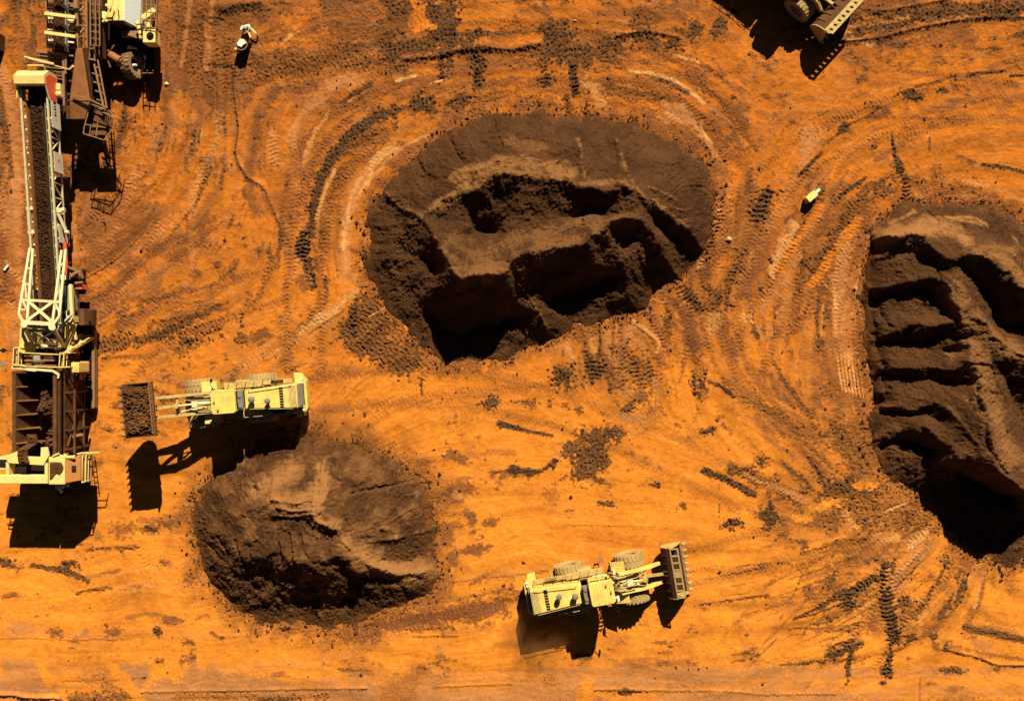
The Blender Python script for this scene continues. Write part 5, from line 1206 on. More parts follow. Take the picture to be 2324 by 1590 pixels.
# the dirt heaped in the raised bucket of the first loader
def bucket_load():
    nx, ny = 26, 52
    r = np.random.RandomState(9)
    nz = fnoise((ny, nx), 8, 31, 1.6); nb = bnoise((ny, nx), 2.5, 32)
    a, e = LT1.matrix_basis, Euler((0, 0, math.radians(.8)))
    vs = []; idx = {}
    for j in range(ny):
        for i in range(nx):
            u, v = i / (nx - 1), j / (ny - 1)
            lx = .30 + 1.82 * u; lz = 1.55 - 1.45 * u            # from the back plate down to the lip
            edge = min(u, 1 - u, v, 1 - v)
            hgt = .34 * min(1, edge / .16) ** .7 + .09 * nz[j, i] * min(1, edge / .1) + .05 * nb[j, i] * min(1, edge / .06)
            yv = -2.03 + 4.06 * v
            p = tr1(lx + hgt * .66, yv, lz + hgt * .75); p.rotate(e)
            vs.append(p)
    fs = [(j * nx + i, j * nx + i + 1, (j + 1) * nx + i + 1, (j + 1) * nx + i) for j in range(ny - 1) for i in range(nx - 1)]
    base = len(vs)
    for j in range(ny):
        for i in (0, nx - 1):
            pass
    # closed underside following the shell
    low = []
    for j in (0, ny - 1):
        for (lx, lz) in ((.30, 1.55), (.22, .8), (.5, .2), (1.92, .13)):
            p = tr1(lx, -2.03 + 4.06 * (j / (ny - 1)), lz); p.rotate(e); low.append(p)
    vs += low
    for k in range(3): fs.append((base + k, base + k + 1, base + 4 + k + 1, base + 4 + k))
    w = [Matrix.Translation((LT1.location.x, LT1.location.y, 0)) @ Matrix.Rotation(LA, 4, 'Z') @ Vector(p) for p in vs]
    me = bpy.data.meshes.new("dirt_load"); me.from_pydata([tuple(p) for p in w], [], fs); me.materials.append(M['dirt'])
    o = bpy.data.objects.new("dirt_load", me); COL.objects.link(o)
    tag(o, "brown dirt heaped in the raised bucket of the wheel loader", "dirt load")
bucket_load()
# ------------------------------------------------------------------ tracked crushing plant on the left
CB = P(110, 800, 0)
CR = thing("mobile_crusher", "long cream mobile crusher with a lattice conveyor boom, standing along the left edge", "mobile crusher", CB)
def cm(): return MB(CB)
def cpart(mb, name, mat, parent=None, bevel=0.0, smooth=False):
    o = mb.build(name, mat, parent if parent is not None else CR, bevel, smooth)
    return o
def rect(x0, y0, x1, y1, z):
    a, b = P(x0, y0, z), P(x1, y1, z)
    return min(a.x, b.x), max(a.x, b.x), min(a.y, b.y), max(a.y, b.y)
def ibox(mb, x0, y0, x1, y1, zt, zb):
    """upright box whose top, at height zt, covers the surveyed rectangle"""
    q = rect(x0, y0, x1, y1, zt); return mb.box(q[0], q[1], q[2], q[3], zb, zt)

# conveyor boom: runs north (up the survey) and climbs
YH, YT = 20.0, 1.6
def zc(y): return 2.9 + (7.1 - 2.9) * (y - YT) / (YH - YT)
def xc(y): return -37.45 + (-36.72 + 37.45) * (y - YT) / (YH - YT)
def cp(dx, y, dz): return Vector((xc(y) + dx, y, zc(y) + dz))
bl = cm()
bl.hexa([cp(-.62, YT, .10), cp(-.40, YT, -.08), cp(-.40, YH - .4, -.08), cp(-.62, YH - .4, .10)], [cp(-.62, YT, .14), cp(-.40, YT, -.04), cp(-.40, YH - .4, -.04), cp(-.62, YH - .4, .14)])
bl.hexa([cp(-.40, YT, -.08), cp(.40, YT, -.08), cp(.40, YH - .4, -.08), cp(-.40, YH - .4, -.08)], [cp(-.40, YT, -.04), cp(.40, YT, -.04), cp(.40, YH - .4, -.04), cp(-.40, YH - .4, -.04)])
bl.hexa([cp(.40, YT, -.08), cp(.62, YT, .10), cp(.62, YH - .4, .10), cp(.40, YH - .4, -.08)], [cp(.40, YT, -.04), cp(.62, YT, .14), cp(.62, YH - .4, .14), cp(.40, YH - .4, -.04)])
belt = cpart(bl, "conveyor_belt", M['belt'])
for s, nm, mt in ((-1, "skirt_board", M['rust']), (1, "skirt_board", M['greygreen'])):
    b = cm(); x0, x1 = sorted((s * .60, s * .66))
    b.hexa([cp(x0, YT, .05), cp(x1, YT, .05), cp(x1, YH - .7, .05), cp(x0, YH - .7, .05)], [cp(x0 + s * .10, YT, .42), cp(x1 + s * .10, YT, .42), cp(x1 + s * .10, YH - .7, .42), cp(x0 + s * .10, YH - .7, .42)])
    cpart(b, nm, mt)
n_id = 20
for i in range(n_id):
    y = YT + .6 + (YH - YT - 1.8) * i / (n_id - 1)
    b = cm(); b.beam(cp(-1.02, y, -.02), cp(1.02, y, -.02), .10, .12)
    for s in (-1, 1): b.beam(cp(s * .95, y, -.02), cp(s * .72, y, .30), .09); b.cyl(cp(s * .74, y + .1, .08), cp(s * .98, y + .1, .22), .08, 8)
    cpart(b, "idler_frame", M['cream'] if i % 3 else M['hotcream'])
for s in (-1, 1):
    t = cm(); X = s * 1.02
    def top(y): return cp(X, y, .55)
    def bot(y): return cp(X, y, -1.05 if s > 0 else -.75)
    t.beam(top(YT - .2), top(YH), .15); t.beam(bot(YT + 2.5), bot(YH), .13)
    ys = np.linspace(YT + 2.5, YH, 15)
    for k in range(14):
        t.beam(bot(ys[k]), top(ys[k]), .09)
        if k % 2: t.beam(bot(ys[k]), top(ys[k + 1]), .08)
        else: t.beam(top(ys[k]), bot(ys[k + 1]), .08)
    t.beam(bot(ys[14]), top(ys[14]), .1)
    tr_ = cpart(t, "conveyor_truss", M['cream'])
    if s > 0:
        def panel(ya, yb, mat, name, za=-1.0, zb=.50, off=.19):
            b = cm(); b.hexa([cp(X + off, ya, za), cp(X + off + .03, ya, za), cp(X + off + .03, yb, za), cp(X + off, yb, za)], [cp(X + off, ya, zb), cp(X + off + .03, ya, zb), cp(X + off + .03, yb, zb), cp(X + off, yb, zb)])
            return cpart(b, name, mat, tr_)
        panel(17.3, 19.25, M['panel'], "name_panel", off=.19)
        pn = panel(14.0, 15.5, M['panel'], "sign_panel")
        # illegible dark characters down the name panel
        for k, (yy, hh, ww) in enumerate(((19.1, .20, .42), (18.86, .16, .30), (18.64, .17, .36), (18.42, .14, .26), (18.22, .15, .34), (17.92, .09, .16))):
            b = cm(); z0 = -.32
            b.hexa([cp(X + .222, yy, z0), cp(X + .226, yy, z0), cp(X + .226, yy + hh * .8, z0), cp(X + .222, yy + hh * .8, z0)], [cp(X + .222, yy, z0 + ww), cp(X + .226, yy, z0 + ww), cp(X + .226, yy + hh * .8, z0 + ww), cp(X + .222, yy + hh * .8, z0 + ww)])
            cpart(b, "lettering", M['dark'], tr_)
        b = cm(); b.hexa([cp(X + .222, 14.75, -.3), cp(X + .222, 14.75, -.3), cp(X + .222, 15.0, -.3), cp(X + .222, 15.0, -.3)], [cp(X + .222, 14.8, -.1), cp(X + .222, 14.8, -.1), cp(X + .222, 15.0, -.05), cp(X + .222, 15.0, -.05)]); cpart(b, "emblem", M['red'], tr_)
        b = cm(); b.hexa([cp(X + .222, 14.3, -.62), cp(X + .222, 14.3, -.62), cp(X + .222, 15.2, -.62), cp(X + .222, 15.2, -.62)], [cp(X + .222, 14.3, -.55), cp(X + .222, 14.3, -.55), cp(X + .222, 15.2, -.55), cp(X + .222, 15.2, -.55)]); cpart(b, "text_line", M['grey'], tr_)
        panel(8.6, 10.0, M['panel'], "web_plate", -1.0, .45)
        b = cm(); b.cyl(cp(X + .25, 6.2, -.35), cp(X + .25, 8.6, -.35), .17, 12); b.cyl(cp(X + .25, 8.6, -.35), cp(X + .25, 10.6, -.35), .06, 10)
        cpart(b, "hydraulic_cylinder", M['red'], tr_)
        b = cm(); b.beam(cp(X - .15, 11.05, .1), cp(X + .45, 11.1, .1), .34, .3); b.cyl(cp(X + .38, 11.1, .1), cp(X + .62, 11.1, .1), .2, 10); b.beam(cp(X + .1, 10.9, .2), cp(X + .65, 9.4, .1), .2, .12); b.cyl(cp(X + .55, 9.4, .1), cp(X + .85, 9.4, .1), .15, 10); b.cyl(cp(X - .2, 9.7, .2), cp(X + .1, 9.7, .2), .3, 10)
        b.beam(cp(X - .1, 5.9, .1), cp(X + .45, 5.85, .1), .38, .35)
        cpart(b, "fold_hinge", M['cream'], tr_)
    else:
        b = cm(); b.beam(cp(X - .25, 11.2, .35), cp(X + .3, 11.2, .35), .22); b.beam(cp(X - .05, 9.6, .35), cp(X - .05, 11.2, .35), .26, .3); b.beam(cp(X - .2, 9.4, .35), cp(X + .3, 9.4, .35), .3); b.beam(cp(X - .2, 17.2, .2), cp(X, 17.2, .2), .3)
        cpart(b, "fold_hinge", M['cream'], tr_)
        b = cm(); b.cyl(cp(X - .20, 6.2, .1), cp(X - .20, 8.4, .1), .12, 10); b.cyl(cp(X - .2, 8.4, .1), cp(X - .2, 9.4, .1), .06, 8); cpart(b, "hydraulic_cylinder", M['red'], tr_)
for k, y in enumerate(np.linspace(8, 18.3, 6)):
    b = cm(); b.beam(cp(-1.02, y, -.78), cp(1.02, y, -1.0), .10); cpart(b, "cross_member", M['cream'])
# head hood with its red side panel
hx0, hx1, hy0, hy1 = xc(20) - 1.16, xc(20) + 1.16, 19.45, 21.0
b = cm()
b.hexa([(hx0, 20.30, 8.30), (hx1, 20.30, 8.30), (hx1, 20.85, 8.42), (hx0, 20.85, 8.42)], [(hx0, 20.28, 8.38), (hx1, 20.28, 8.38), (hx1, 20.87, 8.50), (hx0, 20.87, 8.50)])
b.hexa([(hx0, 20.85, 8.42), (hx1, 20.85, 8.42), (hx1, 21.35, 7.7), (hx0, 21.35, 7.7)], [(hx0, 20.87, 8.50), (hx1, 20.87, 8.50), (hx1, 21.45, 7.7), (hx0, 21.45, 7.7)])
b.hexa([(hx0, 20.22, 7.86), (hx1, 20.22, 7.86), (hx1, 20.28, 8.37), (hx0, 20.28, 8.37)], [(hx0, 20.26, 7.86), (hx1, 20.26, 7.86), (hx1, 20.32, 8.37), (hx0, 20.32, 8.37)])
b.box(hx0, hx1, 21.35, 21.44, 6.5, 7.7)
b.box(hx0, hx0 + .06, 19.30, 21.34, 6.6, 8.0)
hood = cpart(b, "head_hood", M['hotcream'])
b = cm(); b.prism([(19.25, 6.2), (21.34, 6.2), (21.34, 7.7), (20.86, 8.40), (20.30, 8.29), (19.25, 7.6)], 'x', hx1 - .05, hx1); cpart(b, "side_frame", M['cream'], hood)
b = cm(); b.prism([(19.35, 6.3), (21.2, 6.3), (21.2, 7.65), (20.8, 8.25), (20.35, 8.1), (19.35, 7.35)], 'x', hx1 + .001, hx1 + .03); cpart(b, "red_panel", M['red'], hood)
b = cm(); b.cyl((hx1 + .03, 20.0, 6.3), (hx1 + .40, 20.0, 6.3), .26, 14); b.box(hx1 + .03, hx1 + .35, 20.3, 20.8, 6.0, 6.5); cpart(b, "drive_motor", M['hotcream'], hood)
b = cm(); b.box(hx0 + .07, hx1 - .07, 19.2, 21.3, 5.9, 6.3); b.box(hx0 + .07, hx1 - .07, 20.9, 21.3, 6.3, 7.6); cpart(b, "hood_shade_fill", M['dark'], hood)  # dark box added inside the hood to stand for its shaded interior
b = cm(); b.cyl((hx0 + .2, 20.55, 7.05), (hx1 - .2, 20.55, 7.05), .38, 20); cpart(b, "head_drum", M['dark'], hood)
b = cm(); b.path([(hx0 + .9, 21.44, 7.8), (hx0 + .9, 21.75, 8.1), (hx1 - .2, 21.75, 8.1), (hx1 - .2, 21.44, 7.8)], .07); cpart(b, "guard_rail", M['hotcream'], hood)

# gantry that carries the boom
zg = 6.9
def gp(vx, vy, z): return P(vx, vy, z)
g = cm()
Ltop = gp(72, 562, 5.0); Rtop = gp(146, 565, 5.0)
for (a, b2) in (((75, 565, 5.0), (62, 722, zg)), ((68, 563, 5.0), (43, 712, zg)), ((140, 568, 5.0), (119, 735, zg)), ((149, 566, 5.0), (135, 716, zg))):
    g.beam(gp(*a), gp(*b2), .17, .14)
for (a, b2) in (((62, 610), (70, 608)), ((55, 645), (66, 645)), ((51, 680), (61, 680)), ((46, 702), (60, 702)), ((140, 625), (145, 625)), ((133, 660), (140, 660)), ((126, 700), (135, 700))):
    z = 5.0 + (zg - 5.0) * (a[1] - 562) / 160
    g.beam(gp(a[0], a[1], z), gp(b2[0], b2[1], z), .12)
for (a, b2, c_, d) in ((57, 640, 60, 675), (50, 678, 60, 700), (127, 690, 136, 712), (131, 662, 124, 690)):
    z = 5.0 + (zg - 5.0) * (b2 - 562) / 160
    g.beam(gp(a, b2, z), gp(c_, d, z + .35), .10)
zb_ = 5.0 + (zg - 5.0) * (681 - 562) / 160
g.beam(gp(50, 680, zb_), gp(136, 685, zb_), .20, .16)
g.beam(gp(64, 683, zb_), gp(118, 730, zg), .20, .14); g.beam(gp(120, 685, zb_), gp(60, 728, zg - .01), .20, .12)
g.beam(gp(43, 712, zg), gp(54, 732, zg), .18); g.beam(gp(136, 716, zg), gp(120, 738, zg), .18)
g.beam(gp(52, 731, zg), gp(122, 735, zg + .02), .30, .22); g.beam(gp(54, 739, zg - .3), gp(118, 744, zg - .3), .16); g.beam(gp(55, 748, zg - .6), gp(124, 752, zg - .6), .20)
for q in ((54, 736), (118, 742)): g.cyl(gp(q[0], q[1], zg - .2), gp(q[0], q[1], zg + .25), .26, 12)
g.beam(gp(122, 745, zg - .1), gp(145, 786, 4.7), .26, .2); g.beam(gp(57, 745, zg - .1), gp(76, 782, 4.7), .24, .2)
g.beam(gp(64, 748, zg - .6), gp(98, 765, 5.6), .14); g.beam(gp(120, 752, zg - .6), gp(98, 765, 5.61), .14); g.beam(gp(98, 766, 5.6), gp(136, 780, 4.8), .13); g.beam(gp(98, 766, 5.58), gp(76, 781, 4.8), .13)
g.beam(gp(76, 783, 4.7), gp(140, 786, 4.7), .2, .18)
cpart(g, "lattice_gantry", M['cream'])
b = cm(); p0, p1 = gp(128, 748, 5.6), gp(163, 716, 4.9)
for dx in (-.22, 0, .22): b.beam(p0 + Vector((dx * .6, dx, 0)), p1 + Vector((dx * .6, dx, 0)), .12, .1)
for t in np.linspace(.1, .95, 8): b.beam(p0.lerp(p1, t) + Vector((-.16, -.26, .01)), p0.lerp(p1, t) + Vector((.16, .26, .01)), .06)
cpart(b, "tie_ladder", M['greygreen'])
# side tank, main frame and deck
b = cm(); q = rect(42, 744, 56, 800, 5.6); b.hexa([(q[0], q[2], 2.0), (q[1], q[2], 2.0), (q[1], q[3], 2.0), (q[0], q[3], 2.0)], [(q[0], q[2] , 5.6), (q[1] + .55, q[2], 5.0), (q[1] + .1, q[3], 5.4), (q[0] + .1, q[3], 5.6)])
cpart(b, "side_tank", M['yellow'], bevel=.05)
b = cm(); b.box(-39.6, -35.9, -8.6, 5.0, 1.35, 2.3); b.box(-38.4, -36.6, 2.0, 8.5, 1.8, 2.35)
cpart(b, "chassis", M['brown'], bevel=.03)
zd = 4.5
b = cm(); q = rect(30, 790, 148, 828, zd); b.box(q[0], q[1], q[2], q[3], zd - .12, zd)
deck = cpart(b, "engine_deck", M['brown'])
def rail(name, pts, z0, posts=True, h=1.05, mat='hotcream', w=.07, par=None):
    b = cm(); P1 = [Vector((p[0], p[1], z0 + h)) for p in pts]; P0 = [Vector((p[0], p[1], z0 + h * .5)) for p in pts]
    b.path(P1, w); b.path(P0, w * .8)
    for p in pts: b.beam((p[0], p[1], z0), (p[0], p[1], z0 + h), w)
    return cpart(b, name, M[mat], par)
def ground_pts(lst, z): return [(P(x, y, z).x, P(x, y, z).y) for x, y in lst]
rail("handrail", ground_pts([(55, 788), (32, 789), (30, 827), (55, 829)], 5.5), zd, par=deck); 
rail("handrail", ground_pts([(43, 789), (42, 828)], 5.5), zd, par=deck); rail("handrail", ground_pts([(54, 800), (140, 804)], 5.3), zd, par=deck)
rail("handrail", ground_pts([(52, 830), (100, 832), (146, 833)], 5.4), zd, par=deck); rail("handrail", ground_pts([(137, 800), (135, 832)], 5.5), zd, par=deck); rail("handrail", ground_pts([(147, 799), (160, 800)], 5.5), zd, par=deck); rail("handrail", ground_pts([(146, 802), (145, 833), (158, 832)], 5.5), zd, par=deck)
b = cm(); ibox(b, 60, 802, 72, 822, 5.15, zd + .001); ibox(b, 75, 806, 90, 828, 5.0, zd + .001); cpart(b, "engine_block", M['greygreen'], deck, bevel=.05)
b = cm(); ibox(b, 97, 810, 123, 820, 5.25, zd + .001); cpart(b, "air_cleaner", M['rail'], deck, bevel=.06)
b = cm(); ibox(b, 97, 822, 122, 830, 4.9, zd + .001); ibox(b, 125, 804, 132, 830, 4.9, zd + .001); cpart(b, "fan_housing", M['dark'], deck, bevel=.04)
b = cm(); 
for yy, xx0, xx1 in ((804.5, 92, 130), (808, 56, 74), (818, 56, 100), (826, 58, 72), (829, 80, 128)): b.cyl(P(xx0, yy, 5.2), P(xx1, yy + 1, 5.2), .07, 8)
cpart(b, "pipework", M['rust'], deck)
b = cm(); a_ = P(27, 833, 5.3); c_ = P(110, 841, 5.5); b.beam(a_, P(62, 836, 5.4), .20, .16); b.beam(P(62, 836, 5.4), P(83, 838, 5.4), .32, .2); b.beam(P(83, 838, 5.4), P(120, 841, 5.4), .18, .16); b.beam(P(120, 841, 5.4), P(134, 850, 5.4), .16); b.beam(P(134, 850, 5.4), P(132, 858, 5.4), .14); b.hexa([P(33, 836, 3.8), P(120, 842, 3.8), P(120, 841, 3.8), P(33, 835, 3.8)], [P(33, 837, 5.2), P(120, 843, 5.2), P(120, 842, 5.2), P(33, 836, 5.2)])
cpart(b, "hopper_front_rail", M['cream'])
for k, (a_, c_, mt) in enumerate((((8, 795), (32, 797), 'dark'), ((6, 827), (32, 826), 'grey'))):
    b = cm(); pa, pc = P(*a_, 5.4), P(*c_, 5.2); b.beam(pc, pa, .045); b.hexa([pa + Vector((-.34, .0, -.02)), pa + Vector((0, -.20, -.02)), pa + Vector((.30, 0, -.02)), pa + Vector((0, .20, -.02))], [pa + Vector((-.34, .0, .05)), pa + Vector((0, -.20, .05)), pa + Vector((.30, 0, .05)), pa + Vector((0, .20, .05))])
    cpart(b, "mirror_arm", M[mt])
# stair up to the deck, on the right
b = cm(); s0, s1 = P(143, 798, 4.6), P(205, 762, 1.2); d = (s1 - s0); nn = Vector((-d.y, d.x, 0)).normalized()
for o in (-.34, .34): b.beam(s0 + nn * o, s1 + nn * o, .07, .16)
for t in np.linspace(.04, .97, 12): b.beam(s0.lerp(s1, t) - nn * .33, s0.lerp(s1, t) + nn * .33, .22, .04)
for o in (-.36, .36):
    up = Vector((0, 0, .95)); b.beam(s0 + nn * o + up, s1 + nn * o + up, .07); b.beam(s0 + nn * o + up * .5, s1 + nn * o + up * .5, .05)
    for t in (0, .33, .66, 1): b.beam(s0.lerp(s1, t) + nn * o, s0.lerp(s1, t) + nn * o + up, .06)
cpart(b, "stairway", M['hotcream'])
b = cm(); ibox(b, 161, 822, 179, 845, 5.0, 3.0); cpart(b, "control_box", M['yellow'], bevel=.05)
b = cm(); b.box(-36.0, -35.2, -2.4, -1.2, 2.3, 3.0); b.beam((-35.6, -1.8, 3.0), (-35.9, -1.6, 4.4), .1); b.cyl((-35.3, -1.0, 2.6), (-34.6, -1.0, 2.6), .14, 10); b.cyl((-35.5, -.3, 2.4), (-35.5, .6, 3.6), .12, 10)
for k in range(6): b.cyl((-36.1 + k * .12, -.8, 3.6), (-35.8 + k * .16, -1.9, 2.8), .035, 6)
cpart(b, "hose_manifold", M['rust'])
# screw, exhaust and engine bits beside the boom
b = cm(); ibox(b, 147, 648, 158, 705, 4.3, 2.4); cpart(b, "side_cabinet", M['greygreen'], bevel=.04)
b = cm(); b.beam(P(161, 645, 4.4), P(165, 735, 4.4), .22, .3); b.beam(P(150, 795, 3.6), P(152, 735, 3.8), .2); b.beam(P(152, 790, 3.6), P(172, 735, 3.9), .2); b.beam(P(173, 770, 3.6), P(166, 735, 3.9), .18); ibox(b, 148, 716, 165, 730, 4.6, 2.6); b.beam(P(157, 690, 3.0), P(158, 780, 3.0), .3, .5)
cpart(b, "support_frame", M['hotcream'])
b = cm(); ibox(b, 158, 612, 176, 628, 4.0, 3.0); b.beam(P(156, 606, 4.2), P(178, 616, 4.2), .16, .12); b.beam(P(164, 622, 4.25), P(184, 614, 4.25), .18, .12); b.beam(P(170, 642, 4.2), P(188, 640, 4.2), .16, .12); b.cyl(P(178, 626, 3.4), P(186, 624, 3.4), .32, 12); b.cyl(P(156, 622, 3.6), P(156, 634, 3.6), .2, 10)
eng = cpart(b, "drive_unit", M['rail'])
b = cm(); ibox(b, 171, 645, 186, 656, 4.0, 3.0); cpart(b, "red_cover", M['red'], eng, bevel=.03)
b = cm(); b.box(-36.2, -35.0, 4.6, 6.6, 2.2, 3.2); b.cyl((-35.3, 5.2, 2.8), (-34.8, 5.2, 2.8), .45, 14); cpart(b, "drive_guard", M['dark'], eng, bevel=.05)
b = cm(); q = rect(172, 700, 197, 738, 3.6); b.prism([(q[0], 3.3), (q[0] + .3, 3.6), (q[1] - .25, 3.5), (q[1], 2.4), (q[1], 1.6), (q[0], 1.6)], 'y', q[2], q[3]); cpart(b, "fuel_tank", M['brown'], bevel=.06)
b = cm(); ibox(b, 176, 727, 206, 734, 3.0, 2.8); b.hexa([P(180, 734, 1.2), P(203, 734, 1.2), P(198, 760, 1.2), P(184, 760, 1.2)], [P(178, 733, 2.8), P(206, 733, 2.8), P(200, 758, 2.2), P(186, 758, 2.2)]); cpart(b, "side_hopper", M['dark'], bevel=.03)
# crawler tracks
for x0 in (-40.0, -35.65):
    yA, yB, w, r = -4.7, 1.6, .62, .52
    prof = []
    for k in range(9): a = math.pi / 2 + math.pi * k / 8; prof.append((yA + r * math.cos(a), r + .02 + r * math.sin(a)))
    for k in range(9): a = -math.pi / 2 + math.pi * k / 8; prof.append((yB + r * math.cos(a), r + .02 + r * math.sin(a)))
    b = cm(); b.prism(prof, 'x', x0, x0 + w)
    tk = cpart(b, "crawler_track", M['black'], bevel=.02)
    b = cm()
    for k in range(24):
        y = yA + (yB - yA) * k / 23; b.box(x0 - .02, x0 + w + .02, y - .035, y + .035, 2 * r + .03, 2 * r + .09)
    cpart(b, "track_shoe", M['dark'], tk)
    b = cm(); b.box(x0 + w - .02, x0 + w + .20, yA - .1, yB + .1, .35, 1.05); b.box(x0 + w + .2, x0 + w + .26, yA, yB, .9, 1.1)
    cpart(b, "track_frame", M['rail'], tk)
# hopper with ribbed walls
zh = 5.3
q = rect(31, 842, 124, 1030, zh)
hp = cm()
hp.hexa([(q[0] + .5, q[2], 2.31), (q[0] + .6, q[2], 2.31), (q[0] + .6, q[3], 2.31), (q[0] + .5, q[3], 2.31)], [(q[0], q[2], zh), (q[0] + .14, q[2], zh), (q[0] + .14, q[3], zh), (q[0], q[3], zh)])
hp.hexa([(q[1] - .6, q[2], 2.31), (q[1] - .5, q[2], 2.31), (q[1] - .5, q[3], 2.31), (q[1] - .6, q[3], 2.31)], [(q[1] - .14, q[2], zh), (q[1], q[2], zh), (q[1], q[3], zh), (q[1] - .14, q[3], zh)])
hp.box(q[0] + .1, q[1] - .1, q[3] - .15, q[3] - .02, 2.31, zh - .02)
hp.box(q[0] + .55, q[1] - .55, q[2], q[3] - .16, 2.31, 2.42)
hop = cpart(hp, "feed_hopper", M['brown'])
for k in range(5):
    y = q[3] - 1.25 - k * 1.12
    b = cm()
    b.add([(q[0] + .15, y - .05, zh - .05), (q[0] + 1.25, y - .05, 3.1), (q[0] + .55, y - .05, 2.45), (q[0] + .15, y + .05, zh - .05), (q[0] + 1.25, y + .05, 3.1), (q[0] + .55, y + .05, 2.45)], [(0, 1, 2), (5, 4, 3), (0, 3, 4, 1), (1, 4, 5, 2), (2, 5, 3, 0)])
    b.add([(q[1] - .15, y - .05, zh - .05), (q[1] - 1.0, y - .05, 3.1), (q[1] - .55, y - .05, 2.45), (q[1] - .15, y + .05, zh - .05), (q[1] - 1.0, y + .05, 3.1), (q[1] - .55, y + .05, 2.45)], [(0, 1, 2), (5, 4, 3), (0, 3, 4, 1), (1, 4, 5, 2), (2, 5, 3, 0)])
    b.beam((q[0] + .5, y, 2.75), (q[1] - .5, y, 2.75), .1, .16)
    cpart(b, "wall_rib", M['rust'], hop)
b = cm(); b.box(q[0] - .12, q[0] - .001, q[2], q[3], zh - .5, zh + .02); b.box(q[1] + .001, q[1] + .16, q[2], q[3], zh - .5, zh + .04); b.box(q[1] + .28, q[1] + .36, q[2], q[3], zh - .4, zh - .02)
cpart(b, "hopper_rim", M['brown'], hop)
# side frame right of the hopper: posts, plates and braces
b = cm(); xr = q[1] + .45; xe = -35.22
b.box(xe - .15, xe, q[2] - .1, q[3] + .3, 3.6, 3.8); b.box(xe - .15, xe, q[2] - .1, q[3] + .3, 1.9, 2.05)
for k in range(5):
    y = q[2] + .3 + (q[3] - q[2] - .5) * k / 4
    b.beam((xe - .08, y, 1.0), (xe - .08, y, 3.6), .16); b.beam((xr, y, 4.6), (xe - .1, y, 3.7), .14)
    if k % 2 == 0 and k < 4: b.beam((xe - .08, y, 1.95), (xe - .08, y + 1.4, 3.6), .10)
b.beam((xr + .1, q[2] + .5, 4.2), (xe - .2, q[2] + 2.2, 3.5), .14); b.beam((xr + .1, q[3] - .4, 4.4), (xe - .2, q[3] - 1.6, 3.6), .14)
sf = cpart(b, "side_frame", M['brown'])
b = cm(); b.hexa([(xr, q[2], 2.3), (xr + .05, q[2], 2.3), (xr + .05, q[3], 2.3), (xr, q[3], 2.3)], [(xr, q[2], 4.7), (xr + .05, q[2], 4.7), (xr + .05, q[3], 4.7), (xr, q[3], 4.7)]); b.box(xr + .06, xe - .2, q[2] + .2, q[3] - 3.2, 1.8, 2.6); b.box(xr + .06, xe - .3, q[2] + 3.6, q[3] - .4, 1.6, 2.9)
cpart(b, "side_plate", M['brown'], sf)
b = cm(); pa = P(146, 993, 4.0); pb = P(186, 985, 3.2); b.beam(pa, pb, .22, .12); b.beam(pb, P(175, 1018, 1.4), .14, .1); cpart(b, "folding_bracket", M['rail'])
# tipping-end house
zk = 5.4
b = cm()
def quad_slab(pts, th):
    n = len(pts); up = [Vector(p) for p in pts]; lo = [p - Vector((0, 0, th)) for p in up]
    b.add(lo + up, [tuple(range(n))[::-1], tuple(range(n, 2 * n))] + [(i, (i + 1) % n, n + (i + 1) % n, n + i) for i in range(n)])
# backstop plates at the head of the hopper: two white wings and the lip between
quad_slab([P(-14, 1038, 5.5), P(22, 1030, 5.5), P(60, 1015, 5.5), P(62, 1035, 5.5), P(92, 1036, 5.5), P(93, 1015, 5.5), P(108, 1014, 5.5), P(112, 1032, 5.5), P(98, 1055, 5.5), P(20, 1050, 5.5), P(14, 1042, 5.5), P(-14, 1042, 5.5)], .10)
wing = cpart(b, "backstop_plate", M['hotcream'])
b = cm(); q2 = rect(-14, 1078, 108, 1097, zk); b.box(q2[0], q2[1], q2[2], q2[3], 2.2, zk)
end = cpart(b, "end_house", M['hotcream'], bevel=.05)
b = cm(); q4 = rect(13, 1048, 20, 1079, zk); b.box(q4[0], q4[1], q4[2], q4[3], 2.2, zk - .02); cpart(b, "end_pillar", M['hotcream'], end); b = cm(); q4 = rect(101, 1050, 108, 1079, zk); b.box(q4[0], q4[1], q4[2], q4[3], 2.2, zk - .02)
cpart(b, "end_pillar", M['hotcream'], end)
b = cm(); q3 = rect(20, 1054, 101, 1078, 4.6); b.box(q3[0], q3[1], q3[2], q3[3], 2.2, 4.3); cpart(b, "dark_recess", M['dark'], end)
b = cm(); q3 = rect(20, 1058, 60, 1076, 4.35); b.box(q3[0], q3[1], q3[2], q3[3], 4.301, 4.36); cpart(b, "recess_plate", M['grey'], end)
b = cm(); q5 = rect(110, 1040, 147, 1099, zk); b.box(q5[0], q5[1], q5[2], q5[3], 2.2, zk); ch_ = cpart(b, "control_cabin", M['hotcream'], bevel=.06)
b = cm(); b.hexa([(q5[1] + .002, q5[2] + .1, 2.4), (q5[1] + 1.0, q5[2] + .25, 2.4), (q5[1] + 1.0, q5[3] - .1, 2.4), (q5[1] + .002, q5[3] - .05, 2.4)], [(q5[1] + .002, q5[2] + .1, zk - .1), (q5[1] + .95, q5[2] + .25, 4.7), (q5[1] + .95, q5[3] - .1, 4.7), (q5[1] + .002, q5[3] - .05, zk - .15)]); door = cpart(b, "door", M['orange'], ch_, bevel=.03)
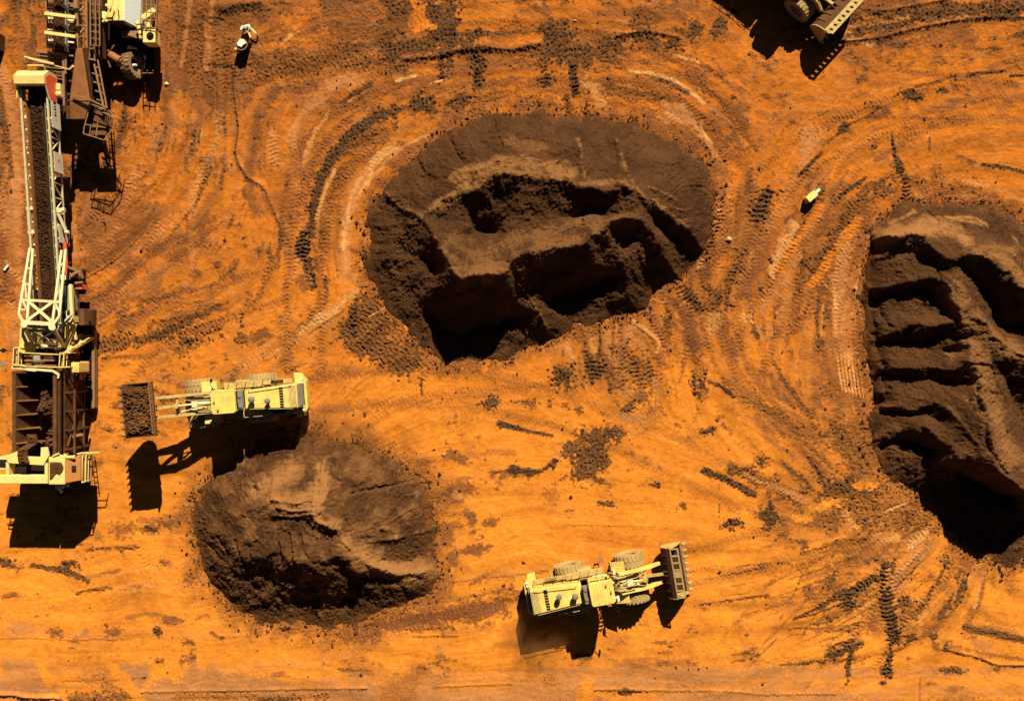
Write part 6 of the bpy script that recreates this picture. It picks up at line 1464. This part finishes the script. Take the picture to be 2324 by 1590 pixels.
b = cm(); b.hexa([(q5[1] + .42, q5[3] - 1.05, 4.98), (q5[1] + .68, q5[3] - 1.05, 4.84), (q5[1] + .68, q5[3] - .6, 4.86), (q5[1] + .42, q5[3] - .6, 5.0)], [(q5[1] + .42, q5[3] - 1.05, 5.14), (q5[1] + .68, q5[3] - 1.05, 5.0), (q5[1] + .68, q5[3] - .6, 5.0), (q5[1] + .42, q5[3] - .6, 5.14)]); cpart(b, "window", M['glass'], door)
b = cm(); b.beam(P(110, 1038, 5.3), P(170, 1035, 5.2), .16); b.beam(P(126, 1031, 5.2), P(168, 1038, 5.2), .12); b.cyl(P(148, 1029, 5.2), P(148, 1034, 5.2), .14, 10); b.beam(P(120, 1034, 5.4), P(134, 1028, 5.4), .12)
cpart(b, "cabin_pipes", M['hotcream'], ch_)
b = cm(); ibox(b, 183, 1032, 208, 1094, 3.4, 3.3); lad = cpart(b, "side_platform", M['rail'])
rail("handrail", ground_pts([(176, 1029), (186, 1028), (224, 1026)], 4.4), 3.4, par=lad); rail("handrail", ground_pts([(188, 1032), (186, 1092)], 4.4), 3.4, par=lad); rail("handrail", ground_pts([(196, 1032), (194, 1092), (186, 1094)], 4.4), 3.4, par=lad)
b = cm(); 
for x in (206, 214): b.beam(P(x, 1034, 3.3), P(x + 2, 1040, .1), .06)
for t in np.linspace(.1, .95, 7): b.beam(P(206, 1034, 3.3).lerp(P(208, 1040, .1), t), P(214, 1034, 3.3).lerp(P(216, 1040, .1), t), .05)
cpart(b, "ladder", M['rail'])
b = cm(); b.box(q2[0], q5[1], q2[2] + .05, q5[3] - .5, .5, 2.19); cpart(b, "end_frame", M['brown'])
b = cm(); pa = P(128, 1101, 4.9); b.box(pa.x - .1, pa.x + .55, pa.y - .25, pa.y + .25, 4.75, 4.95); b.beam(pa + Vector((0, -.1, 0)), pa + Vector((.35, -.55, -.25)), .16); b.box(pa.x + .56, pa.x + .95, pa.y - .1, pa.y + .22, 4.8, 4.9)
cpart(b, "work_lamp", M['white'])
rail("handrail", ground_pts([(-14, 1064), (14, 1064)], 5.0), 3.9, par=end); b = cm(); ibox(b, -14, 1044, 14, 1062, 4.2, 3.0); cpart(b, "cable_drum", M['dark'], end, bevel=.1)

def heap(name, label, cat, fn, nu, nv, seed, amp, mat):
    """a bed of loose ore on a machine: fn(u, v) -> base point and crown height"""
    nz = fnoise((nv, nu), 6, seed, 1.4); nb = bnoise((nv, nu), 2.2, seed + 1)
    top = []; low = []
    for j in range(nv):
        for i in range(nu):
            u, v = i / (nu - 1), j / (nv - 1)
            p, h = fn(u, v); e = min(u, 1 - u, v * 6, (1 - v) * 6)
            k = min(1, e / .2)
            top.append(Vector(p) + Vector((0, 0, h * (k ** .6) + amp * k * (nz[j, i] + .8 * nb[j, i])))); low.append(Vector(p) - Vector((0, 0, .03)))
    n = nu * nv; fs = [(j * nu + i, j * nu + i + 1, (j + 1) * nu + i + 1, (j + 1) * nu + i) for j in range(nv - 1) for i in range(nu - 1)]
    fs2 = [tuple(q + n for q in f[::-1]) for f in fs]
    rim = [i for i in range(nu)] + [j * nu + nu - 1 for j in range(1, nv)] + [(nv - 1) * nu + i for i in range(nu - 2, -1, -1)] + [j * nu for j in range(nv - 2, 0, -1)]
    sd = [(rim[(k + 1) % len(rim)], rim[k], rim[k] + n, rim[(k + 1) % len(rim)] + n) for k in range(len(rim))]
    me = bpy.data.meshes.new(name); me.from_pydata([tuple(p) for p in top + low], [], fs + fs2 + sd); me.materials.append(mat)
    o = bpy.data.objects.new(name, me); COL.objects.link(o)
    return tag(o, label, cat)
heap("crushed_ore", "dark crushed ore riding up the cream crusher's long conveyor belt", "crushed ore", lambda u, v: (cp(-.56 + 1.12 * u, YT + .3 + (YH - 1.0 - YT) * v, .16 - .18 * (1 - abs(2 * u - 1))), .30), 20, 300, 71, .035, M['ore_plain'])
def hop_fn(u, v):
    x = q[0] + 1.15 + (q[1] - q[0] - 1.75) * u + .12 * math.sin(v * 9); y = q[2] + .2 + (q[3] - q[2] - 1.2) * v
    return (x, y, 2.5), 0.5 + 2.0 * math.exp(-((v - .62) / .16) ** 2) * (1 - .6 * abs(2 * u - 1)) + .9 * math.exp(-((v - .86) / .1) ** 2) * (u < .6)
heap("hopper_ore", "brown ore left in the crusher's ribbed feed hopper", "ore", hop_fn, 24, 60, 75, .10, M['dirt'])
def lip_fn(u, v):
    pa = P(62 + (22) * u + 3 * math.sin(v * 7), 985 + 62 * v, 4.2); z = 4.3 + 1.22 * sstep(.3, .5, v)
    return (pa.x, pa.y, z), .38
heap("tipped_ore", "tongue of brown ore spilled over the white backstop of the crusher hopper", "ore", lip_fn, 14, 40, 77, .05, M['dirt'])
def roof_fn(u, v):
    return ((q5[0] + .10 + (.72 + .38 * math.sin(v * 2.6 + .4)) * u, q5[3] - .28 - (1.0 + .42 * (1 - u) * (1 - u) + .1 * math.sin(u * 7)) * v, zk + .012), .10 * (1 - .5 * u))
heap("roof_dirt", "brown dirt lying on the cream cabin roof at the crusher's lower end", "dirt", roof_fn, 14, 18, 79, .02, M['dirt'])
# ------------------------------------------------------------------ wheeled screening plant at the top left
SB = P(215, 90, 0)
SP = thing("screening_plant", "dark rusty screening plant on big tyres with a pale blue engine house, upper left corner", "screening plant", SB)
def sm_(): return MB(SB)
def sp(mb, name, mat, parent=None, bevel=0.0): return mb.build(name, M[mat], parent if parent is not None else SP, bevel)
Ytop = 38.0
def VY2(y, z): return 795 - y / S / (1 - z / CAM_H)
# feed conveyor with ore, running up out of the frame
b = sm_(); za = 5.0
xa0, xa1 = P(122, 60, za).x, P(149, 60, za).x; ye = P(130, 117, za).y
b.box(xa0 - .05, xa1 + .05, ye, Ytop, za - .25, za - .15); cv = sp(b, "conveyor_belt", 'belt')
b = sm_(); b.box(xa1 + .06, xa1 + .12, ye, Ytop, za - .3, za + .25); sp(b, "skirt_board", 'greygreen', cv)
b = sm_(); b.box(xa0 - .12, xa0 - .06, ye, Ytop, za - .3, za + .25); sp(b, "skirt_board", 'rail', cv)
b = sm_(); xl = P(106, 60, 5.4).x; xr_ = P(172, 60, 5.4).x
b.box(xl - .1, xl + .08, ye + .3, Ytop, 4.6, 5.2); b.box(xr_ - .12, xr_ + .1, ye - .4, Ytop, 4.4, 5.2); sp(b, "side_beam", 'rail', cv)
for k, (vy0, vy1) in enumerate(((31, 40), (74, 84), (-14, -5))):
    b = sm_(); b.beam(P(102, vy0, 5.9), P(172, vy1, 5.9), .24, .2); b.beam(P(104, vy0 + 2, 5.8), P(106, vy0 + 6, 4.6), .14); b.beam(P(170, vy1, 5.8), P(171, vy1 + 2, 4.6), .14)
    sp(b, "cross_beam", 'hotcream', cv)
for k in range(9):
    vy = 4 + k * 12.5
    b = sm_(); p = P(108, vy, 5.2); b.beam(p, p + Vector((.45, 0, 0)), .16, .10); p = P(154, vy + 4, 5.1); b.beam(p, p + Vector((.5, -.05, 0)), .13, .1); sp(b, "idler_frame", 'cream' if k % 2 else 'rail', cv)
b = sm_()
b.cyl(P(160, 52, 5.2), P(172, 58, 5.4), .16, 8); b.cyl(P(162, 64, 5.2), P(172, 56, 5.4), .16, 8); b.beam(P(160, 12, 5.6), P(180, 18, 5.6), .22, .14); b.beam(P(172, -5, 5.8), P(174, 20, 5.8), .3, .3); b.beam(P(173, 20, 5.6), P(176, 60, 5.5), .22, .2)
sp(b, "drive_bracket", 'rail', cv)
# lattice bay between conveyor and walkway
b = sm_()
b.beam(P(177, -20, 5.2), P(177, 95, 5.0), .16); b.beam(P(196, -20, 4.6), P(197, 110, 4.4), .16)
for k in range(5):
    v0 = -18 + k * 25
    b.beam(P(177, v0, 5.1), P(196, v0 + 4, 4.5), .10); b.beam(P(178, v0 + (22 if k % 2 else 2), 5.1), P(195, v0 + (4 if k % 2 else 24), 4.5), .09)
sp(b, "lattice_frame", 'rail')
b = sm_(); b.box(P(197, 0, 4).x, P(230, 0, 4).x, P(0, 128, 4).y, Ytop, 3.0, 3.9); sp(b, "screen_box", 'brown', bevel=.03)
b = sm_()
for x in (205, 217, 226): b.beam(P(x, -20, 5.2), P(x + 1, 104, 5.2), .06); b.beam(P(x, -20, 4.7), P(x + 1, 104, 4.7), .045)
for k in range(8):
    vy = -6 + k * 15.5
    for x in (205, 217, 226): b.beam(P(x, vy, 5.2), P(x, vy, 3.9) + Vector((0, .0, 0)), .05)
    b.beam(P(205, vy, 5.2), P(226, vy + 2, 5.2), .045)
b.beam(P(192, 132, 4.6), P(218, 137, 4.6), .12); b.beam(P(204, 108, 4.8), P(203, 132, 4.6), .1); b.beam(P(214, 108, 4.8), P(215, 134, 4.6), .1); b.cyl(P(209, 108, 4.9), P(209, 113, 4.9), .2, 8)
sp(b, "walkway_rails", 'rail')
# grizzly of bars below the conveyor's end
b = sm_(); zg2 = 4.2
for k in range(13):
    x = 86 + k * 4.7; b.beam(P(x, 118, zg2), P(x + 1.5, 176, zg2 - .4), .07)
for k in range(8):
    y = 118 + k * 8; b.beam(P(84, y, zg2 + .06), P(146, y + 7, zg2 + .06), .07)
b.beam(P(144, 128, 4.6), P(146, 245, 4.2), .16); b.beam(P(84, 117, 4.3), P(168, 127, 4.4), .18); b.beam(P(150, 127, 4.7), P(149, 168, 4.6), .14)
gz = sp(b, "grizzly_grid", 'rail')
b = sm_(); b.box(P(84, 0, 3).x, P(148, 0, 3).x, P(0, 250, 3).y, P(0, 116, 3).y, 1.2, 2.6); sp(b, "under_hopper", 'dark')
b = sm_(); b.beam(P(56, 129, 4.9), P(123, 145, 4.9), .11); b.beam(P(64, 133, 4.7), P(158, 158, 4.7), .06); b.beam(P(158, 158, 4.7), P(166, 150, 4.9), .14); sp(b, "spray_pipe", 'hotcream')
b = sm_()
for k in range(8): b.beam(P(150, 138 + k * 15, 3.6), P(166, 140 + k * 15, 3.6), .14, .1)
b.beam(P(150, 130, 3.6), P(152, 256, 3.6), .1); b.beam(P(165, 130, 3.6), P(164, 240, 3.6), .1)
sp(b, "ladder_frame", 'brown')
# rust-stained discharge chute
b = sm_()
b.hexa([P(172, 112, 4.2), P(188, 110, 4.2), P(206, 232, 3.6), P(157, 232, 3.6)], [P(173, 111, 5.7), P(187, 109, 5.7), P(205, 230, 5.0), P(158, 230, 5.0)])
b.hexa([P(157, 232.5, 3.4), P(206, 232.5, 3.4), P(196, 272, 3.0), P(160, 272, 3.0)], [P(158, 232, 4.98), P(205, 232, 4.98), P(193, 271, 4.5), P(160, 271, 4.5)])
ct_ = sp(b, "discharge_chute", 'rust', bevel=.05)
b = sm_(); b.cyl(P(156, 240, 4.2), P(156, 270, 4.0), .42, 12); sp(b, "chute_drum", 'brown', ct_)
b = sm_(); b.hexa([P(189, 108, 4.2), P(200, 110, 3.2), P(213, 234, 2.4), P(206.5, 234, 3.4)], [P(188, 108, 5.4), P(199, 110, 4.8), P(212, 232, 4.0), P(205.5, 232, 4.9)]); sp(b, "chute_side", 'brown', ct_)
b = sm_(); b.beam(P(164, 216, 5.3), P(196, 222, 5.4), .1); b.beam(P(196, 222, 5.4), P(244, 245, 4.8), .12); sp(b, "chute_brace", 'rail', ct_)
b = sm_(); b.hexa([P(165, 120, .6), P(240, 120, .6), P(232, 262, .6), P(165, 250, .6)], [P(178, 112, 3.1), P(228, 112, 3.1), P(226, 262, 2.3), P(165, 262, 2.9)]); sp(b, "shade_block", 'dark', bevel=.05)  # block added under the chute to stop light and fill the shadow
# right-hand ladder walkway ending in a caged platform
b = sm_()
b.beam(P(212, 136, 4.4), P(236, 246, 4.4), .13); b.beam(P(222, 136, 4.8), P(243, 246, 4.8), .10)
for k in range(6): b.beam(P(206 + k * 3.5, 146 + k * 20, 4.0), P(226 + k * 3.2, 155 + k * 19, 4.4), .10)
sp(b, "access_ladder", 'rail')
b = sm_(); ibox2 = rect(206, 250, 252, 306, 3.6); b.box(*ibox2, 3.5, 3.58); pf = sp(b, "end_platform", 'brown')
b = sm_(); top_ = [(206, 236), (250, 252), (262, 268), (258, 290), (236, 318), (189, 303), (193, 282), (206, 236)]
for z in (4.6, 4.1):
    b.path([P(x, y, z) for x, y in top_], .07)
for x, y in top_[:-1]: b.beam(P(x, y, 4.6), Vector((P(x, y, 4.6).x, P(x, y, 4.6).y, 3.58)), .06)
b.beam(P(222, 276, 4.6), P(218, 312, 4.6), .06); b.beam(P(206, 285, 4.6), P(203, 308, 4.6), .06); b.beam(P(193, 282, 4.6), P(240, 290, 4.6), .06); b.beam(P(228, 252, 4.6), P(262, 268, 4.6), .1)
for k in range(5): b.beam(P(242 + k * 4, 256 + k * 2, 4.62), P(238 + k * 4, 280 + k * 2, 4.3), .05)
sp(b, "platform_cage", 'rail', pf)
b = sm_(); b.beam(P(240, 288, 3.5), P(246, 292, .1), .06); b.beam(P(252, 290, 3.5), P(258, 294, .1), .06)
for t in np.linspace(.1, .95, 8): b.beam(P(240, 288, 3.5).lerp(P(246, 292, .1), t), P(252, 290, 3.5).lerp(P(258, 294, .1), t), .05)
for z0, z1 in ((0.1, 3.5),):
    for x, y in ((210, 300), (236, 300), (212, 256), (248, 260)): b.beam(P(x, y, z0), P(x, y, z1), .12)
sp(b, "platform_legs", 'rail')
# engine house: pale blue side, cream roof
b = sm_(); zt, zb2 = 3.6, .6
ex0, ex1 = P(243, 0, zt).x, P(280, 0, zt).x; eyS = P(0, 47, zt).y; eyN = Ytop
exb = P(329, 0, .6).x
b.hexa([(ex0, eyS - .0, zb2), (exb, eyS - 0, zb2), (exb, eyN, zb2), (ex0, eyN, zb2)], [(ex0, eyS, zt), (ex1, eyS, zt), (ex1, eyN, zt), (ex0, eyN, zt)])
eh = sp(b, "engine_house", 'hotcream', bevel=.05)
b = sm_(); b.hexa([(exb + .001, eyS + .03, zb2 + .05), (exb + .05, eyS + .03, zb2 + .05), (exb + .05, eyN, zb2 + .05), (exb + .001, eyN, zb2 + .05)], [(ex1 + .003, eyS + .03, zt - .04), (ex1 + .05, eyS + .03, zt - .04), (ex1 + .05, eyN, zt - .04), (ex1 + .003, eyN, zt - .04)]); sp(b, "side_panel", 'blue', eh)
b = sm_(); b.box(ex0 + .1, ex1 - .1, eyS - .06, eyS - .001, zb2 + .1, zt - .15); sp(b, "end_panel", 'brown', eh)
b = sm_(); b.box(ex1 + .06, ex1 + .12, eyS + 1.9, eyS + 2.4, 2.5, 2.9); sp(b, "panel_window", 'glass', eh)
b = sm_()
for (x, y, h) in ((252, 38, 1.0), (268, 2, 1.0), (262, 36, 1.0)): pass
b.path([P(236, 47, 4.4), P(254, 10, 4.4), P(258, -6, 4.4)], .09); b.path([P(258, 44, 4.3), P(268, 12, 4.3), P(266, -6, 4.3)], .07); b.beam(P(232, 49, 3.9), P(246, 47, 3.9), .16); b.beam(P(236, 47, 4.4), P(237, 47, 3.8), .08); b.cyl(P(236, 40, 3.4), P(236, 34, 4.0), .3, 10); b.beam(P(240, 12, 3.92), P(252, 14, 3.92), .2)
sp(b, "roof_rails", 'hotcream', eh)
b = sm_(); ibox(b, 244, 18, 258, 40, 3.74, 3.601); sp(b, "roof_hatch", 'yellow', eh, bevel=.04)
# pump deck on the right
zp = 3.5
b = sm_(); ibox(b, 323, -20, 352, 98, 2.2, 2.0); pd = sp(b, "pump_deck", 'brown')
b = sm_(); ibox(b, 324, 66, 352, 97, zp, 2.201); pu = sp(b, "pump_housing", 'hotcream', pd, bevel=.05)
b = sm_(); c0 = P(341, 82, zp); b.cyl(c0 - Vector((0, 0, .05)), c0 + Vector((0, 0, .06)), .30, 16); b.cyl(c0 + Vector((0, 0, .06)), c0 + Vector((.1, -.1, .16)), .12, 8); sp(b, "flywheel", 'dark', pu)
b = sm_(); b.hexa([P(318, 38, 3.1), P(346, 18, 3.1), P(354, 26, 3.1), P(326, 48, 3.1)], [P(318, 37, 3.7), P(346, 17, 3.7), P(354, 25, 3.7), P(326, 47, 3.7)]); b.hexa([P(325, 52, 3.0), P(342, 46, 3.0), P(346, 62, 3.0), P(330, 66, 3.0)], [P(328, 50, 3.6), P(340, 45, 3.6), P(344, 60, 3.6), P(332, 64, 3.6)]); sp(b, "cover_plates", 'hotcream', pd)
b = sm_(); 
for x, y in ((313, 60), (316, 72), (310, 50), (318, 82)): b.cyl(P(x, y, 3.1), P(x + 3, y + 6, 3.1), .16, 8)
sp(b, "pump_fitting", 'hotcream', pd)
b = sm_()
for x in (322, 334, 344, 357): b.beam(P(x, -20, 3.7), P(x - 3, 66, 3.7), .06)
for k in range(5): b.beam(P(320, -8 + k * 17, 3.7), P(357, -4 + k * 17, 3.7), .05)
b.beam(P(357, -20, 3.3), P(352, 98, 3.3), .08); b.beam(P(357, -20, 2.4), P(350, 98, 2.4), .2, .3)
for k in range(4): b.beam(P(355, -5 + k * 30, 3.7), P(352, -3 + k * 30, 2.5), .06)
sp(b, "deck_handrail", 'rail', pd)
b = sm_(); ibox(b, 276, 70, 326, 84, 2.4, 2.1); b.beam(P(284, 76, 2.4), P(330, 92, 2.4), .16); sp(b, "deck_edge", 'rail', pd)
b = sm_(); b.box(P(237, 0, 2).x, P(300, 0, 2).x, P(0, 60, 2).y, Ytop, .4, .94); b.box(P(240, 0, 2).x, P(340, 0, 2).x, P(0, 112, 2).y, P(0, 52, 2).y, .9, 1.9); sp(b, "chassis", 'dark', bevel=.05)
b = sm_(); ibox(b, 326, 100, 350, 158, 1.7, .7); sp(b, "battery_box", 'dark', bevel=.05)
b = sm_()
for x in (320, 334, 347): b.beam(P(x, 160, 2.4), P(x + 2, 166, .3), .07)
for z in (.5, 1.0, 1.5, 2.0): b.beam(P(320, 166, z), P(349, 166, z), .06)
sp(b, "access_step", 'rail')
# big tyre with its axle and tie rod
e = bpy.data.objects.new("wheel", None); COL.objects.link(e); e.parent = SP; e.empty_display_size = .3
wc = P(300, 150, 1.2); e.location = wc - SB; e.rotation_euler = (0, math.radians(-16), math.radians(8))
t = MB(); h = .42
t.lathe([(.55, -h * .8), (.75, -h), (.98, -h), (1.06, -h * .8), (1.06, h * .8), (.98, h), (.75, h), (.55, h * .8)], (0, 0, 0), 'x', 36)
for i in range(20):
    for s in (-1, 1):
        a = 2 * math.pi * (i + (.5 if s > 0 else 0)) / 20
        def pt(da, x, r): return (x, r * math.cos(a + da), r * math.sin(a + da))
        t.hexa([pt(-.08, s * .02, 1.04), pt(.08, s * .02, 1.04), pt(.13, s * h, .97), pt(-.03, s * h, .97)], [pt(-.07, s * .02, 1.14), pt(.07, s * .02, 1.14), pt(.12, s * h * 1.02, 1.1), pt(-.03, s * h * 1.02, 1.1)])
t.build("tyre", M['tyre_dark'], e)
t = MB(); t.lathe([(0, .1), (.2, .12), (.3, .02), (.5, .02), (.6, .36), (.6, -.36), (0, -.36)], (0, 0, 0), 'x', 24); t.build("rim", M['dark'], e)
t = MB(); t.cyl((.1, 0, 0), (.42, 0, 0), .16, 12, .10); t.build("hub", M['white'], e)
b = sm_(); b.cyl(wc + Vector((-.3, 0, 0)), wc + Vector((-3.4, -.6, 0)), .22, 12); sp(b, "axle", 'dark')
b = sm_(); b.cyl(P(238, 118, 2.2), P(272, 138, 2.2), .34, 12); b.cyl(P(272, 138, 2.2), P(277, 140, 2.2), .2, 10); b.beam(P(250, 116, 2.3), P(259, 103, 2.5), .1); b.beam(P(244, 134, 2.2), P(251, 153, 2.0), .12)
sp(b, "steering_ram", 'rust')
heap("conveyed_ore", "dark ore lying on the screening plant's feed belt at the top left", "ore", lambda u, v: ((xa0 + .0 + (xa1 - xa0) * u, ye + .1 + (Ytop - ye - .2) * v, za - .14), .34), 16, 110, 83, .05, M['ore_plain'])

# ------------------------------------------------------------------ small things on the dirt
def box_thing(name, label, cat, vx, vy, rz, group=None):
    return thing(name, label, cat, P(vx, vy, 0), rz, group)
# cabin at the left edge
t = box_thing("site_cabin", "dark cabin with a white roof, cut off by the left edge", "cabin", -2, 99, math.radians(-4))
b = MB(); b.box(-1.2, .50, -.70, .62, .0, 2.3); b.build("cabin_body", M['brown'], t, bevel=.03)
b = MB(); b.box(-1.25, .55, -.02, .70, 2.301, 2.40); b.box(-1.25, .48, -.74, -.03, 2.2, 2.28); b.build("roof", M['white'], t, bevel=.02)
# pump skid with two legs
t = box_thing("pump_skid", "small white pump skid with two stubby legs, above the bright drum by the dirt bank", "pump skid", 562.5, 71, math.radians(10)); t.scale = (.85, .85, .85)
b = MB(); b.prism([(-.62, .06), (-.40, .36), (.42, .42), (.46, .18), (.12, -.38), (-.05, -.20), (-.34, -.14)], 'z', .45, .75); b.build("skid_body", M['white'], t, bevel=.03)
b = MB(); b.box(-.3, .02, -.02, .2, .751, .95); b.cyl((.2, .1, .75), (.2, .1, .98), .12, 10); b.build("pump", M['greygreen'], t, bevel=.02)
for (x0, y0, x1, y1) in ((.46, .02, .92, -.62), (.22, -.42, .32, -.92)):
    b = MB(); b.beam((x0, y0, .75), (x1, y1, .70), .17, .14); b.beam((x1, y1, .68), (x1, y1, 0), .12); b.build("leg", M['hotcream'], t)
for (x, y) in ((-.45, .1), (.3, .3)):
    b = MB(); b.beam((x, y, 0), (x, y, .46), .09); b.build("leg", M['grey'], t)
t = box_thing("water_drum", "upright dark drum with a white lid, below the small pump skid", "drum", 556, 110, 0)
b = MB(); b.cyl((0, 0, 0), (0, 0, 1.12), .46, 20); b.build("drum_body", M['dark'], t)
b = MB(); b.prism([(-.36, .06), (-.1, .42), (.22, .36), (.46, .08), (.16, -.10), (.02, -.28), (-.30, -.14)], 'z', 1.121, 1.24); b.build("lid", M['white'], t, bevel=.02)
b = MB(); b.lathe([(.44, 1.06), (.50, 1.06), (.50, 1.13), (.44, 1.13)], (0, 0, 0), 'z', 20); b.build("hoop", M['rail'], t)
b = MB(); b.box(-.62, -.40, -.5, -.24, .2, 1.0); b.cyl((-.5, -.37, 1.0), (-.5, -.37, 1.1), .1, 8); b.build("filter", M['hotcream'], t, bevel=.02)
# marker box
t = box_thing("marker_box", "small pale yellow box with a short neck, standing right of the central stockpile", "marker box", 1838, 447, math.radians(41))
b = MB(); b.box(-.58, .36, -.27, .27, .12, .92); b.build("box_body", M['hotcream'], t, bevel=.03)
b = MB(); b.box(.361, .80, -.11, .13, .55, .88); b.build("neck", M['white'], t, bevel=.03)
b = MB(); b.cyl((-.66, -.08, .3), (-.66, -.08, .62), .08, 10); b.build("lamp", M['white'], t)
for (x, y) in ((-.5, -.2), (-.5, .2), (.28, -.2), (.28, .2)):
    b = MB(); b.beam((x, y, 0), (x, y, .12), .08); b.build("foot", M['dark'], t)
# pale plate by the left edge
t = MB(P(17, 604, 0)); t.hexa([P(7, 612, .04), P(16, 600, .04), P(20, 602, .04), P(11, 614, .04)], [P(7, 612, .2), P(16, 600, .2), P(20, 602, .2), P(11, 614, .2)])
o = t.build("white_board", M['white']); o.location = P(17, 604, 0); tag(o, "short white board lying in the tyre ruts beside the crusher boom, left edge", "board")
# pale rocks
def rock(vx, vy, r, label, mat):
    rr_ = np.random.RandomState(int(vx)); bm = bmesh.new(); bmesh.ops.create_icosphere(bm, subdivisions=2, radius=r)
    for v in bm.verts:
        d = 1 + .16 * math.sin(v.co.x / r * 3 + vx) + .14 * math.sin(v.co.y / r * 4 + vy) + .05 * rr_.randn()
        v.co = Vector((v.co.x * d * 1.2, v.co.y * d * .85, max(v.co.z * d * .7 + r * .35, -.03)))
    me = bpy.data.meshes.new("pale_rock"); bm.to_mesh(me); bm.free(); me.materials.append(M[mat])
    o = bpy.data.objects.new("pale_rock", me); COL.objects.link(o); o.location = P(vx, vy, 0); tag(o, label, "rock", "pale rocks lying on the dirt")
rock(1654, 543, .26, "pale yellow rock just right of the central stockpile's tread marks", 'rim')
rock(1007, 1031, .15, "pale rock on the bright dirt right of the rounded stockpile's top", 'rim')
rock(379, 191, .18, "tan rock among the dark crumbs below the screening plant's tyre", 'hotcream')
rock(213, 650, .07, "tiny pale rock right of the crusher's red cover", 'rim')
rock(1305, 47, .11, "small pale rock above the dark tracks at the top middle", 'rim')

# ---- dust hanging behind the moving machines
def dust_cloud(vx, vy, rx, ry, rz_, dens, seed, label):
    bm = bmesh.new(); bmesh.ops.create_icosphere(bm, subdivisions=3, radius=1.0)
    for v in bm.verts: v.co = Vector((v.co.x * rx, v.co.y * ry, v.co.z * rz_))
    me = bpy.data.meshes.new("dust_cloud"); bm.to_mesh(me); bm.free()
    m = bpy.data.materials.new("hanging_dust"); m.use_nodes = True; nt = m.node_tree; N, L = nt.nodes, nt.links
    for n in list(N): N.remove(n)
    out = N.new("ShaderNodeOutputMaterial"); v = N.new("ShaderNodeVolumePrincipled")
    v.inputs["Color"].default_value = (0.86, 0.42, 0.13, 1); v.inputs["Anisotropy"].default_value = .2
    tc = N.new("ShaderNodeTexCoord"); mp = N.new("ShaderNodeMapping"); mp.inputs["Scale"].default_value = (1 / rx, 1 / ry, 1 / rz_)
    L.new(tc.outputs["Object"], mp.inputs["Vector"])
    ln = N.new("ShaderNodeVectorMath"); ln.operation = 'LENGTH'; L.new(mp.outputs[0], ln.inputs[0])
    fo = N.new("ShaderNodeMapRange"); fo.inputs[1].default_value = 1.0; fo.inputs[2].default_value = .15; L.new(ln.outputs["Value"], fo.inputs[0])
    nz = N.new("ShaderNodeTexNoise"); nz.inputs["Scale"].default_value = .55; nz.inputs["Detail"].default_value = 4; L.new(tc.outputs["Object"], nz.inputs["Vector"])
    nr = N.new("ShaderNodeMapRange"); nr.inputs[1].default_value = .38; nr.inputs[2].default_value = .72; nr.inputs[4].default_value = dens; L.new(nz.outputs["Fac"], nr.inputs[0])
    mu = N.new("ShaderNodeMath"); mu.operation = 'MULTIPLY'; L.new(fo.outputs[0], mu.inputs[0]); L.new(nr.outputs[0], mu.inputs[1])
    L.new(mu.outputs[0], v.inputs["Density"]); L.new(v.outputs[0], out.inputs["Volume"])
    me.materials.append(m)
    o = bpy.data.objects.new("dust_cloud", me); COL.objects.link(o); o.location = P(vx, vy, rz_ * .75); tag(o, label, "dust", kind='stuff')
dust_cloud(1205, 1452, 3.4, 3.0, 1.5, .8, 1, "thin dust hanging over the shadow behind the lower loader")
dust_cloud(770, 965, 4.6, 2.6, 1.4, .55, 2, "thin dust drifting between the loader and the rounded stockpile")
